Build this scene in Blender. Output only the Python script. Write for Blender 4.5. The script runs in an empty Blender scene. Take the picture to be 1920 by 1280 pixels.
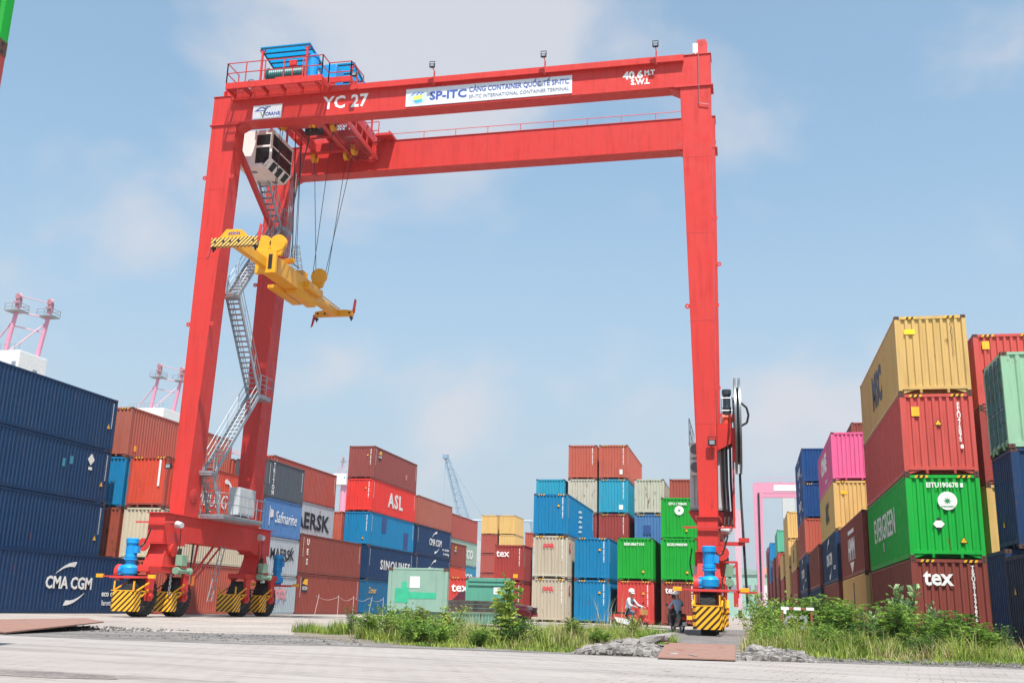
import bpy, bmesh, math, random
from mathutils import Vector, Matrix
R = math.radians
random.seed(7)
S = bpy.context.scene
COL = S.collection
# ------------------------------------------------------------------ camera
cd = bpy.data.cameras.new("camera"); cam = bpy.data.objects.new("camera", cd); COL.objects.link(cam)
cd.sensor_width = 36; cd.lens = 36 * 1916.0 / 1920; cd.clip_end = 6000; cd.clip_start = 0.1
cr = Vector((0.97539245, 0.21880405, 0.0270989)); cu = Vector((0.02962735, -0.25187482, 0.9673062)); cw = Vector((-0.21847605, 0.9427003, 0.25215939))
M = Matrix((cr, cu, -cw)).transposed().to_4x4(); M.translation = (0, 0, 0.85)
cam.matrix_world = M; S.camera = cam
# ------------------------------------------------------------------ sun, sky
SUN_EL, SUN_AZ = 65.0, 24.0      # azimuth measured from -Y towards +X
sdir = Vector((math.cos(R(SUN_EL)) * math.sin(R(SUN_AZ)), -math.cos(R(SUN_EL)) * math.cos(R(SUN_AZ)), math.sin(R(SUN_EL))))
sl = bpy.data.lights.new("sun", 'SUN'); sl.energy = 5.0; sl.angle = R(0.6); sl.color = (1.0, 0.955, 0.9)
so = bpy.data.objects.new("sun", sl); COL.objects.link(so); so.rotation_euler = (-sdir).to_track_quat('-Z', 'Y').to_euler()
so.location = (0, 0, 60)
w = bpy.data.worlds.new("World"); S.world = w; w.use_nodes = True
nt = w.node_tree; nt.nodes.clear()
def N(nt, t, **k):
    n = nt.nodes.new(t)
    for a, b in k.items():
        if a.startswith('_'): continue
        setattr(n, a, b)
    return n
def LK(nt, a, b): nt.links.new(a, b)
out = N(nt, 'ShaderNodeOutputWorld'); bg = N(nt, 'ShaderNodeBackground'); sky = N(nt, 'ShaderNodeTexSky')
sky.sky_type = 'NISHITA'; sky.sun_disc = False; sky.sun_elevation = R(SUN_EL)
sky.sun_rotation = math.atan2(sdir.x, sdir.y)
sky.air_density = 1.0; sky.dust_density = 1.0; sky.ozone_density = 1.2; sky.altitude = 0
bg.inputs['Strength'].default_value = 0.114
tc = N(nt, 'ShaderNodeTexCoord')
sep = N(nt, 'ShaderNodeSeparateXYZ'); LK(nt, tc.outputs['Generated'], sep.inputs[0])
mp = N(nt, 'ShaderNodeMapping'); mp.inputs['Scale'].default_value = (1, 1, 1.5); mp.inputs['Location'].default_value = (2.35, 0.4, 1.3)
LK(nt, tc.outputs['Generated'], mp.inputs[0])
n1 = N(nt, 'ShaderNodeTexNoise'); n1.inputs['Scale'].default_value = 4.2; n1.inputs['Detail'].default_value = 7; n1.inputs['Roughness'].default_value = 0.52; n1.inputs['Distortion'].default_value = 0.25
LK(nt, mp.outputs[0], n1.inputs['Vector'])
# banks of soft cloud stand in certain parts of the sky; the noise breaks them up
nrm = N(nt, 'ShaderNodeVectorMath', operation='NORMALIZE'); LK(nt, tc.outputs['Generated'], nrm.inputs[0])
acc = n1.outputs['Fac']
for cx_, cy_, cz_, cr_, cs_ in ((-0.296, 0.803, 0.516, 0.150, 0.20), (-0.142, 0.843, 0.518, 0.130, 0.22), (-0.421, 0.781, 0.461, 0.1, 0.13), (-0.272, 0.853, 0.446, 0.136, 0.09), (-0.557, 0.766, 0.321, 0.1, 0.15), (-0.391, 0.895, 0.213, 0.062, 0.24), (-0.300, 0.936, 0.183, 0.099, 0.10), (0.227, 0.923, 0.311, 0.057, 0.1)):
    dd_ = N(nt, 'ShaderNodeVectorMath', operation='DISTANCE'); LK(nt, nrm.outputs[0], dd_.inputs[0]); dd_.inputs[1].default_value = (cx_, cy_, cz_)
    rr_ = N(nt, 'ShaderNodeMapRange', interpolation_type='SMOOTHSTEP'); rr_.inputs['From Min'].default_value = 0; rr_.inputs['From Max'].default_value = cr_ * 1.35; rr_.inputs['To Min'].default_value = cs_; rr_.inputs['To Max'].default_value = 0; LK(nt, dd_.outputs['Value'], rr_.inputs['Value'])
    aa_ = N(nt, 'ShaderNodeMath', operation='ADD'); LK(nt, acc, aa_.inputs[0]); LK(nt, rr_.outputs[0], aa_.inputs[1]); acc = aa_.outputs[0]
cramp = N(nt, 'ShaderNodeValToRGB'); cramp.color_ramp.elements[0].position = 0.47; cramp.color_ramp.elements[1].position = 0.74; cramp.color_ramp.interpolation = 'EASE'
LK(nt, acc, cramp.inputs[0])
mul = N(nt, 'ShaderNodeMath', operation='MULTIPLY'); mul.inputs[1].default_value = 0.82; LK(nt, cramp.outputs[0], mul.inputs[0])
# thin veil all over, stronger low down (humid air)
veil = N(nt, 'ShaderNodeMapRange', interpolation_type='SMOOTHSTEP'); veil.inputs['From Min'].default_value = -.02; veil.inputs['From Max'].default_value = 0.5; veil.inputs['To Min'].default_value = 0.97; veil.inputs['To Max'].default_value = 0.33
LK(nt, sep.outputs['Z'], veil.inputs['Value'])
tint = N(nt, 'ShaderNodeMixRGB', blend_type='MULTIPLY'); tint.inputs['Fac'].default_value = 1; tint.inputs['Color2'].default_value = (.99, 1.38, 1.32, 1); LK(nt, sky.outputs[0], tint.inputs['Color1'])
mixv = N(nt, 'ShaderNodeMixRGB'); LK(nt, veil.outputs[0], mixv.inputs['Fac']); LK(nt, tint.outputs[0], mixv.inputs['Color1']); mixv.inputs['Color2'].default_value = (2.95, 3.32, 3.85, 1)
mix = N(nt, 'ShaderNodeMixRGB'); LK(nt, mul.outputs[0], mix.inputs['Fac']); LK(nt, mixv.outputs[0], mix.inputs['Color1'])
mix.inputs['Color2'].default_value = (4.2, 4.22, 4.5, 1)
LK(nt, mix.outputs[0], bg.inputs['Color']); LK(nt, bg.outputs[0], out.inputs[0])
S.view_settings.view_transform = 'Standard'; S.view_settings.look = 'None'; S.view_settings.gamma = 1.0; S.view_settings.use_curve_mapping = False
S.view_settings.exposure = 0.6
S.cycles.max_bounces = 6; S.cycles.transparent_max_bounces = 8

# ------------------------------------------------------------------ helpers
def sr(h, k=1.0):
    c = [int(h[i:i + 2], 16) / 255 for i in (0, 2, 4)]
    return tuple(min(1, (x / 12.92 if x <= .04045 else ((x + .055) / 1.055) ** 2.4) * k) for x in c) + (1,)
def tag(o, label=None, cat=None, group=None, kind=None):
    if label: o['label'] = label
    if cat: o['category'] = cat
    if group: o['group'] = group
    if kind: o['kind'] = kind
    return o
def thing(name, label, cat, loc=(0, 0, 0), rz=0, group=None):
    o = bpy.data.objects.new(name, None); COL.objects.link(o); o.empty_display_size = .3
    o.location = loc; o.rotation_euler = (0, 0, rz)
    return tag(o, label, cat, group)
def mat(name, col, rough=.5, metal=0, noise=.12, nscale=3, bump=0, bscale=40, coat=0, spec=.5, emit=None):
    m = bpy.data.materials.new(name); m.use_nodes = True; t = m.node_tree; p = t.nodes['Principled BSDF']
    if isinstance(col, str): col = sr(col)
    p.inputs['Roughness'].default_value = rough; p.inputs['Metallic'].default_value = metal; p.inputs['Specular IOR Level'].default_value = spec
    p.inputs['Coat Weight'].default_value = coat
    tc = N(t, 'ShaderNodeTexCoord'); oi = N(t, 'ShaderNodeObjectInfo'); ad = N(t, 'ShaderNodeVectorMath', operation='ADD')
    sc = N(t, 'ShaderNodeVectorMath', operation='SCALE'); sc.inputs[0].default_value = (37, 51, 23); LK(t, oi.outputs['Random'], sc.inputs['Scale'])
    LK(t, tc.outputs['Object'], ad.inputs[0]); LK(t, sc.outputs[0], ad.inputs[1])
    n = N(t, 'ShaderNodeTexNoise'); n.inputs['Scale'].default_value = nscale; n.inputs['Detail'].default_value = 5; LK(t, ad.outputs[0], n.inputs['Vector'])
    mr = N(t, 'ShaderNodeMapRange'); mr.inputs['From Min'].default_value = .3; mr.inputs['From Max'].default_value = .7; mr.inputs['To Min'].default_value = 1 - noise; mr.inputs['To Max'].default_value = 1 + noise
    LK(t, n.outputs['Fac'], mr.inputs['Value'])
    mm = N(t, 'ShaderNodeVectorMath', operation='SCALE'); mm.inputs[0].default_value = col[:3]; LK(t, mr.outputs[0], mm.inputs['Scale'])
    LK(t, mm.outputs[0], p.inputs['Base Color'])
    if bump:
        n2 = N(t, 'ShaderNodeTexNoise'); n2.inputs['Scale'].default_value = bscale; n2.inputs['Detail'].default_value = 6; LK(t, ad.outputs[0], n2.inputs['Vector'])
        b = N(t, 'ShaderNodeBump'); b.inputs['Strength'].default_value = bump; b.inputs['Distance'].default_value = .02; LK(t, n2.outputs['Fac'], b.inputs['Height']); LK(t, b.outputs[0], p.inputs['Normal'])
    if emit: p.inputs['Emission Color'].default_value = emit[0] + (1,); p.inputs['Emission Strength'].default_value = emit[1]
    return m
def wornpaint(name, col, rust=.25, rough=.5, fade=.12, streak=True):
    """painted steel: chalky fading, vertical run-off streaks and rust blooms"""
    m = bpy.data.materials.new(name); m.use_nodes = True; t = m.node_tree; p = t.nodes['Principled BSDF']
    if isinstance(col, str): col = sr(col)
    p.inputs['Roughness'].default_value = rough; p.inputs['Specular IOR Level'].default_value = .3
    tc = N(t, 'ShaderNodeTexCoord'); oi = N(t, 'ShaderNodeObjectInfo'); geo = N(t, 'ShaderNodeNewGeometry')
    sc = N(t, 'ShaderNodeVectorMath', operation='SCALE'); sc.inputs[0].default_value = (0.37, .51, .23); ad = N(t, 'ShaderNodeVectorMath', operation='ADD')
    LK(t, geo.outputs['Position'], ad.inputs[0]); LK(t, sc.outputs[0], ad.inputs[1])
    def noise(scale, detail, vs, rough=.55):
        mp = N(t, 'ShaderNodeMapping'); mp.inputs['Scale'].default_value = vs; LK(t, ad.outputs[0], mp.inputs[0])
        n = N(t, 'ShaderNodeTexNoise'); n.inputs['Scale'].default_value = scale; n.inputs['Detail'].default_value = detail; n.inputs['Roughness'].default_value = rough
        LK(t, mp.outputs[0], n.inputs['Vector']); return n.outputs['Fac']
    def rng(v, a, b, c, d):
        r = N(t, 'ShaderNodeMapRange'); r.inputs['From Min'].default_value = a; r.inputs['From Max'].default_value = b; r.inputs['To Min'].default_value = c; r.inputs['To Max'].default_value = d
        LK(t, v, r.inputs['Value']); return r.outputs[0]
    def mixc(f, a, b):
        x = N(t, 'ShaderNodeMixRGB'); LK(t, f, x.inputs['Fac'])
        if isinstance(a, tuple): x.inputs['Color1'].default_value = a
        else: LK(t, a, x.inputs['Color1'])
        if isinstance(b, tuple): x.inputs['Color2'].default_value = b
        else: LK(t, b, x.inputs['Color2'])
        return x.outputs[0]
    g = (col[0] + col[1] + col[2]) / 3
    faded = tuple(c * .72 + (g * .8 + .06) * .28 for c in col[:3]) + (1,)
    dark = tuple(c * .72 for c in col[:3]) + (1,)
    c = mixc(rng(noise(.55, 5, (1, 1, 1)), .35, .75, 0, fade * 2.2), col, faded)
    c = mixc(rng(noise(5.5, 4, (1, 1, .09)), .5, .76, 0, .7), c, dark)
    c = mixc(rng(noise(9, 8, (1, 1, 1), .72), .62, .68, 0, .35), c, faded)
    c = mixc(rng(noise(1.1, 6, (1, 1, .8), .6), .56, .8, 0, .5), c, dark)
    if rust > 0:
        r1 = rng(noise(2.3, 8, (1, 1, .35), .68), .66 - rust * .14, .72 - rust * .1, 0, min(1, .55 + rust))
        c = mixc(r1, c, sr('6b3a22'))
        r2 = rng(noise(13, 5, (1, 1, .12), .6), .70 - rust * .1, .76, 0, .5)
        c = mixc(r2, c, sr('7a4a2e'))
    LK(t, c, p.inputs['Base Color'])
    LK(t, rng(noise(3, 4, (1, 1, 1)), .3, .7, rough - .08, rough + .15), p.inputs['Roughness'])
    return m
class MB:
    """collects shapes, then becomes ONE mesh object"""
    def __init__(s): s.v = []; s.f = []; s.m = []; s.sm = []; s.mi = 0
    def add(s, vs, fs, smooth=False):
        b = len(s.v); s.v += [tuple(v) for v in vs]
        for f in fs: s.f.append(tuple(i + b for i in f)); s.m.append(s.mi); s.sm.append(smooth)
        return s
    def box(s, x0, x1, y0, y1, z0, z1):
        return s.hexa([(x0, y0, z0), (x1, y0, z0), (x1, y1, z0), (x0, y1, z0)], [(x0, y0, z1), (x1, y0, z1), (x1, y1, z1), (x0, y1, z1)])
    def hexa(s, lo, hi):
        return s.add(lo + hi, [(3, 2, 1, 0), (4, 5, 6, 7), (0, 1, 5, 4), (1, 2, 6, 5), (2, 3, 7, 6), (3, 0, 4, 7)])
    def beam(s, a, b, w, h=None, up=(0, 0, 1)):
        a = Vector(a); b = Vector(b); h = h or w; d = (b - a).normalized(); u = Vector(up)
        if abs(d.dot(u)) > .98: u = Vector((0, 1, 0))
        r = d.cross(u).normalized() * w / 2; u = r.cross(d).normalized() * h / 2
        return s.hexa([a - r - u, a + r - u, a + r + u, a - r + u], [b - r - u, b + r - u, b + r + u, b - r + u])
    def cyl(s, a, b, r, r2=None, n=10, cap=True):
        a = Vector(a); b = Vector(b); r2 = r if r2 is None else r2; d = (b - a).normalized()
        u = d.orthogonal().normalized(); v = d.cross(u)
        A = [a + (u * math.cos(2 * math.pi * i / n) + v * math.sin(2 * math.pi * i / n)) * r for i in range(n)]
        B = [b + (u * math.cos(2 * math.pi * i / n) + v * math.sin(2 * math.pi * i / n)) * r2 for i in range(n)]
        s.add(A + B, [(i, (i + 1) % n, n + (i + 1) % n, n + i) for i in range(n)], n > 6)
        if cap: s.add(A, [tuple(range(n - 1, -1, -1))]); s.add(B, [tuple(range(n))])
        return s
    def tube(s, pts, r, n=6):
        for a, b in zip(pts[:-1], pts[1:]):
            if (Vector(a) - Vector(b)).length > 1e-5: s.cyl(a, b, r, n=n)
        return s
    def prism(s, poly, ax, a, b):
        """poly: 2D outline; ax: extrusion axis; other two coords in xyz order"""
        def p(q, t):
            return {'x': (t, q[0], q[1]), 'y': (q[0], t, q[1]), 'z': (q[0], q[1], t)}[ax]
        n = len(poly)
        return s.add([p(q, a) for q in poly] + [p(q, b) for q in poly], [tuple(range(n))[::-1], tuple(range(n, 2 * n))] + [(i, (i + 1) % n, n + (i + 1) % n, n + i) for i in range(n)])
    def lathe(s, c, axis, prof, n=20):
        """prof: (r, t) along axis from centre c"""
        c = Vector(c); d = Vector(axis).normalized(); u = d.orthogonal().normalized(); v = d.cross(u); vs = []
        for r, t in prof:
            vs += [c + d * t + (u * math.cos(2 * math.pi * i / n) + v * math.sin(2 * math.pi * i / n)) * r for i in range(n)]
        fs = []
        for k in range(len(prof) - 1):
            fs += [(k * n + i, k * n + (i + 1) % n, (k + 1) * n + (i + 1) % n, (k + 1) * n + i) for i in range(n)]
        return s.add(vs, fs, True)
    def mesh(s, name, mats):
        me = bpy.data.meshes.new(name); me.from_pydata([tuple(v) for v in s.v], [], s.f)
        for m in (mats if isinstance(mats, (list, tuple)) else [mats]): me.materials.append(m)
        me.polygons.foreach_set('material_index', s.m); me.polygons.foreach_set('use_smooth', s.sm)
        bm = bmesh.new(); bm.from_mesh(me); bmesh.ops.recalc_face_normals(bm, faces=bm.faces); bm.to_mesh(me); bm.free()
        if any(s.sm): me.set_sharp_from_angle(angle=R(40))
        me.update(); return me
    def build(s, name, mats, parent=None, world=False, bevel=0):
        me = s.mesh(name, mats); o = bpy.data.objects.new(name, me); COL.objects.link(o)
        if parent:
            o.parent = parent
            if world:
                l = Vector(parent.location); p = parent
                while p.parent: p = p.parent; l += Vector(p.location)
                me.transform(Matrix.Translation(-l))
        if bevel:
            b = o.modifiers.new('b', 'BEVEL'); b.width = bevel; b.segments = 2; b.limit_method = 'ANGLE'
        return o
def link(name, me, parent, m=None, loc=None):
    o = bpy.data.objects.new(name, me); COL.objects.link(o); o.parent = parent
    if loc: o.location = loc
    if m:
        o.material_slots[0].link = 'OBJECT'; o.material_slots[0].material = m
    return o
FACE = {'f': Matrix(((1, 0, 0), (0, 0, -1), (0, 1, 0))).to_4x4(),   # on a face looking at -Y
        'r': Matrix(((0, 0, 1), (1, 0, 0), (0, 1, 0))).to_4x4(),    # on a face looking at +X
        'l': Matrix(((0, 0, -1), (-1, 0, 0), (0, 1, 0))).to_4x4()}  # on a face looking at -X
def text_mesh(body, size, bold=0, depth=.004, align='CENTER', spacing=1.0, xs=1.0, shear=0, line=1.0):
    c = bpy.data.curves.new('t', 'FONT'); c.body = body; c.size = size; c.offset = bold * size; c.extrude = depth; c.align_x = align; c.align_y = 'CENTER'
    c.space_character = spacing; c.resolution_u = 2; c.shear = shear; c.space_line = line
    o = bpy.data.objects.new('t', c); COL.objects.link(o); bpy.context.view_layer.update()
    dg = bpy.context.evaluated_depsgraph_get(); me = bpy.data.meshes.new_from_object(o.evaluated_get(dg)); bpy.data.objects.remove(o)
    me.transform(Matrix.Diagonal((xs, 1, 1, 1))); return me
def text(name, body, size, pos, face, m, parent=None, bold=0, align='CENTER', spacing=1.0, xs=1.0, shear=0, vertical=False, line=1.0, width=None):
    if vertical: body = '\n'.join(body)
    me = text_mesh(body, size, bold, .004, align, spacing, xs, shear, line)
    if width:
        wd = max(v.co.x for v in me.vertices) - min(v.co.x for v in me.vertices); me.transform(Matrix.Diagonal((width / wd, 1, 1, 1)))
    me.transform(FACE[face]); me.materials.clear(); me.materials.append(m)
    o = bpy.data.objects.new(name, me); COL.objects.link(o); o.location = pos
    if parent: o.parent = parent
    return o

WHITE = mat('white_marking', 'e8e8e4', .55, noise=.08, nscale=8)
BLACKM = mat('black_marking', '202226', .6, noise=.1)
YEL = mat('yellow_sticker', 'f0b428', .5)
REDM = mat('red_marking', 'd8283c', .5)
BLUEM = mat('blue_marking', '2a3f96', .5)
DARK = mat('dark_steel_and_hole_shade', '1c1c1e', .6)
RUBBER = mat('tyre_rubber', '1b1b1c', .85, noise=.3, nscale=9, bump=.3, bscale=30)
GALV = mat('galvanised_steel', 'a3abb0', .45, metal=.55, noise=.12, nscale=6)
GREYP = mat('grey_paint', 'bcc0c1', .5, noise=.06)
GLASS = mat('dark_glass', '10161c', .08, spec=.8, noise=.05)
CASTM = wornpaint('casting_rust', '5e4136', .6, .7)

# ------------------------------------------------------------------ ground and roads
def ground_mat(name, c1, c2, scale, speck=True, bumps=.4, rough=.9):
    m = bpy.data.materials.new(name); m.use_nodes = True; t = m.node_tree; p = t.nodes['Principled BSDF']; p.inputs['Roughness'].default_value = rough
    g = N(t, 'ShaderNodeNewGeometry')
    def nz(s, d): 
        n = N(t, 'ShaderNodeTexNoise'); n.inputs['Scale'].default_value = s; n.inputs['Detail'].default_value = d; n.inputs['Roughness'].default_value = .6; LK(t, g.outputs['Position'], n.inputs['Vector']); return n
    a = nz(scale, 8); r = N(t, 'ShaderNodeValToRGB'); r.color_ramp.elements[0].position = .35; r.color_ramp.elements[1].position = .65
    r.color_ramp.elements[0].color = sr(c1); r.color_ramp.elements[1].color = sr(c2); LK(t, a.outputs['Fac'], r.inputs[0]); c = r.outputs[0]
    if speck:
        b = N(t, 'ShaderNodeTexVoronoi'); b.inputs['Scale'].default_value = 22; LK(t, g.outputs['Position'], b.inputs['Vector'])
        mr = N(t, 'ShaderNodeMapRange'); mr.inputs['To Min'].default_value = .7; mr.inputs['To Max'].default_value = 1.3; sx = N(t, 'ShaderNodeSeparateXYZ'); LK(t, b.outputs['Color'], sx.inputs[0]); LK(t, sx.outputs[0], mr.inputs['Value'])
        v = N(t, 'ShaderNodeVectorMath', operation='SCALE'); LK(t, c, v.inputs[0]); LK(t, mr.outputs[0], v.inputs['Scale']); c = v.outputs[0]
    LK(t, c, p.inputs['Base Color'])
    n2 = nz(14, 9); bp = N(t, 'ShaderNodeBump'); bp.inputs['Strength'].default_value = bumps; bp.inputs['Distance'].default_value = .05; LK(t, n2.outputs['Fac'], bp.inputs['Height']); LK(t, bp.outputs[0], p.inputs['Normal'])
    return m
def sheet(name, poly, z, m, sub=0, amp=0.0, seed=0):
    b = MB(); b.add([(x, y, z) for x, y in poly], [tuple(range(len(poly)))]); o = b.build(name, m); tag(o, kind='structure'); return o
_old = ground_mat
def ground_mat(*a, **k):
    m = _old(*a, **k); t = m.node_tree; p = t.nodes['Principled BSDF']; src = p.inputs['Base Color'].links[0].from_socket
    g = N(t, 'ShaderNodeNewGeometry'); mp_ = N(t, 'ShaderNodeMapping'); mp_.inputs['Scale'].default_value = (.06, .7, 1); mp_.inputs['Rotation'].default_value = (0, 0, R(14)); LK(t, g.outputs['Position'], mp_.inputs[0])
    n = N(t, 'ShaderNodeTexNoise'); n.inputs['Scale'].default_value = 1.6; n.inputs['Detail'].default_value = 8; n.inputs['Roughness'].default_value = .7; LK(t, mp_.outputs[0], n.inputs['Vector'])
    r = N(t, 'ShaderNodeMapRange'); r.inputs['From Min'].default_value = .46; r.inputs['From Max'].default_value = .66; r.inputs['To Min'].default_value = 1.04; r.inputs['To Max'].default_value = .7; LK(t, n.outputs['Fac'], r.inputs['Value'])
    v = N(t, 'ShaderNodeVectorMath', operation='SCALE'); LK(t, src, v.inputs[0]); LK(t, r.outputs[0], v.inputs['Scale']); LK(t, v.outputs[0], p.inputs['Base Color']); return m
G_YARD = ground_mat('yard_concrete', '8f8680', 'a19890', .25, True, .3)
G_GRAV = ground_mat('gravel', '625e5c', '7f7a77', .8, True, .9)
G_DIRT = ground_mat('dry_soil', '6e6557', '837a6b', .7, True, .9)
sheet('ground', [(-1400, -300), (1400, -300), (1400, 1500), (-1400, 1500)], 0, G_YARD)
# block paving of the near road
pm = bpy.data.materials.new('block_paving'); pm.use_nodes = True; t = pm.node_tree; p = t.nodes['Principled BSDF']; p.inputs['Roughness'].default_value = .85
g = N(t, 'ShaderNodeNewGeometry'); mp = N(t, 'ShaderNodeMapping'); mp.inputs['Rotation'].default_value = (0, 0, R(9)); LK(t, g.outputs['Position'], mp.inputs[0])
dn = N(t, 'ShaderNodeTexNoise'); dn.inputs['Scale'].default_value = .5; LK(t, mp.outputs[0], dn.inputs['Vector']); dv = N(t, 'ShaderNodeVectorMath', operation='SCALE'); dv.inputs['Scale'].default_value = .22; LK(t, dn.outputs['Color'], dv.inputs[0])
da = N(t, 'ShaderNodeVectorMath', operation='ADD'); LK(t, mp.outputs[0], da.inputs[0]); LK(t, dv.outputs[0], da.inputs[1])
br = N(t, 'ShaderNodeTexBrick'); br.inputs['Scale'].default_value = 1; br.inputs['Brick Width'].default_value = .34; br.inputs['Row Height'].default_value = .30; br.inputs['Mortar Size'].default_value = .011; br.inputs['Mortar Smooth'].default_value = .3
br.inputs['Color1'].default_value = sr('918a86'); br.inputs['Color2'].default_value = sr('9a938f'); br.inputs['Mortar'].default_value = sr('6f6863'); LK(t, da.outputs[0], br.inputs['Vector'])
n3 = N(t, 'ShaderNodeTexNoise'); n3.inputs['Scale'].default_value = .35; n3.inputs['Detail'].default_value = 9; n3.inputs['Roughness'].default_value = .65; LK(t, g.outputs['Position'], n3.inputs['Vector'])
mr = N(t, 'ShaderNodeMapRange'); mr.inputs['From Min'].default_value = .3; mr.inputs['From Max'].default_value = .7; mr.inputs['To Min'].default_value = .86; mr.inputs['To Max'].default_value = 1.08; LK(t, n3.outputs['Fac'], mr.inputs['Value'])
# dust fills most joints; they show only in patches
n4 = N(t, 'ShaderNodeTexNoise'); n4.inputs['Scale'].default_value = .9; n4.inputs['Detail'].default_value = 6; LK(t, g.outputs['Position'], n4.inputs['Vector'])
m4 = N(t, 'ShaderNodeMapRange'); m4.inputs['From Min'].default_value = .42; m4.inputs['From Max'].default_value = .62; LK(t, n4.outputs['Fac'], m4.inputs['Value'])
mj = N(t, 'ShaderNodeMixRGB'); mj.inputs['Color1'].default_value = sr('96908c'); LK(t, m4.outputs[0], mj.inputs['Fac']); LK(t, br.outputs['Color'], mj.inputs['Color2'])
sv = N(t, 'ShaderNodeVectorMath', operation='SCALE'); LK(t, mj.outputs[0], sv.inputs[0]); LK(t, mr.outputs[0], sv.inputs['Scale']); m6_ = N(t, 'ShaderNodeMapping'); m6_.inputs['Scale'].default_value = (.07, 1.1, 1); LK(t, mp.outputs[0], m6_.inputs[0]); n6 = N(t, 'ShaderNodeTexNoise'); n6.inputs['Scale'].default_value = 1.3; n6.inputs['Detail'].default_value = 8; n6.inputs['Roughness'].default_value = .7; LK(t, m6_.outputs[0], n6.inputs['Vector'])
r6 = N(t, 'ShaderNodeMapRange'); r6.inputs['From Min'].default_value = .5; r6.inputs['From Max'].default_value = .68; r6.inputs['To Min'].default_value = 1.03; r6.inputs['To Max'].default_value = .66; LK(t, n6.outputs['Fac'], r6.inputs['Value'])
n7 = N(t, 'ShaderNodeTexNoise'); n7.inputs['Scale'].default_value = 1.9; n7.inputs['Detail'].default_value = 3; LK(t, g.outputs['Position'], n7.inputs['Vector']); r7 = N(t, 'ShaderNodeMapRange'); r7.inputs['From Min'].default_value = .68; r7.inputs['From Max'].default_value = .74; r7.inputs['To Min'].default_value = 1; r7.inputs['To Max'].default_value = .6; LK(t, n7.outputs['Fac'], r7.inputs['Value'])
m67 = N(t, 'ShaderNodeMath', operation='MULTIPLY'); LK(t, r6.outputs[0], m67.inputs[0]); LK(t, r7.outputs[0], m67.inputs[1]); sv2 = N(t, 'ShaderNodeVectorMath', operation='SCALE'); LK(t, sv.outputs[0], sv2.inputs[0]); LK(t, m67.outputs[0], sv2.inputs['Scale'])
LK(t, sv2.outputs[0], p.inputs['Base Color'])
bp = N(t, 'ShaderNodeBump'); bp.inputs['Strength'].default_value = .5; bp.inputs['Distance'].default_value = .02
hm = N(t, 'ShaderNodeMath', operation='SUBTRACT'); n5 = N(t, 'ShaderNodeTexNoise'); n5.inputs['Scale'].default_value = 9; n5.inputs['Detail'].default_value = 8; LK(t, g.outputs['Position'], n5.inputs['Vector'])
LK(t, n5.outputs['Fac'], hm.inputs[0]); LK(t, br.outputs['Fac'], hm.inputs[1]); LK(t, hm.outputs[0], bp.inputs['Height']); LK(t, bp.outputs[0], p.inputs['Normal'])
sheet('road', [(-60, -12), (60, -12), (60, 22.6), (9, 21.9), (4.6, 21.4), (1, 21.0), (-2, 20.6), (-5, 20.7), (-8, 20.5), (-10, 19.6), (-13, 19.3), (-17, 19.6), (-24, 21), (-60, 24)], .004, pm)
sheet('gravel_strip', [(-24, 21.3), (-17, 19.8), (-13, 19.45), (-10, 19.75), (-8, 20.65), (-5, 20.9), (-2, 20.8), (1, 21.2), (4.6, 21.6), (9, 22.1), (14, 22.5), (14, 25), (4, 26), (-6, 27), (-10, 27), (-14, 25.4), (-20, 25)], .004, G_GRAV)
sheet('verge_soil', [(-11.5, 25.5), (-8.5, 22.6), (-4, 21.9), (-1, 22.2), (1, 22.4), (5, 22.6), (10, 23.2), (16, 23.6), (16, 46), (-.2, 52), (-3, 40), (-9, 33), (-13, 29)], .008, G_DIRT)
sheet('wheel_track', [(-3.0, 30), (-.2, 30), (-.1, 62), (-3.1, 62)], .012, G_GRAV)
sheet('tarmac_patch', [(-14, 10.9), (-8.4, 10.75), (-7.7, 10.8), (-6.85, 10.6), (-6.55, 10.2), (-7.2, 9.98), (-7.9, 10.02), (-14, 10.2)], .008, ground_mat('dark_patch', '6f6a68', '8b8480', 1.2, True, .6))

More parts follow.
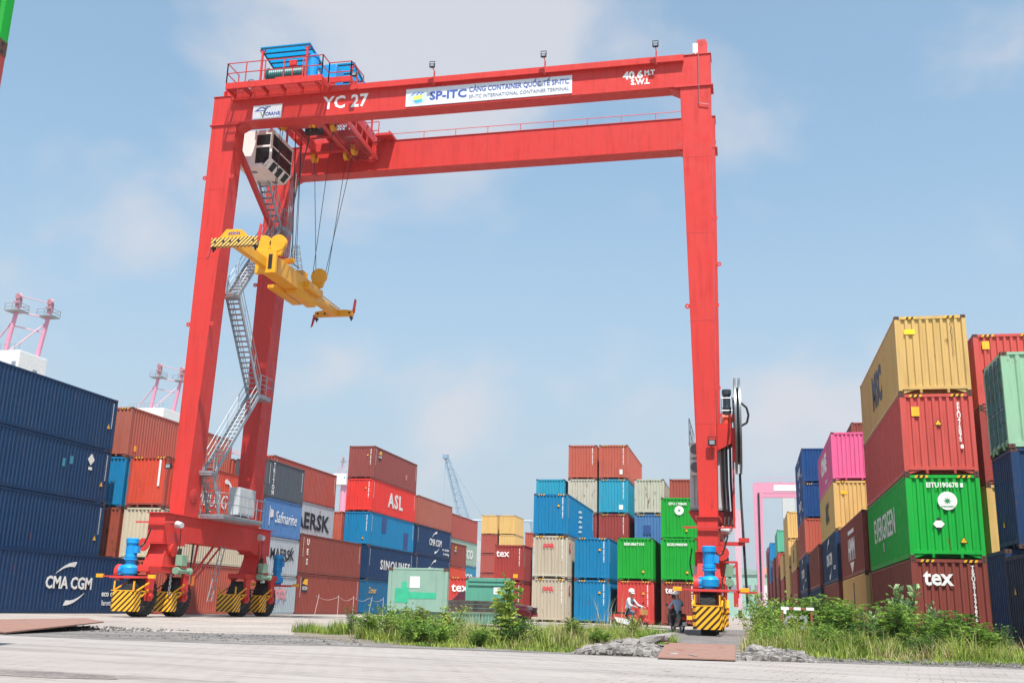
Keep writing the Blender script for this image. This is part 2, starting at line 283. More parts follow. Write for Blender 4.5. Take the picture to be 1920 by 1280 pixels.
# ------------------------------------------------------------------ shipping containers
CW, L40, L20, HC, HS = 2.438, 12.192, 6.058, 2.896, 2.591
_cm = {}
def corr(lo, hi, pitch, depth):
    """profile (t, d) across a corrugated wall, symmetrical trapezoids"""
    n = max(1, round((hi - lo) / pitch)); p = (hi - lo) / n; o = []
    for i in range(n):
        a = lo + i * p
        o += [(a, 0), (a + p * .30, 0), (a + p * .45, depth), (a + p * .82, depth), (a + p * .97, 0)]
    return o + [(hi, 0)]
def far_frame(fr, cas):
    b = MB(); b.v = list(fr.v); b.f = list(fr.f); b.m = [0] * len(fr.f); b.sm = list(fr.sm)
    for q in cas:
        k = len(b.v); b.v += q.v; b.f += [tuple(i + k for i in f) for f in q.f]; b.m += [1 + m for m in q.m]; b.sm += q.sm
    return b.mesh('frame', [CASTM, CASTM, DARK])
def cont_meshes(L, H, doors=False):
    k = (L, H)
    if k in _cm: return _cm[k]
    hw, hl = CW / 2, L / 2; pw = .13
    fr = MB()
    for sx in (-1, 1):
        for sy in (-1, 1):
            x0, x1 = sorted((sx * hw, sx * (hw - pw))); y0, y1 = sorted((sy * hl, sy * (hl - .15))); fr.box(x0, x1, y0, y1, .118, H - .118)
        x0, x1 = sorted((sx * (hw - .004), sx * (hw - .07))); fr.box(x0, x1, -hl + .15, hl - .15, H - .09, H - .012); fr.box(x0, x1, -hl + .15, hl - .15, .03, .19)
    for sy in (-1, 1):
        y0, y1 = sorted((sy * (hl - .004), sy * (hl - .1))); fr.box(-hw + .17, hw - .17, y0, y1, H - .12, H - .02); fr.box(-hw + pw, hw - pw, y0, y1, .16, .27)
        for sx in (-1, 1):   # gusset lips under the bottom rail
            fr.add([(sx * (hw - .17), sy * (hl - .03), .16), (sx * (hw - .62), sy * (hl - .03), .16), (sx * (hw - .17), sy * (hl - .03), .02), (sx * (hw - .17), sy * (hl - .06), .16), (sx * (hw - .62), sy * (hl - .06), .16), (sx * (hw - .17), sy * (hl - .06), .02)], [(0, 1, 2), (3, 5, 4), (0, 3, 4, 1), (1, 4, 5, 2), (2, 5, 3, 0)])
            fr.cyl((sx * .46, sy * (hl - .05), .16), (sx * .46, sy * (hl - .05), .03), .06, .045, 6)
    for i in range(int(L / .6)): y = -hl + .5 + i * .6; fr.box(-hw + .07, hw - .07, y, y + .05, .06, .18)
    fr.box(-hw + .06, hw - .06, -hl + .2, hl - .2, .18, .2)
    sd = MB(); pr = corr(-hl + .15, hl - .15, .278, .036)
    v = []
    for y, d in pr: v += [(hw - .012 - d, y, .19), (hw - .012 - d, y, H - .09)]
    sd.add(v, [(2 * i, 2 * i + 2, 2 * i + 3, 2 * i + 1) for i in range(len(pr) - 1)])
    en = MB(); pe = corr(-hw + pw, hw - pw, .242, .05); v = []
    for x, d in pe: v += [(x, -hl + .014 + d, .27), (x, -hl + .014 + d, H - .12)]
    en.add(v, [(2 * i, 2 * i + 2, 2 * i + 3, 2 * i + 1) for i in range(len(pe) - 1)])
    rf = MB(); pf = corr(-hl + .15, hl - .15, .209, .02); v = []
    for y, d in pf: v += [(-hw + .05, y, H - .02 - d), (hw - .05, y, H - .02 - d)]
    rf.add(v, [(2 * i, 2 * i + 2, 2 * i + 3, 2 * i + 1) for i in range(len(pf) - 1)])
    for sy in (-1, 1):
        y0, y1 = sorted((sy * (hl - .01), sy * (hl - .15))); rf.box(-hw + .17, hw - .17, y0, y1, H - .018, H - .012)
    ca = MB(); cas = []
    for sx in (-1, 1):
        for sy in (-1, 1):
            for z0 in (0, H - .118):
                ca = MB(); cas.append(ca); x0, x1 = sorted((sx * (hw + .004), sx * (hw - .162))); y0, y1 = sorted((sy * (hl + .004), sy * (hl - .178))); ca.mi = 0; ca.box(x0, x1, y0, y1, z0, z0 + .118)
                ca.mi = 1; cx = sx * (hw - .08); ca.cyl((cx, sy * (hl - .05), z0 + .059), (cx, sy * (hl + .006), z0 + .059), .034, n=8)  # dark discs stand in for the shade inside the casting holes
                cy = sy * (hl - .09); ca.cyl((sx * (hw - .05), cy, z0 + .059), (sx * (hw + .006), cy, z0 + .059), .034, n=8)
    flip = Matrix.Rotation(math.pi, 4, 'Z')
    sdm = sd.mesh('side_panel', CASTM); enm = en.mesh('end_panel', CASTM)
    hzs = []
    if H == HC:
        for sx in (-1, 1):
            hz = MB(); hzs.append(hz)
            for i in range(5):
                x = sx * (hw - .52) + (i - 2) * .085; y = -hl - .002
                hz.mi = i % 2
                hz.add([(x - .045, y, H - .115), (x + .04, y, H - .115), (x + .085, y, H - .03), (x, y, H - .03), (x - .045, y + .004, H - .115), (x + .04, y + .004, H - .115), (x + .085, y + .004, H - .03), (x, y + .004, H - .03)], [(0, 1, 2, 3), (7, 6, 5, 4), (0, 4, 5, 1), (1, 5, 6, 2), (2, 6, 7, 3), (3, 7, 4, 0)])
    _cm[k] = (fr.mesh('frame', CASTM), sdm, enm, rf.mesh('roof_panel', CASTM), [q.mesh('corner_casting', [CASTM, DARK]) for q in cas], far_frame(fr, cas), [q.mesh('hazard_stripe', [YEL, DARK]) for q in hzs])
    return _cm[k]
PAL = {}
def paintc(key):
    spec = {'navy': ('0e375c', .12, .1), 'navy2': ('11345a', .08, .1), 'redf': ('c8524a', .1, .1), 'dnavy': ('1c2a44', .2, .1), 'brown': ('844036', .1, .12), 'brown2': ('8a4137', .12, .1), 'brown3': ('8a4640', .08, .1), 'redbrown': ('a34b40', .12, .14),
            'terra': ('b85a48', .15, .14), 'faded': ('a55c4c', .15, .2), 'red': ('c4403a', .1, .1), 'asl': ('d8352e', .04, .06), 'orange': ('cf4a32', .3, .14), 'cream': ('c9bda4', .08, .1), 'rustwhite': ('bdb7a6', .7, .12),
            'rblue': ('124580', .1, .08), 'blue': ('0478a8', .12, .08), 'blue2': ('0c7cb0', .1, .08), 'cyan': ('2497b4', .3, .12), 'steel': ('4a77ab', .4, .2), 'rust': ('9b4a36', .75, .2), 'dgrey': ('4d545c', .12, .08),
            'grey': ('a3aab0', .35, .1), 'lgrey': ('9aa7ae', .35, .14), 'green': ('129c30', .07, .05), 'egreen': ('10a83c', .1, .05), 'sand': ('b5aa96', .12, .1), 'yellow': ('cfaa68', .1, .08), 'pink': ('dc5f8e', .02, .06),
            'teal': ('2c736c', .6, .25), 'mint': ('8db896', .6, .4), 'fesco': ('8da596', .1, .1), 'fteal': ('2c7f9c', .1, .08), 'paleg': ('8cc0ae', .15, .1), 'seag': ('54a98c', .2, .15), 'tealb': ('145f88', .1, .1), 'rednv': ('9c3f3a', .1, .1)}[key]
    if key not in PAL: PAL[key] = wornpaint('paint_' + key, spec[0], spec[1], .55, spec[2])
    return PAL[key]
def plate(name, parent, pts, m, face, off=.004):
    """thin sticker: pts are 2D in face plane (u,v) added to position"""
    b = MB(); v = []
    for d in (0, off):
        for u, q in pts: v.append({'f': (u, -d, q), 'r': (d, u, q), 'l': (-d, -u, q)}[face])
    n = len(pts); b.add(v, [tuple(range(n)), tuple(range(n, 2 * n))[::-1]] + [(i, (i + 1) % n, n + (i + 1) % n, n + i) for i in range(n)])
    return b.build(name, m, parent)
CONT = {}
def container(cid, x0, y0, z0, L, H, col, label, group='stacked shipping containers', marks='nt', frame=None, side=None, rz=0):
    """x0,y0,z0: left near bottom corner"""
    fr, sd, en, rf, cas, frf, hz = cont_meshes(L, H); far = y0 > 95
    root = thing('shipping_container', label, 'container', (x0 + CW / 2, y0 + L / 2, z0), rz, group)
    c = paintc(col); f = paintc(frame) if frame else c
    link('frame', frf if far else fr, root, f)
    a = link('side_panel', sd, root, paintc(side) if side else c); b = link('side_panel', sd, root, c); b.rotation_euler = (0, 0, math.pi)
    a = link('end_panel', en, root, c); b = link('end_panel', en, root, c); b.rotation_euler = (0, 0, math.pi)
    link('roof_panel', rf, root, c)
    if not far:
        for q in cas: link('corner_casting', q, root)
    if 'h' in marks:
        for q in hz: link('hazard_stripe', q, root)
    yf = -L / 2 + .006
    if 'n' in marks: number_marks(root, L, H, 'n')
    if 's' in marks: number_marks(root, L, H, 's')
    if 't' in marks: triangle(root, (.55, yf, H * .22 if 'l' in marks else H * .72))
    CONT[cid] = root; root['L'] = L; root['H'] = H
    del root['L'], root['H']
    return root
_nm = {}
def number_marks(root, L, H, k):
    if (k, L, H) not in _nm:
        b = MB(); rr = random.Random(3)
        if k == 'n':   # column of small characters down the near end
            for i in range(11):
                z = H - .32 - i * .125 - (.06 if i > 3 else 0); x = CW / 2 - .38
                b.box(x - .035, x + .035, -L / 2 + .004, -L / 2 + .010, z - .045, z + .045 if rr.random() < .7 else z + .01)
        else:
            for i in range(12):
                z = H - .3 - i * .12; y = -L / 2 + .33
                for sx in (1, -1): b.box(sx * (CW / 2 - .008), sx * (CW / 2 - .002), y - .03, y + .03, z - .04, z + .04)
                y = L / 2 - .33
                for sx in (1, -1): b.box(sx * (CW / 2 - .008), sx * (CW / 2 - .002), y - .03, y + .03, z - .04, z + .04)
        _nm[(k, L, H)] = b.mesh('number_marking', WHITE)
    link('number_marking', _nm[(k, L, H)], root)
_tri = {}
def triangle(root, pos, m=None, s=.13):
    if 'm' not in _tri:
        b = MB(); b.mi = 1; b.add([(-s, 0, -s * .8), (s, 0, -s * .8), (0, 0, s), (-s, .004, -s * .8), (s, .004, -s * .8), (0, .004, s)], [(0, 1, 2), (5, 4, 3), (0, 3, 4, 1), (1, 4, 5, 2), (2, 5, 3, 0)])
        b.mi = 0; q = .78; b.add([(-s * q, -.003, -s * .66), (s * q, -.003, -s * .66), (0, -.003, s * .72)], [(0, 1, 2)])
        _tri['m'] = b.mesh('warning_triangle', [YEL, DARK])
    link('warning_triangle', _tri['m'], root, loc=pos)
def mark(cid, body, face, u, z, size, m=WHITE, name='lettering', width=None, **k):
    """u: distance from the container centre along the reading direction of that face; z above its base"""
    r = CONT[cid]; fr_ = [o for o in r.children if o.name.startswith('frame')][0]; hl = max(v.co.y for v in fr_.data.vertices)
    pos = {'f': (u, -hl + .006, z), 'r': (CW / 2 - .006, u, z), 'l': (-CW / 2 + .006, -u, z)}[face]
    return text(name, body, size, pos, face, m, r, width=width, **k)
def patch(cid, face, u, z, w, h, m, name='painted_patch', poly=None):
    r = CONT[cid]; fr_ = [o for o in r.children if o.name.startswith('frame')][0]; hl = max(v.co.y for v in fr_.data.vertices)
    o = plate(name, r, poly or [(-w / 2, -h / 2), (w / 2, -h / 2), (w / 2, h / 2), (-w / 2, h / 2)], m, face)
    o.location = {'f': (u, -hl + .006, z), 'r': (CW / 2 - .006, u, z), 'l': (-CW / 2 + .006, -u, z)}[face]; return o
T = HC + .004; U = HS + .004
A, B = -34.43, -37.12          # left block lanes, x of the left face
GL, GM, GR, GB, GF = 'containers stacked left of the crane', 'containers stacked in the middle behind the verge', 'containers stacked on the right', 'containers of the second row in the middle', 'far containers of the right lane'
# --- left block, nearest bay
container('L2', -36.9, 38.3, T, L40, HC, 'navy', 'dark blue container directly above the CMA CGM one at the left edge', GL, 's')
container('L3', -36.9, 38.3, 2 * T, L40, HC, 'navy', 'dark blue container with a white diamond sticker at the left edge', GL, 's')
container('L4', -36.9, 38.3, 3 * T, L40, HC, 'navy', 'dark blue container topmost of the blue stack at the left edge', GL, 's')
container('L1', -35.3, 39.6, 0, L40, HC, 'navy2', 'dark blue container on the ground with white CMA CGM lettering behind the left crane wheels', GL, '')
container('L0', -37.9, 38.3, 0, L40, HC, 'navy', 'dark blue container on the ground hidden behind the CMA CGM one', GL, '')
for z_ in (2, 3, 4):
    triangle_r = patch('L%d' % z_, 'r', 5.5, 1.0 if z_ != 4 else 1.3, .2, .2, YEL, 'warning_triangle', [(-.13, -.11), (.13, -.11), (0, .14)])
patch('L3', 'r', 4.35, 2.2, .4, .4, WHITE, 'diamond_sticker', [(-.3, 0), (0, -.32), (.3, 0), (0, .32)])
patch('L3', 'r', 4.35, 1.72, .32, .16, WHITE, 'white_sticker')
TEALM = mat('teal_patch', '3b8aa0', .6); patch('L3', 'r', 2.7, 1.95, .26, .42, TEALM, 'teal_patch'); patch('L3', 'r', 2.1, 1.75, .22, .42, TEALM, 'teal_patch')
mark('L1', 'CMA CGM', 'r', .35, 1.44, .8, bold=.03, width=3.65)
def swoosh(cid, face, u, z, s, m=WHITE):
    up = [(-1.2 + 1.6 * t, .43 + .63 * (1 - (1 - t) ** 2)) for t in [i / 12 for i in range(13)]]
    lo = [(-1.2 + 1.6 * t - .16 * t, .43 + .63 * (1 - (1 - t) ** 2) - .26 * t ** .7) for t in [i / 12 for i in range(13)]]
    poly = [(x * s, y * s) for x, y in up + lo[1:][::-1]]
    patch(cid, face, u, z, 0, 0, m, 'swoosh_mark', poly)
    patch(cid, face, u + .1 * s, z, 0, 0, m, 'swoosh_mark', [(-x, -y) for x, y in poly])
swoosh('L1', 'r', .35, 1.44, 1.0)
mark('L1', 'eco container', 'r', 4.35, 1.0, .42, bold=.02, width=2.5); mark('L1', 'lanxtechnology', 'r', 4.45, .53, .38, width=2.5)
# --- left block, second bay
Y1 = 52.3
container('A1', A, Y1, 0, L40, HC, 'terra', 'terracotta container on the ground behind the open frame under the left crane beam', GL, '')
container('A2', A, Y1, T, L40, HC, 'cream', 'cream container, second from the ground, beside the left crane leg', GL, '')
container('A3', A, Y1, 2 * T, L40, HC, 'orange', 'orange red container with white lettering seen through the crane stairs', GL, 'h', 'redbrown')
container('B4', B, Y1, 3 * T, L40, HC, 'faded', 'faded red brown container on top beside the tall blue stack', GL, 'h')
container('B3', B, Y1, 2 * T, L40, HC, 'blue', 'bright blue container, narrow strip between blue stack and orange container', GL, '')
container('B2', B, Y1, T, L40, HC, 'rust', 'badly rusted red container, narrow strip between blue stack and cream container', GL, '')
container('B1', B, Y1, 0, L40, HC, 'brown', 'brown container on the ground behind the terracotta one', GL, '')
mark('A3', 'HAMBURG', 'r', -1.6, .95, 1.25, shear=.2, width=5.4); patch('A3', 'r', 1.3, 2.05, 0, 0, WHITE, 'swoosh_mark', [(-.7, .25), (-.45, .42), (0, .25), (.9, -.45), (1.3, -.95), (1.2, -.95), (.75, -.5), (-.15, .1), (-.6, .1)])
patch('A3', 'f', .72, 1.95, .13, 1.5, WHITE, 'white_strip'); patch('A3', 'r', -.9, .3, .1, .1, WHITE, 'white_sticker')
patch('B4', 'r', -5.4, .55, .26, .32, YEL, 'yellow_sticker')
# --- 20 foot standard boxes
Y2 = 64.85
container('T1', A, Y2, 0, L20, HS, 'lgrey', 'pale grey blue short container on the ground with red graffiti like lettering', GL, '')
container('T2', A, Y2, U, L20, HS, 'grey', 'short light grey container with dark MAERSK lettering, second from the ground', GL, '')
container('T3', A, Y2, 2 * U, L20, HS, 'steel', 'short weathered blue container with white script lettering', GL, '')
container('T4', A, Y2, 3 * U, L20, HS, 'dgrey', 'short dark grey container with white vertical TRITON lettering on top', GL, 's')
container('T5', B, Y2, 3 * U, L20, HS, 'terra', 'short terracotta container beside the dark grey TRITON one, seen between the left legs', GL, '')
container('T6', B, Y2, 2 * U, L20, HS, 'brown', 'short brown container hidden below the terracotta one', GL, '')
mark('T2', 'MAERSK', 'r', .3, 1.45, 1.0, BLACKM, bold=.02, width=3.9); mark('T3', 'Safmarine', 'r', .45, 1.35, 1.15, WHITE, shear=.35, width=3.6)
patch('T3', 'r', -2.2, 1.4, .07, 1.3, WHITE, 'white_strip'); patch('T3', 'r', -1.9, 1.5, .5, .5, mat('flag_mark', 'e9d5cc', .6), 'flag_mark', [(-.2, -.25), (.3, -.15), (.25, .3), (-.2, .35)])
mark('T4', 'TRITON', 'r', -2.05, 1.3, .46, WHITE, vertical=True, bold=.02, line=.82)
PINKT = mat('graffiti_pink', 'd88a90', .6); mark('T1', 'heritk', 'r', .0, 1.45, 1.3, PINKT, bold=.03, width=3.0); mark('T1', 'hmm11', 'r', .1, .85, .6, mat('graffiti_violet', '8c86b8', .6), width=2.4)
# --- left block, third bay
Y3 = 71.35
container('C1', A, Y3, 0, L40, HC, 'brown2', 'brown red ground level container with square black and yellow logo behind the rope stakes', GL, 's')
container('C2', A, Y3, T, L40, HC, 'brown', 'brown red container with white letters U E S one above another', GL, 's')
container('C3', B, Y3, 2 * T, L40, HC, 'grey', 'light grey container with large black MAERSK lettering half hidden by the blue one', GL, '')
container('C4', B, Y3, 3 * T, L40, HC, 'redbrown', 'red brown container on top behind the dark grey TRITON one', GL, 's')
container('C5', B, Y3, T, L40, HC, 'brown', 'brown container hidden below the grey MAERSK one', GL, '')
for i, ch in enumerate('UES'): mark('C2', ch, 'r', -4.95, 2.3 - i * .72, .62, bold=.03)
def gecon(cid, face, u, z, s):
    patch(cid, face, u, z, s, s, BLACKM, 'logo_plate'); 
    o = patch(cid, face, u, z, 0, 0, YEL, 'logo_yellow', [(-.45 * s, .08 * s), (.45 * s, -.02 * s), (.45 * s, .45 * s), (-.1 * s, .42 * s)])
    o2 = mark(cid, 'GECON', face, u, z - .25 * s, .36 * s, WHITE, width=.85 * s)
    for q in (o, o2): q.location = Vector(q.location) + {'r': Vector((.006, 0, 0)), 'f': Vector((0, -.006, 0)), 'l': Vector((-.006, 0, 0))}[face]
gecon('C1', 'r', -5.0, 2.1, 1.0)
mark('C3', 'MAERSK', 'r', .8, 1.4, 1.75, BLACKM, bold=.03, width=8.6)
# --- left block, fourth bay
Y4 = 85.4
container('D1', A, Y4, 0, L40, HC, 'tealb', 'dark teal blue container on the ground behind the pale green flat rack', GL, '')
container('D2', A, Y4, T, L40, HC, 'navy2', 'navy container with white SINOLINES lettering', GL, 's')
container('D3', A, Y4, 2 * T, L40, HC, 'blue', 'bright blue container with two navy touch-up patches below the red ASL one', GL, 'nstl')
container('D4', A, Y4, 3 * T, L40, HC, 'asl', 'bright red container with white ASL lettering', GL, 'nst')
container('D5', A, Y4, 4 * T, L40, HC, 'brown3', 'brown container with a small square logo on top of the red ASL one', GL, 'nst')
container('D6', B, Y4, 2 * T, L40, HC, 'terra', 'terracotta container in the gap between grey MAERSK and red ASL containers', GL, '')
container('D7', B, Y4, T, L40, HC, 'navy2', 'navy container in the gap behind the grey MAERSK one', GL, '')
container('D8', B, Y4, 0, L40, HC, 'brown', 'brown container hidden behind the teal blue one', GL, '')
mark('D2', 'SINOLINES', 'r', 1.2, 1.35, 1.15, bold=.02, width=8.4, spacing=1.2); mark('D4', 'ASL', 'r', .2, 1.4, 1.75, bold=.035, width=4.2, spacing=1.2)
NAVP = mat('navy_patch', '2a4a86', .6); patch('D3', 'r', -2.6, 2.0, 1.3, 1.25, NAVP); patch('D3', 'r', 3.7, .95, 1.3, 1.6, NAVP)
gecon('D5', 'r', -4.7, 2.25, .8); patch('D5', 'r', 2.9, 1.2, .5, .55, mat('pale_red', 'c47872', .6), 'pale_patch')
mark('D1', 'Zcmar', 'r', -4.6, 2.0, .7, YEL, width=1.9)
mark('D7', 'ac', 'r', -5.2, 1.6, 1.2, width=1.1)
# --- fifth bay
Y5 = 98.7
container('E1', A, Y5, 0, L40, HC, 'navy2', 'navy container on the ground under the two far CMA CGM ones', GL, '')
container('E2', A, Y5, T, L40, HC, 'navy2', 'navy container with CMA CGM lettering just above the pale green flat rack end', GL, 's')
container('E3', A, Y5, 2 * T, L40, HC, 'navy2', 'navy container with CMA CGM lettering under the plain terracotta one', GL, 's')
container('E4', A, Y5, 3 * T, L40, HC, 'faded', 'plain terracotta brown container right of the red ASL one', GL, '')
for c_ in ('E2', 'E3'): mark(c_, 'CMA CGM', 'r', .3, 1.45, .95, bold=.02, width=4.4); swoosh(c_, 'r', .3, 1.5, 1.1); mark(c_, 'eco container', 'r', 4.2, .95, .42, width=2.6); mark(c_, 'by technology', 'r', 4.4, .5, .38, width=2.2)
container('F1', -34.45, 111.5, 0, L20, HS, 'red', 'short red container on the ground behind the flat rack', GL, '')
container('F2', -34.45, 111.5, U, L20, HS, 'orange', 'short orange red container with white HAMBURG SUD lettering', GL, '')
container('F3', -34.45, 111.5, 2 * U, L20, HS, 'brown2', 'short brown container with small square logo right of the navy CMA CGM ones', GL, '')
mark('F2', 'HAMBURG', 'r', .4, .95, .7, shear=.2, width=4); gecon('F3', 'r', -1.6, 1.9, .8)
container('G1', -36.5, 118, 0, L40, HC, 'fteal', 'teal container hidden on the ground below the two FESCO ones', GL, '')
container('G2', -36.5, 118, T, L40, HC, 'fteal', 'teal blue container with white FESCO lettering', GL, '')
container('G3', -36.5, 118, 2 * T, L40, HC, 'fesco', 'pale grey green container with white FESCO lettering', GL, '')
container('G4', -36.5, 118, 3 * T, L40, HC, 'redbrown', 'red brown container on top of the pale FESCO one', GL, 'nt')
for c_ in ('G2', 'G3'): mark(c_, 'FESCO', 'r', 1.2, 1.35, 1.5, bold=.03, width=6.0, shear=.2)
for i, (x, cl) in enumerate(((-39.4, 'yellow'), (-36.6, 'yellow'))):
    for k in range(5):
        c_ = cl if k == 4 or (k == 3 and i) else 'redbrown'
        container('H%d%d' % (i, k), x, 153, k * T, L20, HC, c_, ['short %s container in the far stack, level %d' % (c_ if c_ == 'yellow' else 'red brown', k + 1), 'short %s container in the far right hand stack of two yellow tops, level %d' % (c_ if c_ == 'yellow' else 'red brown', k + 1)][i], 'far yellow and brown containers', '')
# --- middle block
container('M0', -20.7, 71.4, 0, L40, HC, 'red', 'red container on the ground with white tex lettering between the two pale green frames', GM, 'h')
mark('M0', 'tex', 'f', -.35, 2.15, .85, bold=.02, width=1.25)
container('M1', -19.95, 82, 0, L40, HC, 'rednv', 'dark red container on the ground under the upper tex one', GM, 'n')
container('M2', -19.95, 82, T, L40, HC, 'rednv', 'dark red container with white tex lettering, upper of its stack', GM, 'ns'); mark('M2', 'tex', 'f', -.55, 2.2, .8, bold=.02, width=1.1); patch('M2', 'f', .55, .45, .38, .3, YEL, 'yellow_sticker')
container('M3', -17.35, 84.5, 0, L40, HC, 'rednv', 'dark red container on the ground under the turquoise one', GM, '')
container('M4', -17.35, 84.5, T, L40, HC, 'cyan', 'turquoise container, narrow strip left of the beige ones', GM, '')
container('M5', -23.0, 108, 0, L40, HC, 'redbrown', 'red brown container on the ground far behind the turquoise one', GM, '')
container('M6', -23.0, 108, T, L40, HC, 'redbrown', 'red brown container far behind the turquoise one, second level', GM, '')
container('M7', -23.0, 108, 2 * T, L40, HC, 'terra', 'terracotta container seen above the turquoise strip', GM, '')
container('O1', -14.53, 70.9, 0, L40, HC, 'sand', 'beige container on the ground with red letters, leftmost of the front row', GM, 'nh')
container('O2', -14.53, 70.9, T, L40, HC, 'sand', 'beige container with red letters on the second level', GM, 'nh', 'rustwhite')
container('O3', -14.53, 70.9, 2 * T, L40, HC, 'blue', 'bright blue container on top of the two beige ones', GM, 'nsth')
for c_ in ('O1', 'O2'):
    mark(c_, 'OOCL', 'f', -.1, 2.2, .36, REDM, bold=.06, width=.78); mark(c_, 'K', 'r', -5.0, 2.1, .9, REDM, bold=.05)
for i in range(5): patch('O3', 'r', -.6 + .25 * (i % 2), 2.1 - i * .36, 1.6, .18, WHITE, 'white_mark', [(-.9, -.12), (.5, -.05), (.9, .13), (-.4, .1)])
container('O4', -11.82, 72.3, 0, L40, HC, 'blue', 'bright blue container on the ground between beige and red ones', GM, 'nsth')
container('O5', -11.82, 72.3, T, L40, HC, 'blue', 'bright blue container on second level next to the green ones', GM, 'nsth')
container('O6', -8.77, 72, 0, L40, HC, 'red', 'red container on the ground behind the rider on the red motorbike', GM, 'nsth')
container('O7', -8.77, 72, T, L40, HC, 'green', 'green container with white number row above the red one', GM, 'tl')
container('O8', -5.78, 71.9, 0, L40, HC, 'brown2', 'brown container with white tex lettering behind the two people on the dark motorbike', GM, 'nh')
container('O9', -5.78, 71.9, T, L40, HC, 'green', 'green container with white number row next to the right crane leg, second level', GM, 'tl')
container('O10', -5.85, 73.2, 2 * T, L40, HC, 'green', 'green container with round white emblem on top next to the right crane leg', GM, 'tl')
mark('O7', 'EISU867101', 'f', -.05, 2.45, .24, bold=.03, width=1.35); mark('O9', 'EGSU900590', 'f', -.1, 2.45, .24, bold=.03, width=1.35); mark('O10', 'EITU 1 708642', 'f', -.05, 2.45, .24, bold=.03, width=1.25)
mark('O8', 'tex', 'f', -.55, 2.3, .62, bold=.02, width=.82)
GRM = mat('emblem_green', '1c8a4c', .5)
def emblem(cid, u, z, r):
    n = 24; patch(cid, 'f', u, z, 0, 0, WHITE, 'round_emblem', [(math.cos(2 * math.pi * i / n) * r, math.sin(2 * math.pi * i / n) * r) for i in range(n)])
    st = [(math.cos(math.pi * i / 8) * (r * .42 if i % 2 == 0 else r * .16), math.sin(math.pi * i / 8) * (r * .42 if i % 2 == 0 else r * .16)) for i in range(16)]
    o = patch(cid, 'f', u, z, 0, 0, GRM, 'star_emblem', st); o.location.y -= .006
emblem('O10', .05, 2.0, .32)
patch('O8', 'f', .65, .55, .36, .26, YEL, 'yellow_sticker')
# second row of the middle block
container('P1', -17.45, 86, 3 * T, L40, HC, 'cyan', 'turquoise container top left of the middle block, above the bright blue one', GB, '')
container('P2', -14.68, 86, 4 * T, L40, HC, 'terra', 'terracotta container, left one of the two topmost in the middle', GB, 'n')
container('P3', -14.68, 86, 3 * T, L40, HC, 'rustwhite', 'dirty white container with rust under the left topmost terracotta one', GB, '')
container('P4', -14.68, 86, 2 * T, L40, HC, 'rednv', 'dark red container showing a narrow strip right of the bright blue side', GB, 's')
container('P5', -12.05, 86, 4 * T, L40, HC, 'terra', 'terracotta container with rust marks, right one of the two topmost in the middle', GB, 'nsh')
container('P6', -12.05, 86, 3 * T, L40, HC, 'cyan', 'turquoise blue container with rust spots under the right topmost one', GB, 'nh')
container('P7', -12.05, 86, 2 * T, L40, HC, 'rednv', 'dark red brown container under the turquoise blue one in the middle', GB, 'nh')
container('P8', -9.05, 86, 3 * T, L40, HC, 'rustwhite', 'off-white rust streaked container right of the turquoise blue one', GB, '')
container('P9', -9.05, 86, 2 * T, L40, HC, 'steel', 'faded blue container with dark patch left of the green emblem one', GB, 'h')
container('P10', -6.15, 86, 3 * T, L40, HC, 'redbrown', 'red brown container topping the stack behind the green emblem one', GB, '')
for n_, x_ in (('Q1', -17.45), ('Q2', -14.68), ('Q3', -12.05), ('Q4', -9.05), ('Q5', -6.15)):
    for k in range(3 if n_ in ('Q1', 'Q5') else 2): container(n_ + str(k), x_, 86.0, k * T, L40, HC, 'brown', 'brown container hidden behind the front row of the middle block', 'hidden brown containers', '')
patch('P9', 'f', -.2, 1.6, .65, .75, NAVP); patch('P6', 'f', .65, .55, .34, .4, WHITE, 'white_sticker'); patch('P5', 'f', .65, .6, .25, .4, WHITE, 'white_sticker')
# --- right block
X1, YR = 5.52, 38.3
container('R1', X1, YR, 0, L40, HC, 'brown', 'brown red container on the ground at right with large white tex lettering', GR, 'h')
container('R2', X1, YR, T, L40, HC, 'egreen', 'bright green container with round white emblem and EVERGREEN lettering', GR, 'htl')
container('R3', X1, YR, 2 * T, L40, HC, 'redf', 'red container with yellow square sticker above the bright green one', GR, 'h', None, 'brown')
container('R4', X1, YR, 3 * T, L40, HC, 'yellow', 'sand yellow container with dark MSC lettering on top of the right stack', GR, 'h')
mark('R1', 'tex', 'f', -.38, 2.25, .78, bold=.025, width=.98); mark('R1', 'TEXU 590270', 'f', 0, 0, .2)if 0 else None
mark('R1', 'TEXU6019379866', 'f', .75, 1.75, .17, WHITE, vertical=True, bold=.03, line=.78)
mark('R2', 'EITU190678', 'f', -.02, 2.52, .24, bold=.03, width=1.05); patch('R2', 'f', .62, 2.52, .09, .15, WHITE, 'check_digit_box')
emblem('R2', .12, 1.98, .32); mark('R2', 'EVERGREEN', 'f', .12, 1.78, .085, GRM, width=.42).location.y -= .006
mark('R2', 'EVERGREEN', 'l', -.6, 1.55, 1.4, bold=.008, width=6.6)
patch('R2', 'f', -.22, 1.18, 0, 0, BLACKM, 'diamond_sticker', [(-.2, 0), (0, -.24), (.2, 0), (0, .24)]); o_ = patch('R2', 'f', -.22, 1.18, 0, 0, WHITE, 'diamond_centre', [(-.19, 0), (-.09, -.12), (.09, -.12), (.19, 0), (.09, .12), (-.09, .12)]); o_.location.y -= .006
patch('R2', 'l', -.9, .8, .24, .5, BLACKM, 'black_sticker'); o_ = patch('R2', 'l', -.9, .8, .16, .4, WHITE, 'white_sticker'); o_.location.x -= .006
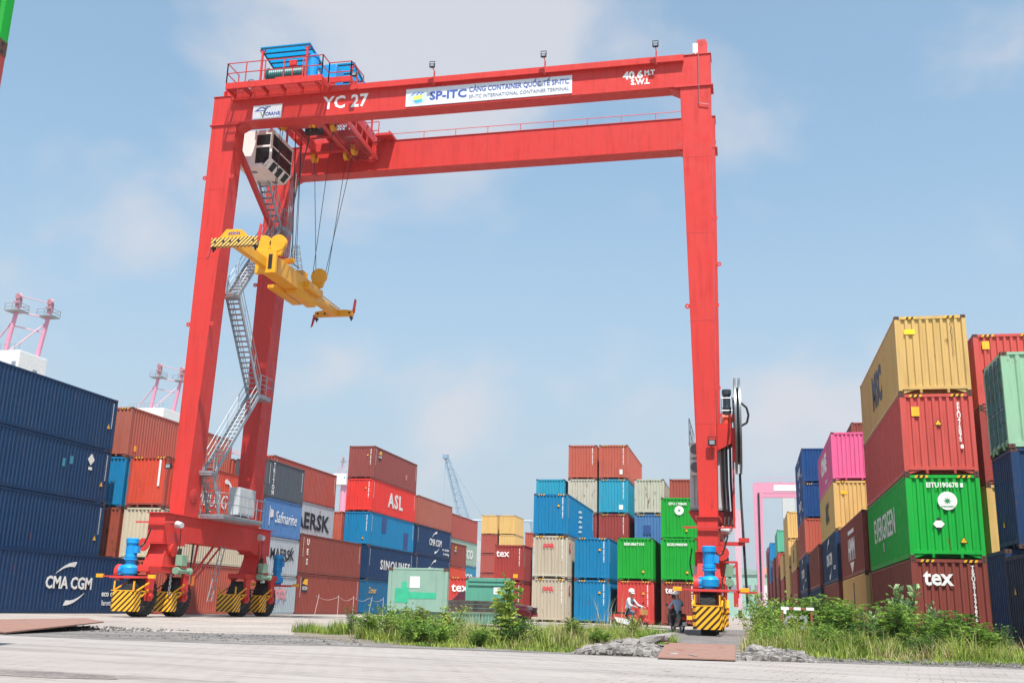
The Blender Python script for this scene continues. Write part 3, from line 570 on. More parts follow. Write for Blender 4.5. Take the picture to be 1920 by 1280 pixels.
patch('R3', 'f', -.72, 2.25, .27, .34, YEL, 'yellow_sticker'); mark('R3', 'FFAU415075', 'f', .72, 1.85, .19, WHITE, vertical=True, bold=.03, line=.74); patch('R3', 'f', .75, .98, .1, .13, WHITE, 'check_digit_box')
triangle(CONT['R3'], (.02, -L40 / 2 + .004, 1.85))
patch('R4', 'f', -.72, 2.3, .36, .18, mat('bright_yellow', 'f6d21c', .5), 'yellow_sticker'); mark('R4', 'MSDU8420150', 'f', .72, 2.0, .15, mat('faint_number', '8a6a4a', .6), vertical=True, line=.74)
mark('R4', 'MSC', 'l', -.1, 1.45, 1.9, mat('msc_dark', '3a3f4a', .6), bold=.05, width=3.2)
def bayX(y): return 5.52 - .0168 * (y - 38.3)
def rb(cid, y, k, H, col, label, marks='', grp=GR): container(cid, bayX(y), y, k * (H + .004), L40, H, col, label, grp, marks)
rb('S1', 51.0, 0, HC, 'yellow', 'sand yellow container on the ground with a dark vertical mark behind the weeds'); rb('S2', 51.0, 1, HC, 'brown2', 'brown container with white shield like HMM lettering')
patch('S1', 'l', .4, 1.5, .5, 2.2, mat('msc_dark2', '33343a', .6), 'dark_mark'); mark('S2', 'HMM', 'l', .2, 1.35, 1.5, bold=.03, width=3.4); patch('S2', 'l', .2, 2.3, 3.2, .2, WHITE, 'white_bar'); patch('S2', 'l', .2, .45, 0, 0, WHITE, 'shield_point', [(-1.1, .3), (1.1, .3), (0, -.25)])
rb('U1', 63.5, 0, HC, 'brown', 'brown container on the ground beyond the yellow one'); rb('U2', 63.5, 1, HC, 'navy2', 'navy container with white CMA CGM lettering and swoosh below the yellow MSC one')
rb('U3', 63.5, 2, HC, 'yellow', 'sand yellow container with dark MSC lettering under the pink one', 'h'); rb('U4', 63.5, 3, HC, 'pink', 'bright pink container with white ONE lettering')
swoosh('U2', 'l', 0, 1.5, 1.2); mark('U2', 'CMA CGM', 'l', 0, 1.45, 1.0, bold=.03, width=4.4); mark('U2', 'eco', 'l', 4, .9, .5, width=1.6); mark('U3', 'MSC', 'l', .4, 1.4, 1.7, BLACKM, bold=.05, width=2.8); mark('U4', 'ONE', 'l', -.8, 1.75, 1.5, bold=.05, width=4.6); mark('U4', 'line', 'l', .8, .6, .5, width=1.8)
patch('U3', 'f', -.65, 2.2, .36, .2, YEL, 'yellow_sticker')
rb('V1', 76, 0, HC, 'navy2', 'navy container on the ground beyond the brown one with faint white marks', 's'); rb('V2', 76, 1, HC, 'brown2', 'plain brown container beside the navy CMA CGM one', 's')
mark('V1', 'CMA CGM', 'l', 0, 1.3, 1.0, width=4.2)
for k, (c_, lb, mk) in enumerate((('navy2', 'navy container on the ground, fifth bay of the right lane', ''), ('navy2', 'navy container with white lettering, second level of the fifth bay', ''), ('terra', 'terracotta container in the middle of the five high navy stack', ''), ('rblue', 'deep blue container on fourth level with small white letters', 'h'), ('rblue', 'deep blue container, topmost of the five high stack left of the pink one', ''))):
    rb('W%d' % k, 88.5, k, HC, c_, lb, mk)
    if k in (1, 3, 4): swoosh('W%d' % k, 'l', 0, 1.5, 1.2); mark('W%d' % k, 'CMA CGM', 'l', 0, 1.45, 1.0, bold=.03, width=4.4); mark('W%d' % k, 'eco', 'l', 4, .9, .5, width=1.6)
for y_, cols, H_ in ((101, ('redbrown', 'redbrown', 'yellow'), HS), (113.5, ('yellow', 'yellow', 'yellow', 'yellow'), HC), (126, ('redbrown', 'redbrown', 'yellow'), HS), (138.5, ('brown', 'brown2', 'redbrown', 'seag'), HC), (151, ('brown', 'brown', 'brown2'), HC), (163.5, ('blue', 'rednv', 'blue2', 'blue2'), HC), (176, ('redbrown', 'brown', 'rednv', 'redbrown'), HC)):
    for k, c_ in enumerate(cols):
        nm = {'redbrown': 'red brown', 'brown2': 'brown', 'seag': 'sea green', 'blue2': 'light blue', 'rednv': 'dark red'}.get(c_, c_)
        rb('X%d_%d' % (int(y_), k), y_, k, H_, c_, '%s container on level %d of the stack about %d bays down the right lane' % (nm, k + 1, round((y_ - 38.3) / 12.5)), '', GF)
mark('X101_2', 'MSC', 'l', 0, 1.3, 1.6, BLACKM, bold=.05, width=2.4)
# lane behind the right one
for k, (c_, lb) in enumerate((('yellow', 'sand yellow container on the ground in the narrow gap right of the tex one'), ('yellow', 'sand yellow shaded container above it in the gap right of the green one'), ('rednv', 'dark red shaded container in the gap right of the red one'), ('redf', 'red container with yellow sticker behind the sand yellow top one at the right edge'))):
    container('Y%d' % k, 8.77, 41.2, k * T, L40, HC, c_, lb, GR, 'hn' if k == 3 else '')
patch('Y3', 'f', -.78, 2.45, .26, .32, YEL, 'yellow_sticker')
container('Y5', 7.6, 76.5, 4 * T, L40, HC, 'brown', 'brown container whose top shows behind the bright pink one', GR, '')
for k in range(4): container('Y6%d' % k, 7.6, 76.5, k * T, L40, HC, 'brown', 'brown container hidden behind the pink stack', 'hidden brown containers', '')
# stack at the right edge, turned across the lane
def xcont(cid, x, y, z, L, H, col, label, marks=''):
    r = container(cid, 0, 0, 0, L, H, col, label, GR, marks); r.location = (x + L / 2, y + CW / 2, z); r.rotation_euler = (0, 0, R(-90)); return r
xcont('Z3', 7.59, 32.25, 2.9 * 2, L20, HC, 'mint', 'mint green container with teal doors and locking bars at the right edge')
xcont('Z2', 7.62, 32.27, 2.9, L20, HC, 'navy2', 'dark blue rust streaked container under the mint green one')
xcont('Z1', 7.3, 32.6, 0, L20, HC, 'navy2', 'dark blue container hidden under the rust streaked one')
xcont('Z0', 6.95, 28.75, 0.0, L20, HS, 'dnavy', 'very dark blue container on the ground at the bottom right edge')
for cid_, zt in (('Z2', .5), ('Z0', 1.35)): triangle(CONT[cid_], (-.35, -L20 / 2 - .002, zt + .3))
# door end of the mint container (its far end panel faces the lane after the turn)
def doors(cid, L, H, m, bar):
    r = CONT[cid]; y = -L / 2
    ends = [o for o in r.children if o.name.startswith('end_panel')]
    bpy.data.objects.remove(ends[0])
    for s in (-1, 1):
        b = MB(); x0, x1 = sorted((s * .01, s * 1.09)); b.box(x0, x1, y + .02, y + .06, .2, H - .14)
        for k in range(5):
            z = .3 + k * (H - .6) / 4.6
            for q in (0, 1): xa = s * (.12 + q * .52); xb = xa + s * .42; a_, b_ = sorted((xa, xb)); b.box(a_, b_, y + .0, y + .022, z, z + .36)
        d = b.build('door', m, r, bevel=.01)
        bb = MB()
        for q in (.3, .82):
            bb.cyl((s * q, y - .035, .14), (s * q, y - .035, H - .1), .018, n=6)
            for z in (.25, .9, 1.7, H - .3): bb.box(s * q - .05, s * q + .05, y - .05, y + .0, z - .03, z + .03)
            bb.box(min(s * q, s * q + .28), max(s * q, s * q + .28), y - .05, y - .03, 1.15, 1.19)
        bb.build('locking_bar', bar, r)
doors('Z3', L20, HC, paintc('teal'), mat('locking_bar_steel', '76808c', .5, .3))
# near high stack top left
for k, (c_, lb) in enumerate((('brown', 'brown container hidden at the far left of the nearest stack'), ('brown', 'brown container second level of the nearest left stack outside the picture'), ('rednv', 'dark red container at the upper left corner of the picture under the green one'), ('green', 'bright green container cut off by the upper left corner of the picture'))):
    container('ZZ%d' % k, -10.58 - CW, 11.65 - L20, k * T, L20, HC, c_, lb, 'containers of the stack at the upper left corner', '', side=None)

# ------------------------------------------------------------------ rubber tyred gantry crane
CRED = wornpaint('crane_red', (.60,.038,.030,1), .03, .42, .05)
CREDW = mat('crane_red_frame', (.56,.04,.036,1), .45, noise=.08, nscale=2)
CYEL = mat('crane_yellow', sr('e8a51c'), .42, noise=.07, nscale=2)
CBLUE = mat('motor_blue', sr('1290d2'), .35, noise=.06, nscale=4)
CAYAN = None
GRNH = mat('hydraulic_green', sr('7f9f86'), .45)
CREAMP = mat('cab_white', sr('ecebe7'), .4, noise=.04)
LAMPG = mat('lamp_glass', sr('8f9499'), .15)
HOSE = mat('black_hose', sr('17181a'), .55)
def stripe_mat(name, a, b, period, ang=45, axis='x'):
    m = bpy.data.materials.new(name); m.use_nodes = True; t = m.node_tree; p = t.nodes['Principled BSDF']; p.inputs['Roughness'].default_value = .45
    tc = N(t, 'ShaderNodeTexCoord'); sx = N(t, 'ShaderNodeSeparateXYZ'); LK(t, tc.outputs['Object'], sx.inputs[0])
    h1 = N(t, 'ShaderNodeMath', operation='ADD'); LK(t, sx.outputs['X'], h1.inputs[0]); LK(t, sx.outputs['Y'], h1.inputs[1])
    h2 = N(t, 'ShaderNodeMath', operation='SUBTRACT'); LK(t, h1.outputs[0], h2.inputs[0]); LK(t, sx.outputs['Z'], h2.inputs[1])
    h3 = N(t, 'ShaderNodeMath', operation='DIVIDE'); h3.inputs[1].default_value = period; LK(t, h2.outputs[0], h3.inputs[0])
    h4 = N(t, 'ShaderNodeMath', operation='FRACT'); LK(t, h3.outputs[0], h4.inputs[0])
    h5 = N(t, 'ShaderNodeMath', operation='GREATER_THAN'); h5.inputs[1].default_value = .56; LK(t, h4.outputs[0], h5.inputs[0])
    mx = N(t, 'ShaderNodeMixRGB'); mx.inputs['Color1'].default_value = sr(a); mx.inputs['Color2'].default_value = sr(b); LK(t, h5.outputs[0], mx.inputs['Fac']); LK(t, mx.outputs[0], p.inputs['Base Color'])
    return m
STRIPE = stripe_mat('hazard_paint', 'eeb021', '3a1a12', .27)
STRIPE2 = stripe_mat('spreader_stripe', 'f0c468', '3a2418', .2)
crane = thing('gantry_crane', 'huge red rubber tyred gantry crane lettered YC 27 spanning the container yard', 'crane', (-14.1, 48.5, 0))
def cp(b, name, m, parent=None, bevel=0): return b.build(name, m, parent or crane, True, bevel)
CL, CR2 = -26.85, -1.57
LX = {0: ((-27.2, -26.42), (-27.2, -25.75)), 1: ((-1.97, -1.18), (-2.5, -1.05))}
for i in (0, 1):
    (b0, b1), (t0, t1) = LX[i]
    for j, (ya, yb, yc, yd) in enumerate(((45.0, 46.4, 45.0, 45.95), (51.6, 53.05, 51.7, 52.7))):
        b = MB(); b.hexa([(b0, ya, 4.75), (b1, ya, 4.75), (b1, yb, 4.75), (b0, yb, 4.75)], [(t0, yc, 25.3), (t1, yc, 25.3), (t1, yd, 25.3), (t0, yd, 25.3)])
        lg = cp(b, 'leg', CRED, bevel=.015)
        for z in (8.9, 13.6, 17.8, 21.6):
            ws = MB(); f = (z - 4.75) / 20.55; xa_, xb_ = b0 + (t0 - b0) * f, b1 + (t1 - b1) * f; yy0, yy1 = ya + (yc - ya) * f, yb + (yd - yb) * f
            ws.box(xa_ - .006, xb_ + .006, yy0 - .006, yy1 + .006, z, z + .03)
            cp(ws, 'weld_seam', CREDW, lg)
        # lifting eyes, inspection cover
        xi = (b1 + .0 if i == 0 else b0); c = MB(); yo = (ya + yb) / 2
        side = 1 if i == 0 else -1
        xa = xi + side * .012 - side * .004
        c.lathe((xi - side * .05, yo, 5.75), (side, 0, 0), [(.36, 0), (.36, .085), (.33, .1), (0, .1)], 24)
        for k in range(12): a = k * math.pi / 6; c.cyl((xi, yo + math.cos(a) * .3, 5.75 + math.sin(a) * .3), (xi + side * .075, yo + math.cos(a) * .3, 5.75 + math.sin(a) * .3), .02, n=6)
        cp(c, 'inspection_cover', CREDW, lg)
        for z in (10.5, 14.3, 18.5, 22.3):
            f = (z - 4.75) / 20.55; 
            for xs, sg in ((b0 + (t0 - b0) * f, -1), (b1 + (t1 - b1) * f, 1)):
                if j == 0 and (z in (14.3, 22.3) or sg == 1 and i == 1) or j == 1 and z in (10.5, 18.5):
                    e = MB(); e.lathe((xs + sg * .1, ya + .02, z), (0, 1, 0), [(.045, 0), (.12, 0), (.12, .04), (.045, .04), (.045, 0)], 12); e.box(min(xs, xs + sg * .08), max(xs, xs + sg * .08), ya + .022, ya + .058, z - .09, z + .09); cp(e, 'lifting_eye', CREDW, lg)
# girders
def girder(y0, y1, z0, z1, ledge):
    b = MB(); b.box(-27.22, -1.03, y0, y1, z0, z1); g_ = cp(b, 'girder', CRED, bevel=.012)
    c = MB(); c.box(-27.26, -.99, y0 - .04, y1 + .04, z1 + .002, z1 + .03); c.box(-27.3, -25.6, y0 - .07, y1 + .07, z0 - .06, z0 - .002); c.box(-2.75, -.93, y0 - .07, y1 + .07, z0 - .06, z0 - .002)
    for x in (-25.65, -2.55): # haunches below
        s = 1 if x < -10 else -1; c.prism([(x - s * .1, z0 - .002), (x + s * .45, z0 - .002), (x - s * .1, z0 - .3)], 'y', y0 + .1, y1 - .1)
    cp(c, 'flange_plates', CREDW, g_)
    if ledge:
        c = MB(); c.box(-26.1, -2.3, y0 - .22, y0 - .0, z1 - .36, z1 - .32); c.box(-26.1, -2.3, y0 - .22, y0 - .19, z1 - .32, z1 - .04); cp(c, 'cable_tray', CRED, g_)
    c = MB(); c.box(-26.4, -1.9, (y0 + y1) / 2 - .05, (y0 + y1) / 2 + .05, z1 + .03, z1 + .12); cp(c, 'trolley_rail', DARK, g_)
    return g_
g1 = girder(45.0, 45.85, 25.3, 26.93, True); g2 = girder(51.75, 52.7, 25.2, 27.02, False)
def railing(pts, h, m, name='handrail', parent=None, step=1.3, r=.022, mid=1, kick=False):
    b = MB()
    for a, c in zip(pts[:-1], pts[1:]):
        a = Vector(a); c = Vector(c); n = max(1, round((c - a).length / step))
        for i in range(n + 1): q = a + (c - a) * i / n; b.cyl(q, q + Vector((0, 0, h)), r, n=5)
        for k in range(mid + 1): z = h * (1 - k / (mid + 1)); b.cyl(a + Vector((0, 0, z)), c + Vector((0, 0, z)), r, n=5)
    return cp(b, name, m, parent)
railing([(-19.5, 51.8, 27.03), (-2.3, 51.8, 27.03)], .45, CREDW, mid=0, step=1.9, parent=g2)
def lug(x, y, z, s=1):
    b = MB(); b.prism([(x - .28, z), (x + .28, z), (x + .28, z + .75), (x + .18, z + .95), (x - .18, z + .95), (x - .28, z + .75)], 'y', y, y + .1); b.lathe((x, y - .01, z + .75), (0, 1, 0), [(.06, 0), (.12, 0), (.12, .12), (.06, .12)], 12); cp(b, 'lifting_lug', CREDW, g1)
lug(-1.45, 45.3, 26.96)
for x in (-26.75, -26.35):
    b = MB(); pr = [(x + math.sin(a) * 0 + .0, 0) for a in (0,)]
    poly = [(45.1, 26.96)] + [(45.1 + .0, 27.3)] + [(45.25 + .35 * (1 - math.cos(R(a))), 27.3 + .45 * math.sin(R(a))) for a in (20, 50, 80)] + [(46.0, 27.75), (46.0, 26.96)]
    b.prism(poly, 'x', x, x + .06); cp(b, 'end_stop', CREDW, g1)
b = MB(); pts = [(-26.55 + 0, 45.35, 26.97)] + [(-26.55 + .0 + .5 * (1 - math.cos(R(a))), 45.35, 27.25 + .4 * math.sin(R(a))) for a in (0, 30, 60, 90)] + [(-25.7, 45.35, 27.65)]; b.tube(pts, .16, 10); cp(b, 'buffer_arm', CREDW, g1)
# floodlights on the girder
def flood(x, y, z, parent, dz=1.0, arm=True, face=-1, tilt=.0, name='floodlight'):
    e = bpy.data.objects.new(name, None); COL.objects.link(e); e.parent = parent; pl = Vector(parent.location); q = parent
    while q.parent: q = q.parent; pl += Vector(q.location)
    e.location = Vector((x, y, z)) - pl
    if arm: z = z
    b = MB()
    if arm: b.beam((0, .42, -dz + .1), (0, .4, -.1), .07); b.beam((0, .42, -dz), (0, .42, -dz + .25), .12)
    b.box(-.02, .02, -.02, .3, -.12, -.08) if arm else b.box(-.02, .02, .0, .5, -.03, .03)
    b.build('bracket', CREDW, e)
    b = MB(); b.box(-.15, .15, -.06, .08, -.15, .1); b.box(-.18, -.15, -.05, .0, -.15, .24); b.box(.15, .18, -.05, .0, -.15, .24); b.box(-.18, .18, -.05, .0, .22, .25); hs_ = b.build('housing', DARK, e, bevel=.008)
    b = MB(); b.box(-.11, .11, -.075, -.061, -.11, .06); ln_ = b.build('lens', LAMPG, e)
    if arm: hs_.scale = (.82,) * 3; ln_.scale = (.82,) * 3
    return e
for x in (-14.85, -9.1, -3.6): flood(x, 44.45, 27.35, g1, dz=.86)
for x in (-24.8, -19.0): flood(x, 44.35, 27.2, g1, dz=.62)
# lettering and boards on the near girder
def gtext(body, u, z, size, m, parent, xs=None, **k):
    return text('lettering', body, size, Vector((u, 45 - .006, z)) - Vector(crane.location), 'f', m, parent, width=xs, **k)
gtext('YC 27', -19.65, 26.0, .98, WHITE, crane, 2.5, bold=.026, spacing=1.06)
gtext('40.6', -4.75, 26.1, .56, WHITE, crane, .98, bold=.04); gtext('M.T', -3.95, 26.17, .36, WHITE, crane, .5, bold=.04); gtext('S.W.L', -4.4, 25.72, .4, WHITE, crane, .92, bold=.04)
BOARD = mat('sign_board', sr('d5d8de'), .5, noise=.04)
def board(x0, x1, z0, z1, label):
    b = MB(); b.box(x0, x1, 44.965, 44.998, z0, z1); return cp(b, 'sign_board', BOARD)
bd = board(-16.35, -7.75, 25.42, 26.4, ''); bd2 = board(-24.85, -23.2, 25.42, 26.22, '')
def btext(body, u, z, size, m, par, width, **k):
    o = text('lettering', body, size, (u + 14.1, 44.955 - 48.5, z), 'f', m, par, width=width, **k); return o
BL2 = mat('board_blue', sr('3f56a4'), .5, noise=.04); GR2 = mat('board_grey', sr('7d8190'), .5, noise=.04)
btext('SP-ITC', -14.1, 25.9, .62, BL2, bd, 1.95, bold=.03)
btext('CẢNG CONTAINER QUỐC TẾ SP-ITC', -10.45, 26.07, .38, BL2, bd, 5.1, bold=.015)
btext('SP-ITC INTERNATIONAL CONTAINER TERMINAL', -10.45, 25.68, .27, GR2, bd, 5.1)
def bpatch(poly, m, par, y=44.955, name='emblem'):
    b = MB(); b.prism([(x, z) for x, z in poly], 'y', y, y + .008); return b.build(name, m, par, True)
n = 24; bpatch([(-15.7 + .5 * math.cos(2 * math.pi * i / n), 25.9 + .36 * math.sin(2 * math.pi * i / n)) for i in range(n)], mat('emblem_pale', sr('b9cbe0'), .5), bd, 44.958)
bpatch([(-15.98, 25.95), (-15.45, 26.05), (-15.45, 25.8), (-15.95, 25.74)], mat('emblem_yellow', sr('e6df6a'), .5), bd, 44.95); bpatch([(-15.93, 25.72), (-15.45, 25.78), (-15.48, 25.64), (-15.8, 25.6)], mat('emblem_cyan', sr('35b8e0'), .5), bd, 44.95)
for dx in (0, .25, .45): bpatch([(-16.05 + dx, 26.05), (-15.95 + dx, 26.15), (-15.8 + dx, 26.17), (-15.95 + dx, 26.1), (-16.02 + dx, 26.0)], BL2, bd, 44.948)
btext('CRANE', -23.72, 25.68, .27, BL2, bd2, .85, bold=.02)
bpatch([(-24.75, 25.88), (-24.45, 26.1), (-24.25, 26.1), (-24.1, 25.98), (-24.2, 25.98), (-24.3, 26.05), (-24.42, 26.05), (-24.58, 25.92), (-24.2, 25.92), (-24.2, 25.88)], BL2, bd2); bpatch([(-24.25, 25.75), (-24.05, 26.12), (-23.85, 26.12), (-23.85, 26.07), (-24.0, 26.07), (-24.18, 25.75)], BL2, bd2)
bpatch([(-24.42, 25.8), (-24.28, 25.5), (-24.14, 25.8), (-24.2, 25.8), (-24.28, 25.6), (-24.36, 25.8)], mat('emblem_khaki', sr('8a8450'), .5), bd2)
# ---- sill beams, bogies and wheels
def wheel(x, y, parent, r=.94, w_=.62):
    e = bpy.data.objects.new('wheel', None); COL.objects.link(e); e.parent = parent; pl = Vector((0, 0, 0)); q = parent
    while q: pl += Vector(q.location); q = q.parent
    e.location = Vector((x, y, r)) - pl
    key = 'w'
    if key not in _cm:
        hw = w_ / 2; b = MB(); b.lathe((-hw, 0, 0), (1, 0, 0), [(.5, .03), (.56, 0), (.84, .0), (.9, .05), (.905, w_ / 2), (.9, w_ - .05), (.84, w_), (.56, w_), (.5, w_ - .03)], 40)
        for k in range(30):   # chunky tread bars in two slanted rows
            for s in (-1, 1):
                a0 = 2 * math.pi * (k + (.5 if s > 0 else 0)) / 30; a1 = a0 + .13
                vs = []
                for (xx, aa) in ((0.0, a1), (s * hw * .97, a0), (s * hw * .97, a0 + .12), (0.0, a1 + .12)):
                    for rr in (.89, .918): vs.append((xx, math.cos(aa) * rr, math.sin(aa) * rr))
                b.add(vs, [(0, 2, 4, 6), (7, 5, 3, 1), (0, 1, 3, 2), (2, 3, 5, 4), (4, 5, 7, 6), (6, 7, 1, 0)])
        ty = b.mesh('tyre', RUBBER)
        b = MB(); RIMM = mat('rim_dark', sr('55504c'), .5, .3)
        b.lathe((-hw, 0, 0), (1, 0, 0), [(.53, .02), (.5, .05), (.44, .12), (.4, .3), (.2, .28), (.2, .12), (0, .12)], 28)
        b.lathe((hw, 0, 0), (-1, 0, 0), [(.53, .02), (.5, .05), (.44, .12), (.4, .2), (.2, .18), (.2, .04), (0, .04)], 28)
        for k in range(10):
            a = k * math.pi / 5; b.cyl((hw - .2, math.cos(a) * .3, math.sin(a) * .3), (hw - .1, math.cos(a) * .3, math.sin(a) * .3), .025, n=6)
        _cm[key] = (ty, b.mesh('rim', RIMM))
    ty, rm = _cm[key]
    link('tyre', ty, e); link('rim', rm, e); return e
def bumper(x, y, parent, ret=1.0, front=True, wd=.56):
    """striped box guard around a wheel, seen from the front and side"""
    e = bpy.data.objects.new('wheel_guard', None); COL.objects.link(e); e.parent = parent; e.location = Vector((x, y, 0)) - Vector(crane.location) - (Vector(parent.location) if parent != crane else Vector((0, 0, 0)))
    b = MB(); b.prism([(-wd, 0), (-wd + .12, -.12), (wd - .12, -.12), (wd, 0), (wd, .5), (wd - .03, .5), (wd - .03, .02), (wd - .13, -.09), (-wd + .13, -.09), (-wd + .03, .02), (-wd + .03, .5), (-wd, .5)], 'z', .26, 1.12); b.build('striped_panel', STRIPE, e)
    b = MB()
    for s in (-1, 1):
        b.beam((s * wd, .1, 1.13), (s * wd, 1.0, 1.5), .06); b.beam((s * wd, .45, 1.13), (s * wd, 1.0, 1.13), .06); b.beam((s * wd, .5, .9), (s * wd, 1.0, 1.2), .06); b.beam((s * (wd - .08), -.02, 1.12), (s * (wd - .08), -.02, 1.55), .06) if front else None
    b.box(-wd, wd, -.125, -.08, 1.12, 1.16); b.build('guard_bracket', CYEL, e)
    return e
def bogie(i, yc, sgn):
    """sgn -1: near end of the crane, +1: far end"""
    x = CL if i == 0 else CR2
    e = bpy.data.objects.new('bogie', None); COL.objects.link(e); e.parent = crane; e.location = Vector((x, yc, 0)) - Vector(crane.location)
    ex = 1 if i == 0 else 1
    b = MB(); b.hexa([(x - .5, yc - .85, 2.25), (x + .5, yc - .85, 2.25), (x + .5, yc + .85, 2.25), (x - .5, yc + .85, 2.25)], [(x - .4, yc - .5, 3.3), (x + .4, yc - .5, 3.3), (x + .4, yc + .5, 3.3), (x - .4, yc + .5, 3.3)])
    b.box(x - .53, x + .53, yc - 1.95, yc + 1.95, 2.0, 2.25); b.box(x - .56, x + .56, yc - .9, yc + .9, 2.252, 2.32)
    for s in (-1, 1):
        b.cyl((x + s * .3, yc, 3.05), (x + s * .56, yc, 3.05), .3, n=18)
    b.build('equaliser', CRED, e, True, .012)
    for yw in (yc - 1.5, yc + 1.5):
        for s in (-1, 1):
            f = MB(); f.hexa([(x + s * .36 - .04, yw - .18, .72), (x + s * .36 + .1 * s + .04, yw - .18, .72), (x + s * .36 + .1 * s + .04, yw + .18, .72), (x + s * .36 - .04, yw + .18, .72)], [(x + s * .36 - .04, yw - .26, 2.0), (x + s * .36 + .1 * s + .04, yw - .26, 2.0), (x + s * .36 + .1 * s + .04, yw + .26, 2.0), (x + s * .36 - .04, yw + .26, 2.0)])
            f.box(x + s * .42 - .12, x + s * .42 + .12, yw - .24, yw + .24, 1.93, 2.0); f.box(x + s * .42 - .11, x + s * .42 + .11, yw - .22, yw + .22, 1.2, 1.26)
            f.cyl((x + s * .45, yw, .94), (x + s * .6, yw, .94), .12, n=12)
            f.build('fork', CRED, e, True, .01)
        wheel(x, yw, e)
        bumper(x, yw - 1.32 + (0 if yw < yc else .05), e, front=(yw < yc))
    return e
def drive(x, y, parent, sx=1):
    """vertical blue geared motor on its shelf"""
    e = bpy.data.objects.new('drive_unit', None); COL.objects.link(e); e.parent = parent; e.location = Vector((x, y, 1.75)) - Vector(crane.location)
    b = MB(); b.lathe((0, 0, 0), (0, 0, 1), [(.0, .02), (.27, .02), (.27, .12), (.36, .14), (.38, .4), (.3, .5), (.22, .55), (.22, .72), (.3, .74), (.3, .8), (.2, .84), (.2, .86)], 18); b.box(-.42, -.1, -.2, .2, .08, .5); b.cyl((-.42, 0, .28), (-.3, 0, .28), .24, n=16); b.build('gearbox', CBLUE, e)
    b = MB(); b.lathe((0, 0, .84), (0, 0, 1), [(.0, 0), (.27, 0), (.27, .12), (.23, .14), (.23, .62), (.28, .64), (.28, .84), (.24, .87), (0, .87)], 18)
    for k in range(14): a = k * 2 * math.pi / 14; b.box(0, 0, 0, 0, 0, 0) if 0 else b.beam((math.cos(a) * .24, math.sin(a) * .24, .98), (math.cos(a) * .24, math.sin(a) * .24, 1.45), .02)
    b.box(.2, .38, -.14, .1, 1.05, 1.35); b.build('motor', CBLUE, e)
    b = MB(); b.box(-.75, .75, -.35, .5, -.07, -.01); b.box(-1.1, 1.35, -.33, -.27, -.03, .03); b.build('shelf', CREDW, e, bevel=.005)
    for s in (-1.25, 1.35):
        q = MB(); q.box(s - .17, s + .17, -.36, -.24, -.06, .1); q.build('proximity_sensor', CYEL, e, bevel=.01)
    q = MB(); q.cyl((-.62, .1, .2), (-.42, .1, .2), .36, n=20); q.box(-.62, -.42, -.2, .5, -.0, .2); q.build('chain_case', CRED, e)
    q = MB(); pts = [Vector((.2, .0, 1.6)) + Vector((.55 * t_, .15 * t_, -.35 * math.sin(t_ * math.pi) + .55 * t_ * t_)) for t_ in [k / 10 for k in range(11)]]; q.tube(pts, .035, 6); q.build('cable', HOSE, e)
    return e
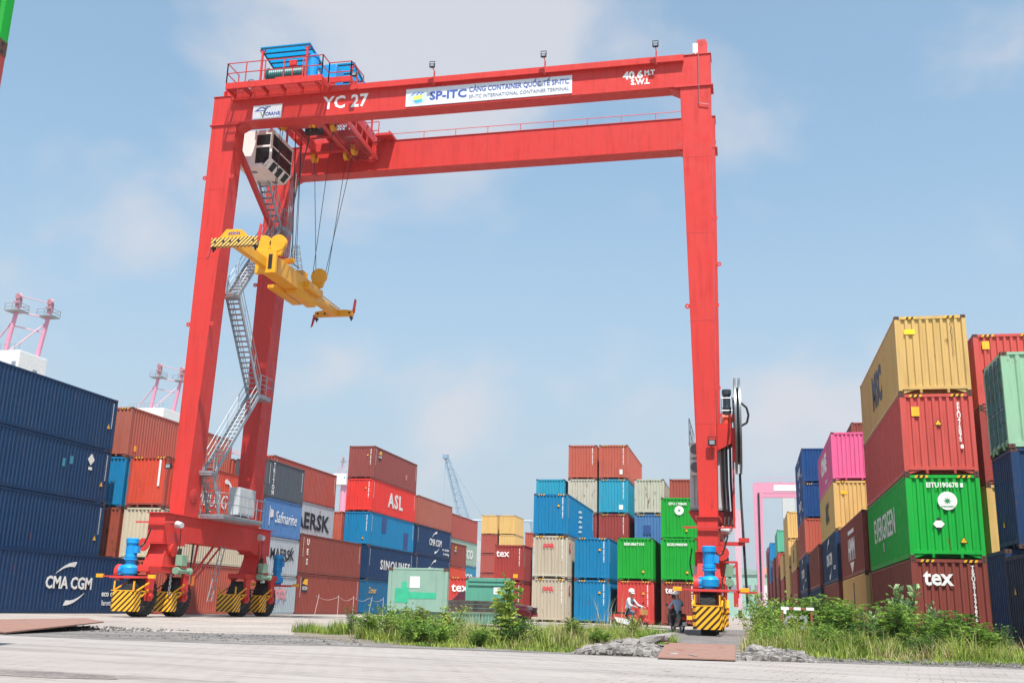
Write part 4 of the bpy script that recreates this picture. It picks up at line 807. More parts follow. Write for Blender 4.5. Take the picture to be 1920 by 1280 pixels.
for i in (0, 1):
    x = CL if i == 0 else CR2
    b = MB(); hw = .42; y0, y1 = 43.45, 54.6
    b.prism([(y0, 3.35), (y0 + 1.9, 3.35), (y0 + 2.3, 3.5), (y1 - 2.3, 3.5), (y1 - 1.9, 3.35), (y1, 3.35), (y1, 4.7), (y0, 4.7)], 'x', x - hw, x + hw)
    sb = cp(b, 'sill_beam', CRED, bevel=.012)
    b = MB(); b.box(x - hw - .09, x + hw + .09, y0 - .08, y1 + .08, 4.703, 4.745); b.box(x - hw - .06, x + hw + .06, y0, y0 + 2.0, 3.3, 3.348); b.box(x - hw - .06, x + hw + .06, y1 - 2.0, y1, 3.3, 3.348)
    for yy in (y0 + .85, y1 - .85):
        for s in (-1, 1): b.prism([(yy - .5, 3.9), (yy + .5, 3.9), (yy + .42, 3.0), (yy + .2, 2.78), (yy - .2, 2.78), (yy - .42, 3.0)], 'x', x + s * (hw + .02) - .03, x + s * (hw + .02) + .03)
    cp(b, 'flange_plates', CREDW, sb)
    b = MB(); b.beam((x - 1.0, y0 - .1, 4.28), (x + 1.0, y0 - .1, 4.28), .07); cp(b, 'light_bar', CREDW, sb)
    e = MB(); e.lathe((x - (.55 if i == 0 else -.55), y0 - .02, 3.25), (0, 1, 0), [(.08, 0), (.3, 0), (.3, .05), (.08, .05)], 16); cp(e, 'pin_plate', CRED, sb)
    for yc in (44.3, 53.75): bogie(i, yc, -1 if yc < 48 else 1)
    drive(x - (.38 if i == 0 else -.08), 42.3, crane)
    if i == 0: drive(x + .35, 56.0, crane)
    # hydraulic pack and cylinder on the inner side
    xi = x + .62
    for yy in (44.6, 53.2) if i == 0 else (44.6,):
        b = MB(); b.box(xi, xi + .35, yy - .2, yy + .28, 2.35, 2.85); hp = cp(b, 'hydraulic_box', GRNH, bevel=.01)
        b = MB(); b.cyl((xi + .2, yy - .35, 2.12), (xi + .2, yy + .75, 2.12), .12, n=12); b.cyl((xi + .2, yy - .45, 2.12), (xi + .2, yy - .3, 2.12), .17, n=12); b.cyl((xi + .2, yy + .7, 2.12), (xi + .2, yy + .85, 2.12), .17, n=12); b.cyl((xi + .2, yy, 1.85), (xi + .2, yy, 2.35), .06, n=8); cp(b, 'hydraulic_cylinder', GRNH, hp)
        b = MB(); b.cyl((xi + .05, yy, 2.85), (xi + .05, yy - .1, 4.3), .018, n=5); b.cyl((xi + .1, yy - .05, 2.86), (xi + .1, yy - .05, 3.15), .09, n=8); cp(b, 'hose', HOSE, hp)
        b = MB(); b.cyl((xi - .05, yy - .3, 4.25), (xi + .28, yy - .42, 4.2), .17, .13, 12); cp(b, 'spot_light', GREYP, sb)
    b = MB()
    for k in range(9): b.lathe((x + .5, 44.35, 2.2 - k * .14), ((1, 0, 0) if k % 2 else (0, 1, 0)), [(.03, -.015), (.07, -.015), (.07, .015), (.03, .015), (.03, -.015)], 8)
    cp(b, 'chain', GALV)
flood(-27.35, 44.75, 7.1, crane, arm=False); flood(-1.35, 44.8, 8.05, crane, arm=False)
# ladder, gusset frame and flasher below the left sill
b = MB()
for s in (0, .42): b.beam((-26.1, 47.5 + s, .75), (-26.1, 48.4 + s, 3.5), .04)
for k in range(9): q = k / 8; b.beam((-26.1, 47.5 + .9 * q, .8 + 2.6 * q), (-26.1, 47.92 + .9 * q, .8 + 2.6 * q), .03)
cp(b, 'ladder', GALV)
b = MB(); b.beam((-26.8, 47.3, 3.5), (-26.8, 46.9, 1.2), .09); b.beam((-26.8, 48.9, 3.5), (-26.8, 47.0, 1.9), .09); b.beam((-26.8, 49.6, 3.5), (-26.8, 47.0, 1.5), .07); cp(b, 'strut_frame', CREDW)
b = MB(); b.cyl((-26.75, 46.7, 1.0), (-26.75, 46.8, 3.5), .04, n=6); cp(b, 'cable', HOSE)
b = MB(); b.box(-26.6, -26.4, 46.35, 46.6, 1.5, 1.95); cp(b, 'beacon', mat('amber_lens', sr('e0782a'), .3)); b = MB(); b.box(-26.7, -26.45, 45.95, 46.3, 1.55, 2.1); cp(b, 'switch_box', GREYP)
# ---- stairs between the left legs
def stair(p0, p1, wd, name='stair_flight', parent=None, m=GALV):
    """flight in the YZ plane; p = (x, y, z) foot and head of the inner stringer"""
    e = bpy.data.objects.new(name, None); COL.objects.link(e); e.parent = crane; a = Vector(p0); c = Vector(p1); e.location = a - Vector(crane.location)
    c = c - a; a = Vector((0, 0, 0)); b = MB()
    for s in (0, wd): b.beam(a + Vector((s, 0, 0)), c + Vector((s, 0, 0)), .05, .2)
    b.build('stringers', m, e)
    n = int(abs(c.z) / .24); b = MB()
    for k in range(1, n): q = a + (c - a) * k / n; b.box(q.x + .03, q.x + wd - .03, q.y - .12, q.y + .12, q.z - .015, q.z + .015)
    b.build('treads', m, e)
    for s in (0, wd):
        b = MB(); h = Vector((s, 0, 1.0)); b.cyl(a + h, c + h, .022, n=5); h2 = Vector((s, 0, .55)); b.cyl(a + h2, c + h2, .018, n=5)
        for k in range(5): q = a + (c - a) * k / 4 + Vector((s, 0, 0)); b.cyl(q, q + Vector((0, 0, 1.0)), .02, n=5)
        b.build('handrail', m, e)
    return e
def landing(x0, x1, y0, y1, z, rails=''):
    e = bpy.data.objects.new('landing', None); COL.objects.link(e); e.parent = crane; e.location = Vector((x0, y0, z)) - Vector(crane.location)
    b = MB(); b.box(x0, x1, y0, y1, z - .1, z)
    k = y0
    b.box(x0 + .02, x1 - .02, y0 + .02, y1 - .02, z - .2, z - .1); b.build('deck', GALV, e, True)
    b = MB(); P4 = {'f': ((x0, y0), (x1, y0)), 'b': ((x0, y1), (x1, y1)), 'l': ((x0, y0), (x0, y1)), 'r': ((x1, y0), (x1, y1))}
    for ch in rails:
        (xa, ya), (xb, yb) = P4[ch]; n = max(1, round((abs(xb - xa) + abs(yb - ya)) / .9))
        for i in range(n + 1): b.cyl((xa + (xb - xa) * i / n, ya + (yb - ya) * i / n, z), (xa + (xb - xa) * i / n, ya + (yb - ya) * i / n, z + 1.05), .02, n=5)
        for hh in (1.05, .55): b.cyl((xa, ya, z + hh), (xb, yb, z + hh), .02, n=5)
    if rails: b.build('handrail', GALV, e, True)
    return e
SX = -26.35
landing(SX - .1, SX + 1.2, 46.6, 50.9, 4.95, 'frb')
stair((SX, 47.2, 4.95), (SX, 46.2, 6.95), .6)
landing(SX, SX + .7, 45.9, 46.5, 7.0, '')
stair((SX, 46.3, 7.0), (SX, 50.2, 11.7), .7)
landing(SX, SX + .75, 50.1, 51.5, 11.75, 'br')
stair((SX + .0, 50.1, 11.75), (SX + .0, 46.9, 16.2), .7)
landing(SX, SX + .75, 46.2, 47.0, 16.3, '')
stair((SX, 46.8, 16.3), (SX, 50.9, 21.6), .7)
landing(SX, SX + .9, 50.8, 52.0, 21.7, 'fr')
stair((SX + .1, 50.9, 21.7), (SX + .1, 48.6, 24.0), .6, m=GALV)
b = MB(); b.beam((SX + .4, 46.0, 24.1), (SX + .4, 51.8, 20.6), .22, .3); cp(b, 'diagonal_brace', CREDW)
b = MB()
for k in range(4): b.cyl((SX + .9 + .1 * k, 51.3, 20.0), (SX + .9 + .1 * k, 51.3, 25.2), .02, n=5)
cp(b, 'cable_run', GALV)
b = MB(); b.box(SX + .35, SX + .95, 48.5, 50.3, 5.1, 6.5); cb = cp(b, 'electrical_cabinet', GREYP, bevel=.015)
b = MB(); b.box(SX + .95, SX + .965, 48.55, 49.37, 5.2, 6.4); b.box(SX + .95, SX + .965, 49.4, 50.25, 5.2, 6.4); cp(b, 'cabinet_door', mat('cabinet_door_grey', sr('b8bcbd'), .4), cb)
# ---- electrical house and cable reel on the right legs
b = MB(); b.box(-2.42, -.85, 46.7, 51.3, 5.3, 8.3); eh = cp(b, 'electrical_house', GREYP, bevel=.02)
b = MB()
for z in (5.3, 8.24): b.box(-2.45, -.82, 46.67, 51.33, z, z + .1)
for x in (-2.25, -2.05, -1.0): b.box(x, x + .03, 46.68, 46.7, 5.5, 8.2)
cp(b, 'house_trim', mat('trim_grey', sr('8d9192'), .5), eh)
for z in (6.85, 7.65):
    b = MB(); b.box(-2.38, -1.86, 46.25, 46.66, z, z + .62); ac = cp(b, 'air_conditioner', CREAMP, eh, .01)
    b = MB(); b.lathe((-2.14, 46.24, z + .31), (0, -1, 0), [(.0, .012), (.23, .012), (.23, 0)], 18)
    for k in range(8): b.beam((-2.36, 46.23, z + .06 + k * .07), (-1.9, 46.23, z + .06 + k * .07), .012)
    cp(b, 'fan_grille', mat('grille_dark', sr('6a6d6e'), .6), ac)
railing([(-2.42, 46.7, 8.35), (-2.42, 51.2, 8.35)], 1.1, GALV, parent=eh); railing([(-.95, 46.6, 9.2), (-.45, 46.6, 9.2), (-.45, 48.4, 9.2)], 1.15, GALV, parent=eh)
b = MB(); b.prism([(-2.55, 5.27), (-2.1, 4.6), (-1.9, 4.2), (-1.2, 4.2), (-.7, 4.7), (-.5, 5.27)], 'y', 46.8, 51.0); cp(b, 'house_support', CREDW)
b = MB(); b.prism([(-1.2, 8.95), (-.45, 8.95), (-.45, 8.3), (-1.2, 7.9)], 'y', 46.4, 47.6); b.box(-1.15, -.5, 46.5, 47.5, 8.96, 9.15); cp(b, 'reel_bracket', CRED)
b = MB(); b.cyl((-.75, 47.0, 9.2), (-.75, 47.0, 9.5), .26, n=14); b.cyl((-.95, 47.0, 9.5), (-.35, 47.0, 9.5), .18, n=12); cp(b, 'reel_gearbox', mat('gearbox_orange', sr('d8533a'), .4))
b = MB(); b.lathe((-.72, 47.0, 9.7), (0, 0, 1), [(.0, 0), (.2, 0), (.2, .3), (.17, .32), (.17, .85), (.21, .87), (.21, 1.1), (0, 1.12)], 14); cp(b, 'reel_motor', mat('motor_dark', sr('33424a'), .4))
e_ = bpy.data.objects.new('cable_reel', None); COL.objects.link(e_); e_.parent = crane; e_.location = Vector((-.26, 47.4, 9.2)) - Vector(crane.location); e_.rotation_euler = (0, 0, R(1.2))
for s in (-.1, .1):
    b = MB(); b.lathe((s, 0, 0), (1, 0, 0), [(2.12, -.03), (2.2, -.045), (2.2, .045), (2.12, .03), (2.12, -.03)], 64)
    for k in range(12): a = k * math.pi / 6; b.beam((s, math.cos(a) * .3, math.sin(a) * .3), (s, math.cos(a) * 2.14, math.sin(a) * 2.14), .03)
    b.build('reel_flange', mat('reel_steel%d' % (s > 0), sr('84888a'), .35, .7), e_)
b = MB(); b.lathe((-.1, 0, 0), (1, 0, 0), [(.4, 0), (.4, .2)], 24); b.lathe((-.08, 0, 0), (1, 0, 0), [(1.2, 0), (1.75, 0), (1.75, .16), (1.2, .16), (1.2, 0)], 48); b.build('cable_coil', HOSE, e_)
b = MB(); b.tube([(-.2, 0, 1.15), (.15, 0, 1.1), (.42, 0, .85), (.5, 0, .5), (.42, 0, .15), (.12, 0, -.02)], .05, 8); b.build('slip_ring_hose', HOSE, e_)
b = MB(); b.tube([(-.22, 47.3, 7.0), (-.2, 47.0, 5.8), (-.15, 46.4, 4.3), (-.1, 46.0, 2.6), (-.05, 45.8, 1.3)], .055, 8); cp(b, 'supply_cable', HOSE)
b = MB(); b.box(-1.2, -.1, 45.95, 46.1, 3.72, 3.88); b.box(-.35, .1, 45.9, 46.15, 3.86, 4.05); cp(b, 'cable_guide', CREDW)
b = MB()
for k, x in enumerate((-.95, -.78, -.62)): b.tube([(x, 46.5, 8.4), (x, 46.55, 6.5), (x + .05, 46.6, 5.0), (x + .02, 46.4, 4.6)], .055, 6)
cp(b, 'cable_bundle', HOSE)
b = MB(); b.box(-1.05, -.6, 46.4, 46.5, 4.4, 4.6); b.beam((-.52, 46.45, 4.5), (-.48, 46.45, 8.3), .09); b.beam((-.45, 46.4, 7.4), (-.42, 46.4, 8.9), .14); cp(b, 'cable_trunking', CRED)
b = MB(); b.beam((-.95, 44.5, 2.95), (-.4, 44.5, 2.95), .09); b.beam((-.45, 44.5, 2.95), (-.42, 44.5, 1.5), .1); b.beam((-.5, 44.5, 1.75), (.35, 44.5, 1.72), .1); b.box(-.6, -.42, 44.4, 44.6, 1.15, 1.75); b.beam((-.9, 44.5, 2.4), (-.42, 44.5, 2.9), .07); cp(b, 'cable_arm', CREDW)
b = MB()
for s in (0, .42): b.beam((.05 + s, 44.6, .35), (.05 + s, 44.6, 1.65), .035)
for k in range(5): b.box(.05, .47, 44.5, 44.7, .45 + k * .24, .47 + k * .24)
cp(b, 'step_ladder', GALV)
b = MB(); b.tube([(-1.6, 44.93, 26.9), (-1.6, 44.93, 24.3), (-1.15, 44.93, 24.2)], .02, 5); cp(b, 'conduit', mat('conduit_grey', sr('9a6a6c'), .5))
b = MB(); b.box(-1.85, -1.62, 45.0, 45.15, 27.05, 27.55); b.cyl((-1.73, 45.05, 26.9), (-1.73, 45.05, 27.05), .05, n=8); cp(b, 'control_box', CREAMP)
b = MB(); b.box(-2.25, -1.97, 44.5, 44.56, 2.25, 2.8); cp(b, 'grey_panel', GREYP)
b = MB(); b.tube([(-2.28, 44.6, 3.5), (-2.38, 44.6, 2.9), (-2.3, 44.6, 2.4), (-2.1, 44.6, 2.2)], .03, 5); b.tube([(-1.0, 44.4, 3.4), (-.9, 44.3, 2.8), (-1.0, 44.2, 2.3)], .03, 5); cp(b, 'hydraulic_hoses', HOSE)

# ------------------------------------------------------------------ trolley with cab
CAYAN = bpy.data.materials.new('canopy_sheet'); CAYAN.use_nodes = True; q_ = CAYAN.node_tree; tl_ = N(q_, 'ShaderNodeBsdfTranslucent'); tl_.inputs[0].default_value = (.06, .50, .72, 1); q_.nodes['Principled BSDF'].inputs['Base Color'].default_value = (.02, .36, .60, 1); q_.nodes['Principled BSDF'].inputs['Roughness'].default_value = .4
mx_ = N(q_, 'ShaderNodeMixShader'); mx_.inputs[0].default_value = .8; LK(q_, q_.nodes['Principled BSDF'].outputs[0], mx_.inputs[1]); LK(q_, tl_.outputs[0], mx_.inputs[2]); LK(q_, mx_.outputs[0], q_.nodes['Material Output'].inputs[0])
tro = thing('crane_trolley', 'red hoist trolley with blue canopies and railings on top of the crane girders', 'crane trolley', (-22.8, 48.5, 27.1))
def tp(b, name, m, parent=None, bevel=0): return b.build(name, m, parent or tro, True, bevel)
b = MB(); b.box(-25.2, -20.6, 45.1, 45.7, 27.1, 27.6); b.box(-25.2, -20.6, 52.0, 52.5, 27.1, 27.6)
for x in (-25.2, -23.2, -21.0): b.box(x, x + .4, 45.7, 52.0, 26.95, 27.45)
for y in (46.6, 48.2, 49.8, 51.2): b.box(-24.8, -21.0, y, y + .25, 26.6, 26.95)
tp(b, 'trolley_frame', CREDW, bevel=.01)
b = MB(); b.box(-25.9, -20.5, 43.75, 43.83, 26.66, 27.0); b.box(-25.9, -20.5, 45.0, 45.08, 26.97, 27.25); b.box(-25.9, -25.82, 43.83, 45.0, 26.66, 26.95); b.box(-20.58, -20.5, 43.83, 45.0, 26.66, 26.95)
for k in range(5): x = -25.0 + k * 1.0; b.box(x, x + .06, 43.83, 45.0, 26.7, 26.95)
wk = tp(b, 'walkway_frame', CRED)
GRATE = mat('grating_red', sr('a03a34'), .6)
def grating(x0, x1, y0, y1, z, par, step=.11):
    b = MB()
    n = int((x1 - x0) / step)
    for i in range(n): x = x0 + i * step; b.box(x, x + .03, y0, y1, z, z + .03)
    for i in range(int((y1 - y0) / .4) + 1): y = y0 + i * .4; b.box(x0, x1, y, y + .02, z + .031, z + .04)
    return tp(b, 'grating', GRATE, par)
grating(-25.8, -20.6, 43.85, 44.95, 26.9, wk)
b = MB(); b.box(-20.45, -19.3, 44.6, 44.68, 26.98, 27.28); b.box(-19.36, -19.3, 44.68, 46.5, 26.98, 27.25); tp(b, 'side_walkway_frame', CRED)
def trail(pts, h, step=1.0, name='handrail', mid=1, r=.028):
    b = MB()
    for a, c in zip(pts[:-1], pts[1:]):
        a = Vector(a); c = Vector(c); n = max(1, round((c - a).length / step))
        for i in range(n + 1): q = a + (c - a) * i / n; b.beam(q, q + Vector((0, 0, h)), r * 1.7)
        for k in range(mid + 1): z = h * (1 - k / (mid + 1)); b.cyl(a + Vector((0, 0, z)), c + Vector((0, 0, z)), r, n=6)
    return tp(b, name, CREDW)
trail([(-25.9, 45.0, 27.0), (-25.9, 43.8, 27.0), (-20.55, 43.8, 27.0), (-20.55, 44.65, 27.0), (-19.33, 44.65, 27.0), (-19.33, 46.4, 27.1)], 1.15, 1.05)
trail([(-25.3, 46.8, 27.5), (-25.3, 52.3, 27.5), (-20.6, 52.3, 27.5)], 1.1, 1.1)
def canopy(x0, x1, y0, y1, zf, zb, zd):
    e = bpy.data.objects.new('canopy', None); COL.objects.link(e); e.parent = tro; e.location = Vector((x0, y0, zf)) - Vector(tro.location)
    b = MB(); b.hexa([(x0, y0, zf), (x1, y0, zf), (x1, y1, zb), (x0, y1, zb)], [(x0, y0, zf + .05), (x1, y0, zf + .05), (x1, y1, zb + .05), (x0, y1, zb + .05)]); b.build('roof_sheet', CAYAN, e, True)
    b = MB(); n = 6
    for i in range(n): q = i / (n - 1) * .96 + .02; y = y0 + (y1 - y0) * q; z = zf + (zb - zf) * q; b.box(x0 + .03, x1 - .03, y - .025, y + .025, z - .07, z - .004)
    b.beam((x0 + .04, y0, zf - .06), (x0 + .04, y1, zb - .06), .05, .08); b.beam((x1 - .04, y0, zf - .06), (x1 - .04, y1, zb - .06), .05, .08); b.build('purlins', mat('purlin_dark%d' % int(-x0), sr('1d3c50'), .6), e, True)
    for x in (x0 + .12, x1 - .18):
        for (y, z) in ((y0 + .1, zf), (y1 - .1, zb)):
            b = MB(); b.beam((x, y, zd), (x, y, z - .12), .1); b.beam((x, y, z - .35), (x + .18, y, z - .08), .05); b.beam((x, y, z - .35), (x - .18, y, z - .08), .05); b.build('post', CREDW, e, True)
canopy(-25.35, -22.4, 46.0, 48.1, 30.3, 29.95, 27.5); canopy(-22.35, -20.55, 47.9, 51.6, 30.0, 29.3, 27.5)
DRUM = mat('drum_teal', sr('1d5c5c'), .45, noise=.1)
b = MB(); b.lathe((-25.0, 46.6, 28.8), (1, 0, 0), [(0, 0), (.5, 0), (.5, .08), (.38, .1)] + [(.38 + (.03 if k % 2 else 0), .12 + k * .06) for k in range(34)] + [(.38, 2.2), (.5, 2.22), (.5, 2.3), (0, 2.3)], 20); tp(b, 'hoist_drum', DRUM)
b = MB(); b.cyl((-22.45, 46.6, 28.1), (-22.45, 46.6, 29.7), .32, n=16); b.cyl((-22.45, 46.6, 29.7), (-22.45, 46.6, 29.85), .36, n=16); b.box(-22.7, -21.9, 46.2, 47.2, 27.5, 28.2); b.box(-21.9, -21.0, 46.5, 47.6, 27.5, 29.2); b.cyl((-21.5, 46.3, 28.1), (-21.5, 46.9, 28.1), .34, n=16); b.box(-20.95, -20.4, 47.0, 48.0, 27.3, 28.1); tp(b, 'hoist_motor', CBLUE, bevel=.02)
b = MB(); b.box(-24.2, -22.6, 45.8, 46.1, 27.5, 28.3); tp(b, 'machinery_base', CRED)
b = MB(); b.box(-23.4, -23.0, 45.7, 45.85, 28.9, 29.2); b.box(-23.22, -23.18, 45.75, 45.8, 28.29, 28.9); tp(b, 'control_box', CRED)
for k, (x0_, x1_, y0_, y1_, z0_, z1_) in enumerate(((-24.6, -21.2, 47.3, 47.7, 26.1, 26.6), (-24.6, -21.2, 50.6, 50.95, 26.1, 26.6), (-24.0, -23.7, 47.7, 50.6, 26.2, 26.55), (-22.2, -21.9, 47.7, 50.6, 26.2, 26.55))):
    b = MB(); b.box(x0_, x1_, y0_, y1_, z0_, z1_); b.box(x0_ + .1, x0_ + .2, y0_ + .05, y0_ + .15, z1_, 26.97); b.box(x1_ - .2, x1_ - .1, y1_ - .15, y1_ - .05, z1_, 26.97); tp(b, 'added_cross_beam', CREDW)  # extra cross beams added to fill and darken the trolley underside
b = MB(); b.cyl((-23.6, 49.0, 26.6), (-22.7, 49.0, 26.6), .25, n=14); b.box(-23.3, -23.0, 48.6, 49.4, 26.55, 26.95); tp(b, 'dark_underside_filler', mat('underside_shade', sr('3a2a2a'), .6))  # dark block added so the trolley underside reads as shaded
# underslung maintenance walkway at the rear right with sheaves
b = MB(); b.beam((-21.6, 46.3, 25.7), (-20.0, 51.2, 25.55), .1, .22) if 0 else None
b = MB(); b.box(-20.35, -20.25, 46.3, 51.7, 25.75, 26.0); b.box(-21.65, -21.55, 46.3, 51.7, 25.75, 26.0); b.box(-21.6, -20.3, 51.55, 51.65, 25.75, 26.0)
for y in (46.4, 48.1, 49.8, 51.5):
    for x in (-20.3, -21.6): b.beam((x, y, 26.0), (x, y, 27.1), .08)
wk2 = tp(b, 'hanging_walkway', CREDW); grating(-21.55, -20.35, 46.3, 51.6, 25.86, wk2, .16)
trail([(-20.28, 46.4, 25.95), (-20.28, 51.6, 25.95)], 1.15, .9); trail([(-19.6, 51.4, 26.4), (-19.6, 53.4, 26.4)], 1.1, .9)
b = MB(); b.box(-20.25, -19.3, 51.0, 53.3, 27.05, 27.2); tp(b, 'rear_platform', CREDW)
for (x, y) in ((-24.0, 46.7), (-22.3, 46.7), (-24.0, 51.0), (-22.0, 51.0), (-21.3, 47.3), (-21.3, 50.4)):
    b = MB(); b.box(x - .12, x + .12, y - .06, y + .3, 26.1, 26.7); sb_ = tp(b, 'sheave_block', CREDW)
    b = MB(); b.lathe((x - .1, y + .1, 26.0), (1, 0, 0), [(.1, 0), (.34, 0), (.3, .06), (.3, .14), (.34, .2), (.1, .2)], 20); tp(b, 'sheave', CYEL, sb_)
# cab
cab = bpy.data.objects.new('operator_cab', None); COL.objects.link(cab); cab.parent = tro; cab.location = Vector((-25.6, 48.2, 23.7)) - Vector(tro.location)
cx0, cx1, cy0, cy1, cz0, cz1 = -26.52, -24.62, 47.0, 49.55, 23.68, 25.85
b = MB(); t_ = .06
b.prism([(cx0, cz0), (cx1 - .35, cz0), (cx1 - .35, cz0 + .05), (cx0, cz0 + .05)], 'y', cy0, cy1)                                   # floor
b.box(cx0, cx1, cy0, cy1, cz1 - .08, cz1)                                                                                       # roof
b.box(cx0, cx0 + t_, cy0, cy1, cz0 + .05, cz1 - .08)
for y in (cy0, cy1 - t_):
    b.box(cx0 + t_, cx0 + .95, y, y + t_, cz0 + .05, cz1 - .08)
    b.box(cx0 + .95, cx1, y, y + t_, cz1 - .26, cz1 - .08); b.box(cx0 + .95, cx1 - .14, y, y + t_, cz1 - 1.02, cz1 - .9)
    b.box(cx0 + .95, cx1 - .5, y, y + t_, cz0 + .05, cz0 + .22)
    b.prism([(cx1 - .14, cz1 - .26), (cx1, cz1 - .26), (cx1, cz0 + .42), (cx1 - .35, cz0 + .05), (cx1 - .5, cz0 + .05), (cx1 - .14, cz0 + .46)], 'y', y, y + t_)
b.box(cx1 - t_, cx1, cy0 + t_, cy1 - t_, cz1 - .2, cz1 - .08); b.box(cx1 - t_, cx1, cy0 + t_, cy1 - t_, cz1 - 1.0, cz1 - .92); b.box(cx1 - t_, cx1, cy0 + t_, cy1 - t_, cz0 + .4, cz0 + .48)
b.hexa([(cx1 - .35, cy0 + t_, cz0), (cx1 - .29, cy0 + t_, cz0), (cx1 - .29, cy1 - t_, cz0), (cx1 - .35, cy1 - t_, cz0)], [(cx1 - .05, cy0 + t_, cz0 + .42), (cx1, cy0 + t_, cz0 + .42), (cx1, cy1 - t_, cz0 + .42), (cx1 - .05, cy1 - t_, cz0 + .42)])
b.build('cab_shell', CREAMP, cab, True, .01)
gl = bpy.data.materials.new('tinted_glass'); gl.use_nodes = True; q_ = gl.node_tree.nodes['Principled BSDF']; q_.inputs['Base Color'].default_value = (.02, .03, .035, 1); q_.inputs['Roughness'].default_value = .06; q_.inputs['Alpha'].default_value = .62
for y in (cy0 + .02, cy1 - .04):
    for (z0, z1) in ((cz1 - .9, cz1 - .26), (cz0 + .22, cz1 - 1.02)):
        b = MB(); b.box(cx0 + .95, cx1 - .14, y, y + .02, z0, z1); b.build('window', gl, cab, True)
for (z0, z1) in ((cz1 - .92, cz1 - .2), (cz0 + .48, cz1 - 1.0)):
    b = MB(); b.box(cx1 - .04, cx1 - .02, cy0 + t_, cy1 - t_, z0, z1); b.build('window', gl, cab, True)
for k in range(3):
    b = MB(); y = cy0 + .35 + k * .75; b.hexa([(cx1 - .31, y, cz0 - .012), (cx1 - .28, y, cz0 - .012), (cx1 - .28, y + .45, cz0 - .012), (cx1 - .31, y + .45, cz0 - .012)], [(cx1 - .02, y, cz0 + .38), (cx1 + .012, y, cz0 + .38), (cx1 + .012, y + .45, cz0 + .38), (cx1 - .02, y + .45, cz0 + .38)]); b.build('floor_window', DARK, cab, True)
for (x, y) in ((-26.0, 47.5), (-25.5, 49.0)):
    b = MB(); b.box(x, x + .3, y, y + .25, cz0 - .02, cz0 - .002); b.build('floor_grille', GR2, cab, True)
b = MB()
for x in (cx0 + .2, cx1 - .3):
    for y in (cy0 + .3, cy1 - .3): b.beam((x, y, cz1), (x, y, 27.0), .1)
b.build('hanger', CREDW, cab, True)
b = MB(); b.box(-25.7, -25.2, 48.3, 48.9, cz0 + .05, cz0 + .5); b.box(-25.75, -25.65, 48.3, 48.9, cz0 + .5, cz0 + 1.2); b.build('seat', DARK, cab, True)
# ------------------------------------------------------------------ spreader
SPX, SPY, SPZ, SPL = -23.6, 42.1, 17.3, 12.75
spr = thing('container_spreader', 'yellow telescopic container spreader with striped end beam hanging from the crane ropes', 'spreader', (SPX, SPY + SPL / 2, SPZ))
def pp(b, name, m, parent=None, bevel=0): return b.build(name, m, parent or spr, True, bevel)
def endbeam(y, near):
    b = MB(); hw = 1.2
    if near: b.prism([(SPX - hw, SPZ - .02), (SPX + hw, SPZ - .02), (SPX + hw, SPZ + .42), (SPX - hw, SPZ + .42)], 'y', y, y + .28)
    else: b.prism([(SPX - hw, SPZ + .05), (SPX + hw, SPZ + .05), (SPX + hw, SPZ + .35), (SPX + .7, SPZ + .42), (SPX - .7, SPZ + .42), (SPX - hw, SPZ + .35)], 'y', y, y + .28)
    o = pp(b, 'end_beam', STRIPE2 if near else CYEL, bevel=.015)
    c = MB()
    for x in (-1.0, -.55, -.2, .25, 1.0): c.cyl((SPX + x, y - .004, SPZ + .22), (SPX + x, y + .02, SPZ + .22), .07, n=10)
    pp(c, 'bolt_hole_shade', DARK, o)  # solid dark discs, coloured as the shade within bolt holes
    if near:
        c = MB(); c.prism([(SPX - .8, SPZ + .425), (SPX + .75, SPZ + .425), (SPX + .35, SPZ + .8), (SPX - .45, SPZ + .85)], 'y', y + .02, y + .1); hb = pp(c, 'head_board', CYEL)
        tt = text('lettering', 'stinis', .26, (SPX - .02, y + .015, SPZ + .63), 'f', BL2, None, bold=.02, width=.62); tt.parent = hb; tt.location = Vector(tt.location) - Vector(spr.location)
    for s in (-1, 1):
        c = MB(); c.box(SPX + s * 1.1 - .08, SPX + s * 1.1 + .08, y + .04, y + .24, SPZ - .12, SPZ - .02); c.cyl((SPX + s * 1.1, y + .14, SPZ - .24), (SPX + s * 1.1, y + .14, SPZ - .1), .05, n=8); pp(c, 'twist_lock', DARK, o)
        up = (s > 0)
        z0 = SPZ + .2 if up else SPZ + .2; z1 = SPZ + 1.1 if up else SPZ - .6
        c = MB(); x = SPX + s * 1.22; d = 1 if up else -1
        c.hexa([(x - .09, y - .02 + .1, z0), (x + .09, y + .08, z0), (x + .09, y + .13, z0), (x - .09, y + .13, z0)], [(x - .09 + s * .12, y + .08, z1), (x + .03 + s * .12, y + .08, z1 - d * .1), (x + .03 + s * .12, y + .13, z1 - d * .1), (x - .09 + s * .12, y + .13, z1)]); pp(c, 'flipper', mat('flipper_red', sr('c23a36'), .45), o)
endbeam(SPY, True); endbeam(SPY + SPL - .28, False)
b = MB(); b.box(SPX - .22, SPX + .12, SPY + .28, SPY + 6.2, SPZ + .02, SPZ + .5); pp(b, 'telescopic_arm', CYEL, bevel=.01)
b = MB(); b.box(SPX - .1, SPX + .3, SPY + 6.5, SPY + SPL - .28, SPZ + .02, SPZ + .42); b.beam((SPX + .38, SPY + 8, SPZ + .5), (SPX + .38, SPY + SPL - .3, SPZ + .45), .06); pp(b, 'telescopic_arm', CYEL, bevel=.01)
b = MB(); ya, yb = SPY + 3.3, SPY + 9.4
b.box(SPX - .35, SPX + .45, ya + .6, yb, SPZ - .15, SPZ + .75); b.box(SPX - .52, SPX + .6, ya, ya + .22, SPZ - .3, SPZ + .95)
mb_ = pp(b, 'main_frame', CYEL, bevel=.02)
